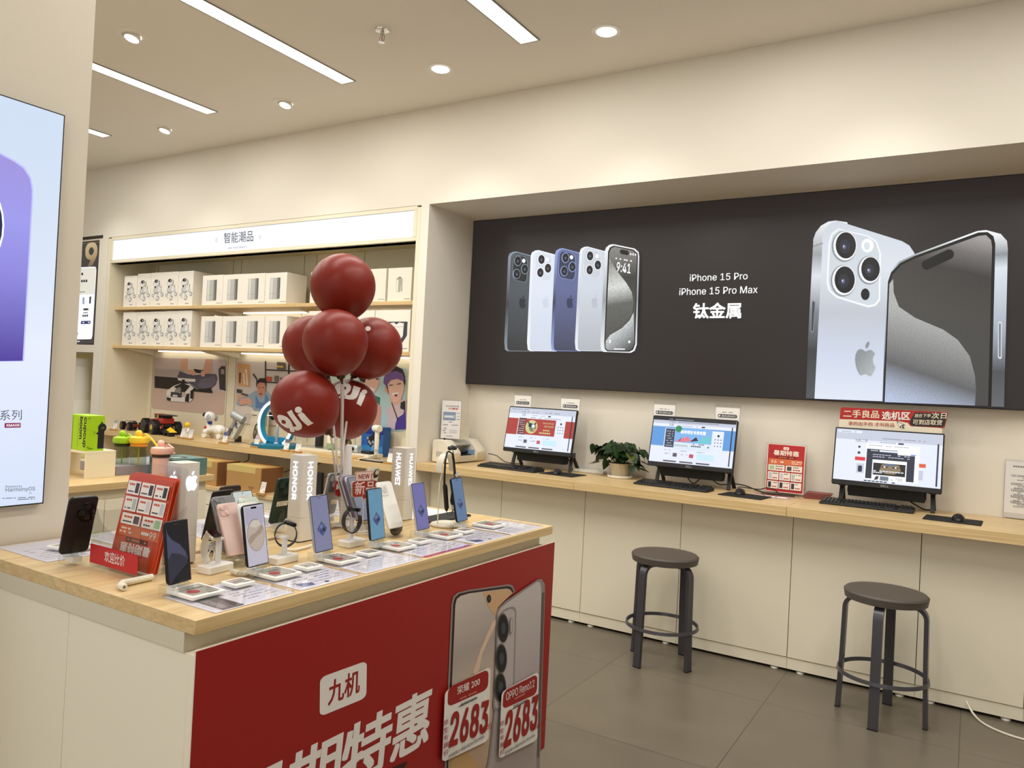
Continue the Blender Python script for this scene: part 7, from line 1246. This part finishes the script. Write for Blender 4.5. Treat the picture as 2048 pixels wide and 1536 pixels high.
# clear platform with tumblers
t = thing('clear_platform', (-4.53, 4.60, ZD), 'low clear and white platform under the tumblers behind the lower balloons', 'riser'); MB().box(-.26, .22, -.10, .10, 0, .025, IVORY).build('base', t, bevel=.003); MB().box(-.25, .21, -.09, .09, .026, .034, ACRYL).build('clear_top', t)
def tumbler(x, y, z, prof, m_, label, cat='cup', lid=None):
    t = thing('tumbler', (x, y, z), label, cat, 'tumblers on the clear platform'); MB().lathe(prof, m_, n=24).build('body', t)
    if lid: MB().lathe([(r_, q_+prof[-1][1]) for r_, q_ in lid[0]], lid[1], n=24).build('lid', t)
tumbler(-4.47, 4.57, ZD+.0345, [(.036, 0), (.040, .006), (.040, .045)], mat('sage', '9bb58c', .4), 'sage green and cream lunch pot below the lower left balloon', 'jar', ([(.041, 0), (.041, .06), (.038, .066), (.001, .067)], mat('cream_lid', 'ece6d2', .4)))
tumbler(-4.66, 4.62, ZD+.0345, [(.035, 0), (.035, .10), (.034, .104)], TB, 'black tumbler below the lower left balloon', 'cup', ([(.036, 0), (.036, .012), (.001, .013)], WHITE))
tumbler(-4.36, 4.60, ZD+.0345, [(.020, 0), (.022, .005), (.022, .09), (.016, .11)], mat('steel_grey', '8a8c8e', .3, .7), 'slim steel tumbler right of the sage green pot')
tumbler(-4.28, 4.55, ZD+.0005, [(.034, 0), (.036, .005), (.034, .10), (.022, .125)], mat('brown_gold', '8d7448', .35, .4), 'brown gold bottle left of the balloon sticks', 'bottle')
# blue box, robot vacuum toy, white platform
t = thing('product_box', (-4.12, 4.66, ZD), 'blue box printed with a silver microphone behind the white device', 'box'); MB().box(-.115, .115, 0, .09, 0, .235, mat('box_blue', '2a62b0', .4)).build('carton', t, bevel=.0012)
s = Sheet(T(-.115, -.0006, 0) @ RX(math.pi/2), .23, .235); s.r(0, .75, 1, 1, mat('box_navy', '1a2f86', .4)); s.r(0, 0, 1, .35, mat('box_sky', '3c88c8', .4)); si = mat('silver_print', '9aa2ac', .4); s.p([(.28, .45), (.44, .30), (.88, .62), (.86, .82), (.72, .88), (.30, .60)], INK); s.p([(.30, .48), (.44, .36), (.50, .42), (.36, .55)], si); s.p([(.48, .48), (.56, .42), (.62, .47), (.54, .55)], si); s.p([(.60, .58), (.68, .52), (.80, .62), (.74, .74)], si); s.p([(.50, .18), (.56, .18), (.60, .38), (.54, .4)], si); s.p([(.78, .15), (.81, .15), (.81, .5), (.78, .5)], INK); s.e(.30, .60, .05, si); s.t('BOOM', .70, .88, .95, .96, PAPER, .02); s.build('front_print', t)
single('white_plinth', MB().box(-4.42, -3.98, 4.46, 4.64, ZD+.0005, ZD+.028, IVORY), (-4.2, 4.55, ZD), 'flat white plinth in front of the blue box', 'plinth', bevel=.003)
t = thing('mini_projector', (-4.20, 4.54, ZD+.0285), 'small silver and black device with a round lens on the white plinth', 'device'); MB().loft([[(x_, y_*.8, z_*.8+.03) for y_, z_ in rrect(.07, .06, .02, 4)] for x_ in (-.06,)]+[[(x_, y_, z_+.03) for y_, z_ in rrect(.07, .06, .02, 4)] for x_ in (-.05, .05)]+[[(x_, y_*.8, z_*.8+.03) for y_, z_ in rrect(.07, .06, .02, 4)] for x_ in (.06,)], mat('silver_plastic', 'c9ccce', .3, .3)).build('body', t); MB().lathe([(.018, -.041), (.018, -.030), (.001, -.030)], BLACK, c=(.02, 0, .03), axis='y', n=20, cap=False).lathe([(.012, -.038), (.001, -.0385)], GLASSBLK, c=(.02, 0, .03), axis='y', n=16, cap=False).build('lens', t)
single('black_gadget', MB().at(T(-4.06, 4.55, ZD+.0285)).slab(.10, .07, .022, .015, BLACK, e=.004), (-4.06, 4.55, ZD+.0285), 'flat black gadget beside the silver device on the white plinth', 'device')
# white hair dryer and box
t = thing('product_box', (-3.70, 4.70, ZD), 'plain cream box behind the white hair dryer at the right end of the desk', 'box'); MB().box(-.15, .16, 0, .07, 0, .165, mat('carton_cream', 'e6dfca')).box(-.10, .155, -.001, 0, .12, .124, SEAM).build('carton', t, bevel=.0015)
t = thing('hair_dryer', (-3.93, 4.50, ZD), 'white hammer shaped hair dryer standing upright below the balloons', 'hair dryer')
WDR = mat('dryer_white', 'efece4', .3); MB().lathe([(.016, .045), (.0165, .05), (.0165, .10), (.018, .105), (.018, .205), (.014, .215)], WDR, n=24).build('handle', t); MB().lathe([(.0172, .052), (.0172, .078)], mat('ctl_grey', 'b9b7b0', .4), n=24).build('control_ring', t)
MB().at(T(0, 0, .236) @ RZ(-.35)).lathe([(.018, -.052), (.024, -.05), (.028, -.03), (.028, .03), (.024, .034), (.001, .034)], WDR, axis='x', n=28).build('head', t); MB().at(T(0, 0, .236) @ RZ(-.35)).lathe([(.023, .0345), (.023, .037), (.001, .0375)], IVORY, axis='x', n=24).build('nozzle', t); MB().at(T(0, 0, 0)).lathe([(.038, 0), (.038, .006), (.008, .009), (.008, .045)], ACRYL, n=20).build('stand_foot', t)
cable('dryer_cable', [(-3.93, 4.50, ZD+.046), (-3.92, 4.44, ZD+.03), (-3.98, 4.38, ZD+.008), (-4.08, 4.35, ZD+.006), (-4.14, 4.33, ZD+.006), (-4.10, 4.315, ZD+.006)], .0038, WDR, 'white cable curving from the white hair dryer to the desk edge')
t = thing('picture_book', (-3.82, 4.37, ZD), 'thin black book lying at the desk edge near the third brand tower', 'book'); MB().box(-.11, .11, -.055, .05, 0, .010, BLACKM).build('cover', t, bevel=.001); MB().box(-.09, .095, -.05, .046, .0101, .0108, mat('photo_print', 'b3a89c', .4)).build('cover_print', t)
single('wooden_tray', MB().box(-4.42, -4.0, 4.30, 4.44, ZD+.0004, ZD+.018, wood_mat('tray_wood', 'd9bd86', 'cba970', 0, .5)), (-4.2, 4.37, ZD), 'pale wooden tray at the desk edge behind the balloon sticks', 'tray', bevel=.001)
# cables under the desk
cable('power_cable', [(-5.66, 4.75, ZD-.055), (-5.66, 4.74, .80), (-5.62, 4.70, .74), (-5.60, 4.62, .72)], .004, BLACK, 'black cable hanging from the adapter under the display desk')
single('black_adapter', MB().box(-5.69, -5.63, 4.72, 4.76, ZD-.115, ZD-.052, BLACK), (-5.66, 4.74, ZD-.115), 'black adapter plugged in under the display desk', 'adapter', bevel=.004)
cable('power_cable', [(-4.80, 4.70, ZD-.052), (-4.82, 4.68, .80), (-4.92, 4.60, .74), (-4.96, 4.50, .70)], .0035, BLACK, 'black cable falling behind the right cardboard box, left strand'); cable('power_cable', [(-4.66, 4.70, ZD-.052), (-4.70, 4.68, .80), (-4.80, 4.60, .74), (-4.84, 4.50, .70)], .0035, BLACK, 'black cable falling behind the right cardboard box, right strand')
cable('power_cable', [(-4.40, 4.72, ZD-.052), (-4.48, 4.70, .78), (-4.60, 4.6, .68), (-4.66, 4.5, .60)], .0035, BLACK, 'black cable hanging left of the middle brand tower'); cable('power_cable', [(-4.72, 4.30, ZLG+.10), (-4.62, 4.32, ZLG+.09), (-4.5, 4.35, ZLG+.05), (-4.42, 4.36, ZLG+.006)], .004, BLACK, 'black cable arching on the ledge right of the cardboard box')
# cardboard boxes on the low ledge
CB, CBI, TAPE = mat('cardboard', 'b98f56', .7, noise=(8, .04)), mat('cardboard_dark', '7e5634', .7), mat('parcel_tape', 'd6bd78', .4)
def parcel(x0, x1, label):
    t = thing('cardboard_box', ((x0+x1)/2, 4.25, ZLG), label, 'box', 'cardboard boxes on the low ledge'); h_ = .20
    MB().box(x0, x1, 4.13, 4.37, ZLG+.0004, ZLG+h_, CB).build('carton', t, world=True, bevel=.002); MB().box(x0+.0, x1-.06, 4.1292, 4.1300, ZLG+h_-.05, ZLG+h_+.0006, TAPE).box(x0, x1-.06, 4.13, 4.25, ZLG+h_, ZLG+h_+.0008, TAPE).build('tape', t, world=True)
    MB().box(x1+.0002, x1+.001, 4.14, 4.36, ZLG+.004, ZLG+h_-.004, CBI).build('open_end', t, world=True); s = Sheet(T(x1-.13, 4.1288, ZLG+.03) @ RX(math.pi/2), .06, .02); s.t('boom', 0, 0, 1, 1, CBI, .0); s.build('printed_word', t, world=True)
parcel(ony(350, 960, 4.13).x, ony(431, 974, 4.13).x, 'cardboard box with pale tape, left one behind the first brand tower'); parcel(ony(452, 971, 4.13).x, ony(519, 988, 4.13).x, 'cardboard box with pale tape on the low ledge, right one of the two')
x0, x1 = ony(684, 955, 4.25).x, ony(783, 965, 4.25).x
t = thing('dark_monitor', ((x0+x1)/2, 4.25, ZLG), 'dark charcoal screen standing on the low ledge behind the new sign', 'screen'); MB().box(x0, x1, 4.25, 4.28, ZLG+.002, ony(684, 955, 4.25).z, mat('charcoal', '35322f', .5)).build('panel', t, world=True, bevel=.003); MB().box((x0+x1)/2-.1, (x0+x1)/2+.1, 4.22, 4.34, ZLG+.0003, ZLG+.006, BLACK).build('foot', t, world=True)
x0, x1 = ony(636, 945, 4.25).x, ony(643, 945, 4.25).x; t = thing('laptop', (x0, 4.25, ZLG), 'narrow black laptop edge on the low ledge right of the middle brand tower', 'laptop'); MB().box(x0-.14, x1, 4.25, 4.28, ZLG+.001, ony(636, 945, 4.25).z, BLACKM).build('lid', t, world=True, bevel=.002)
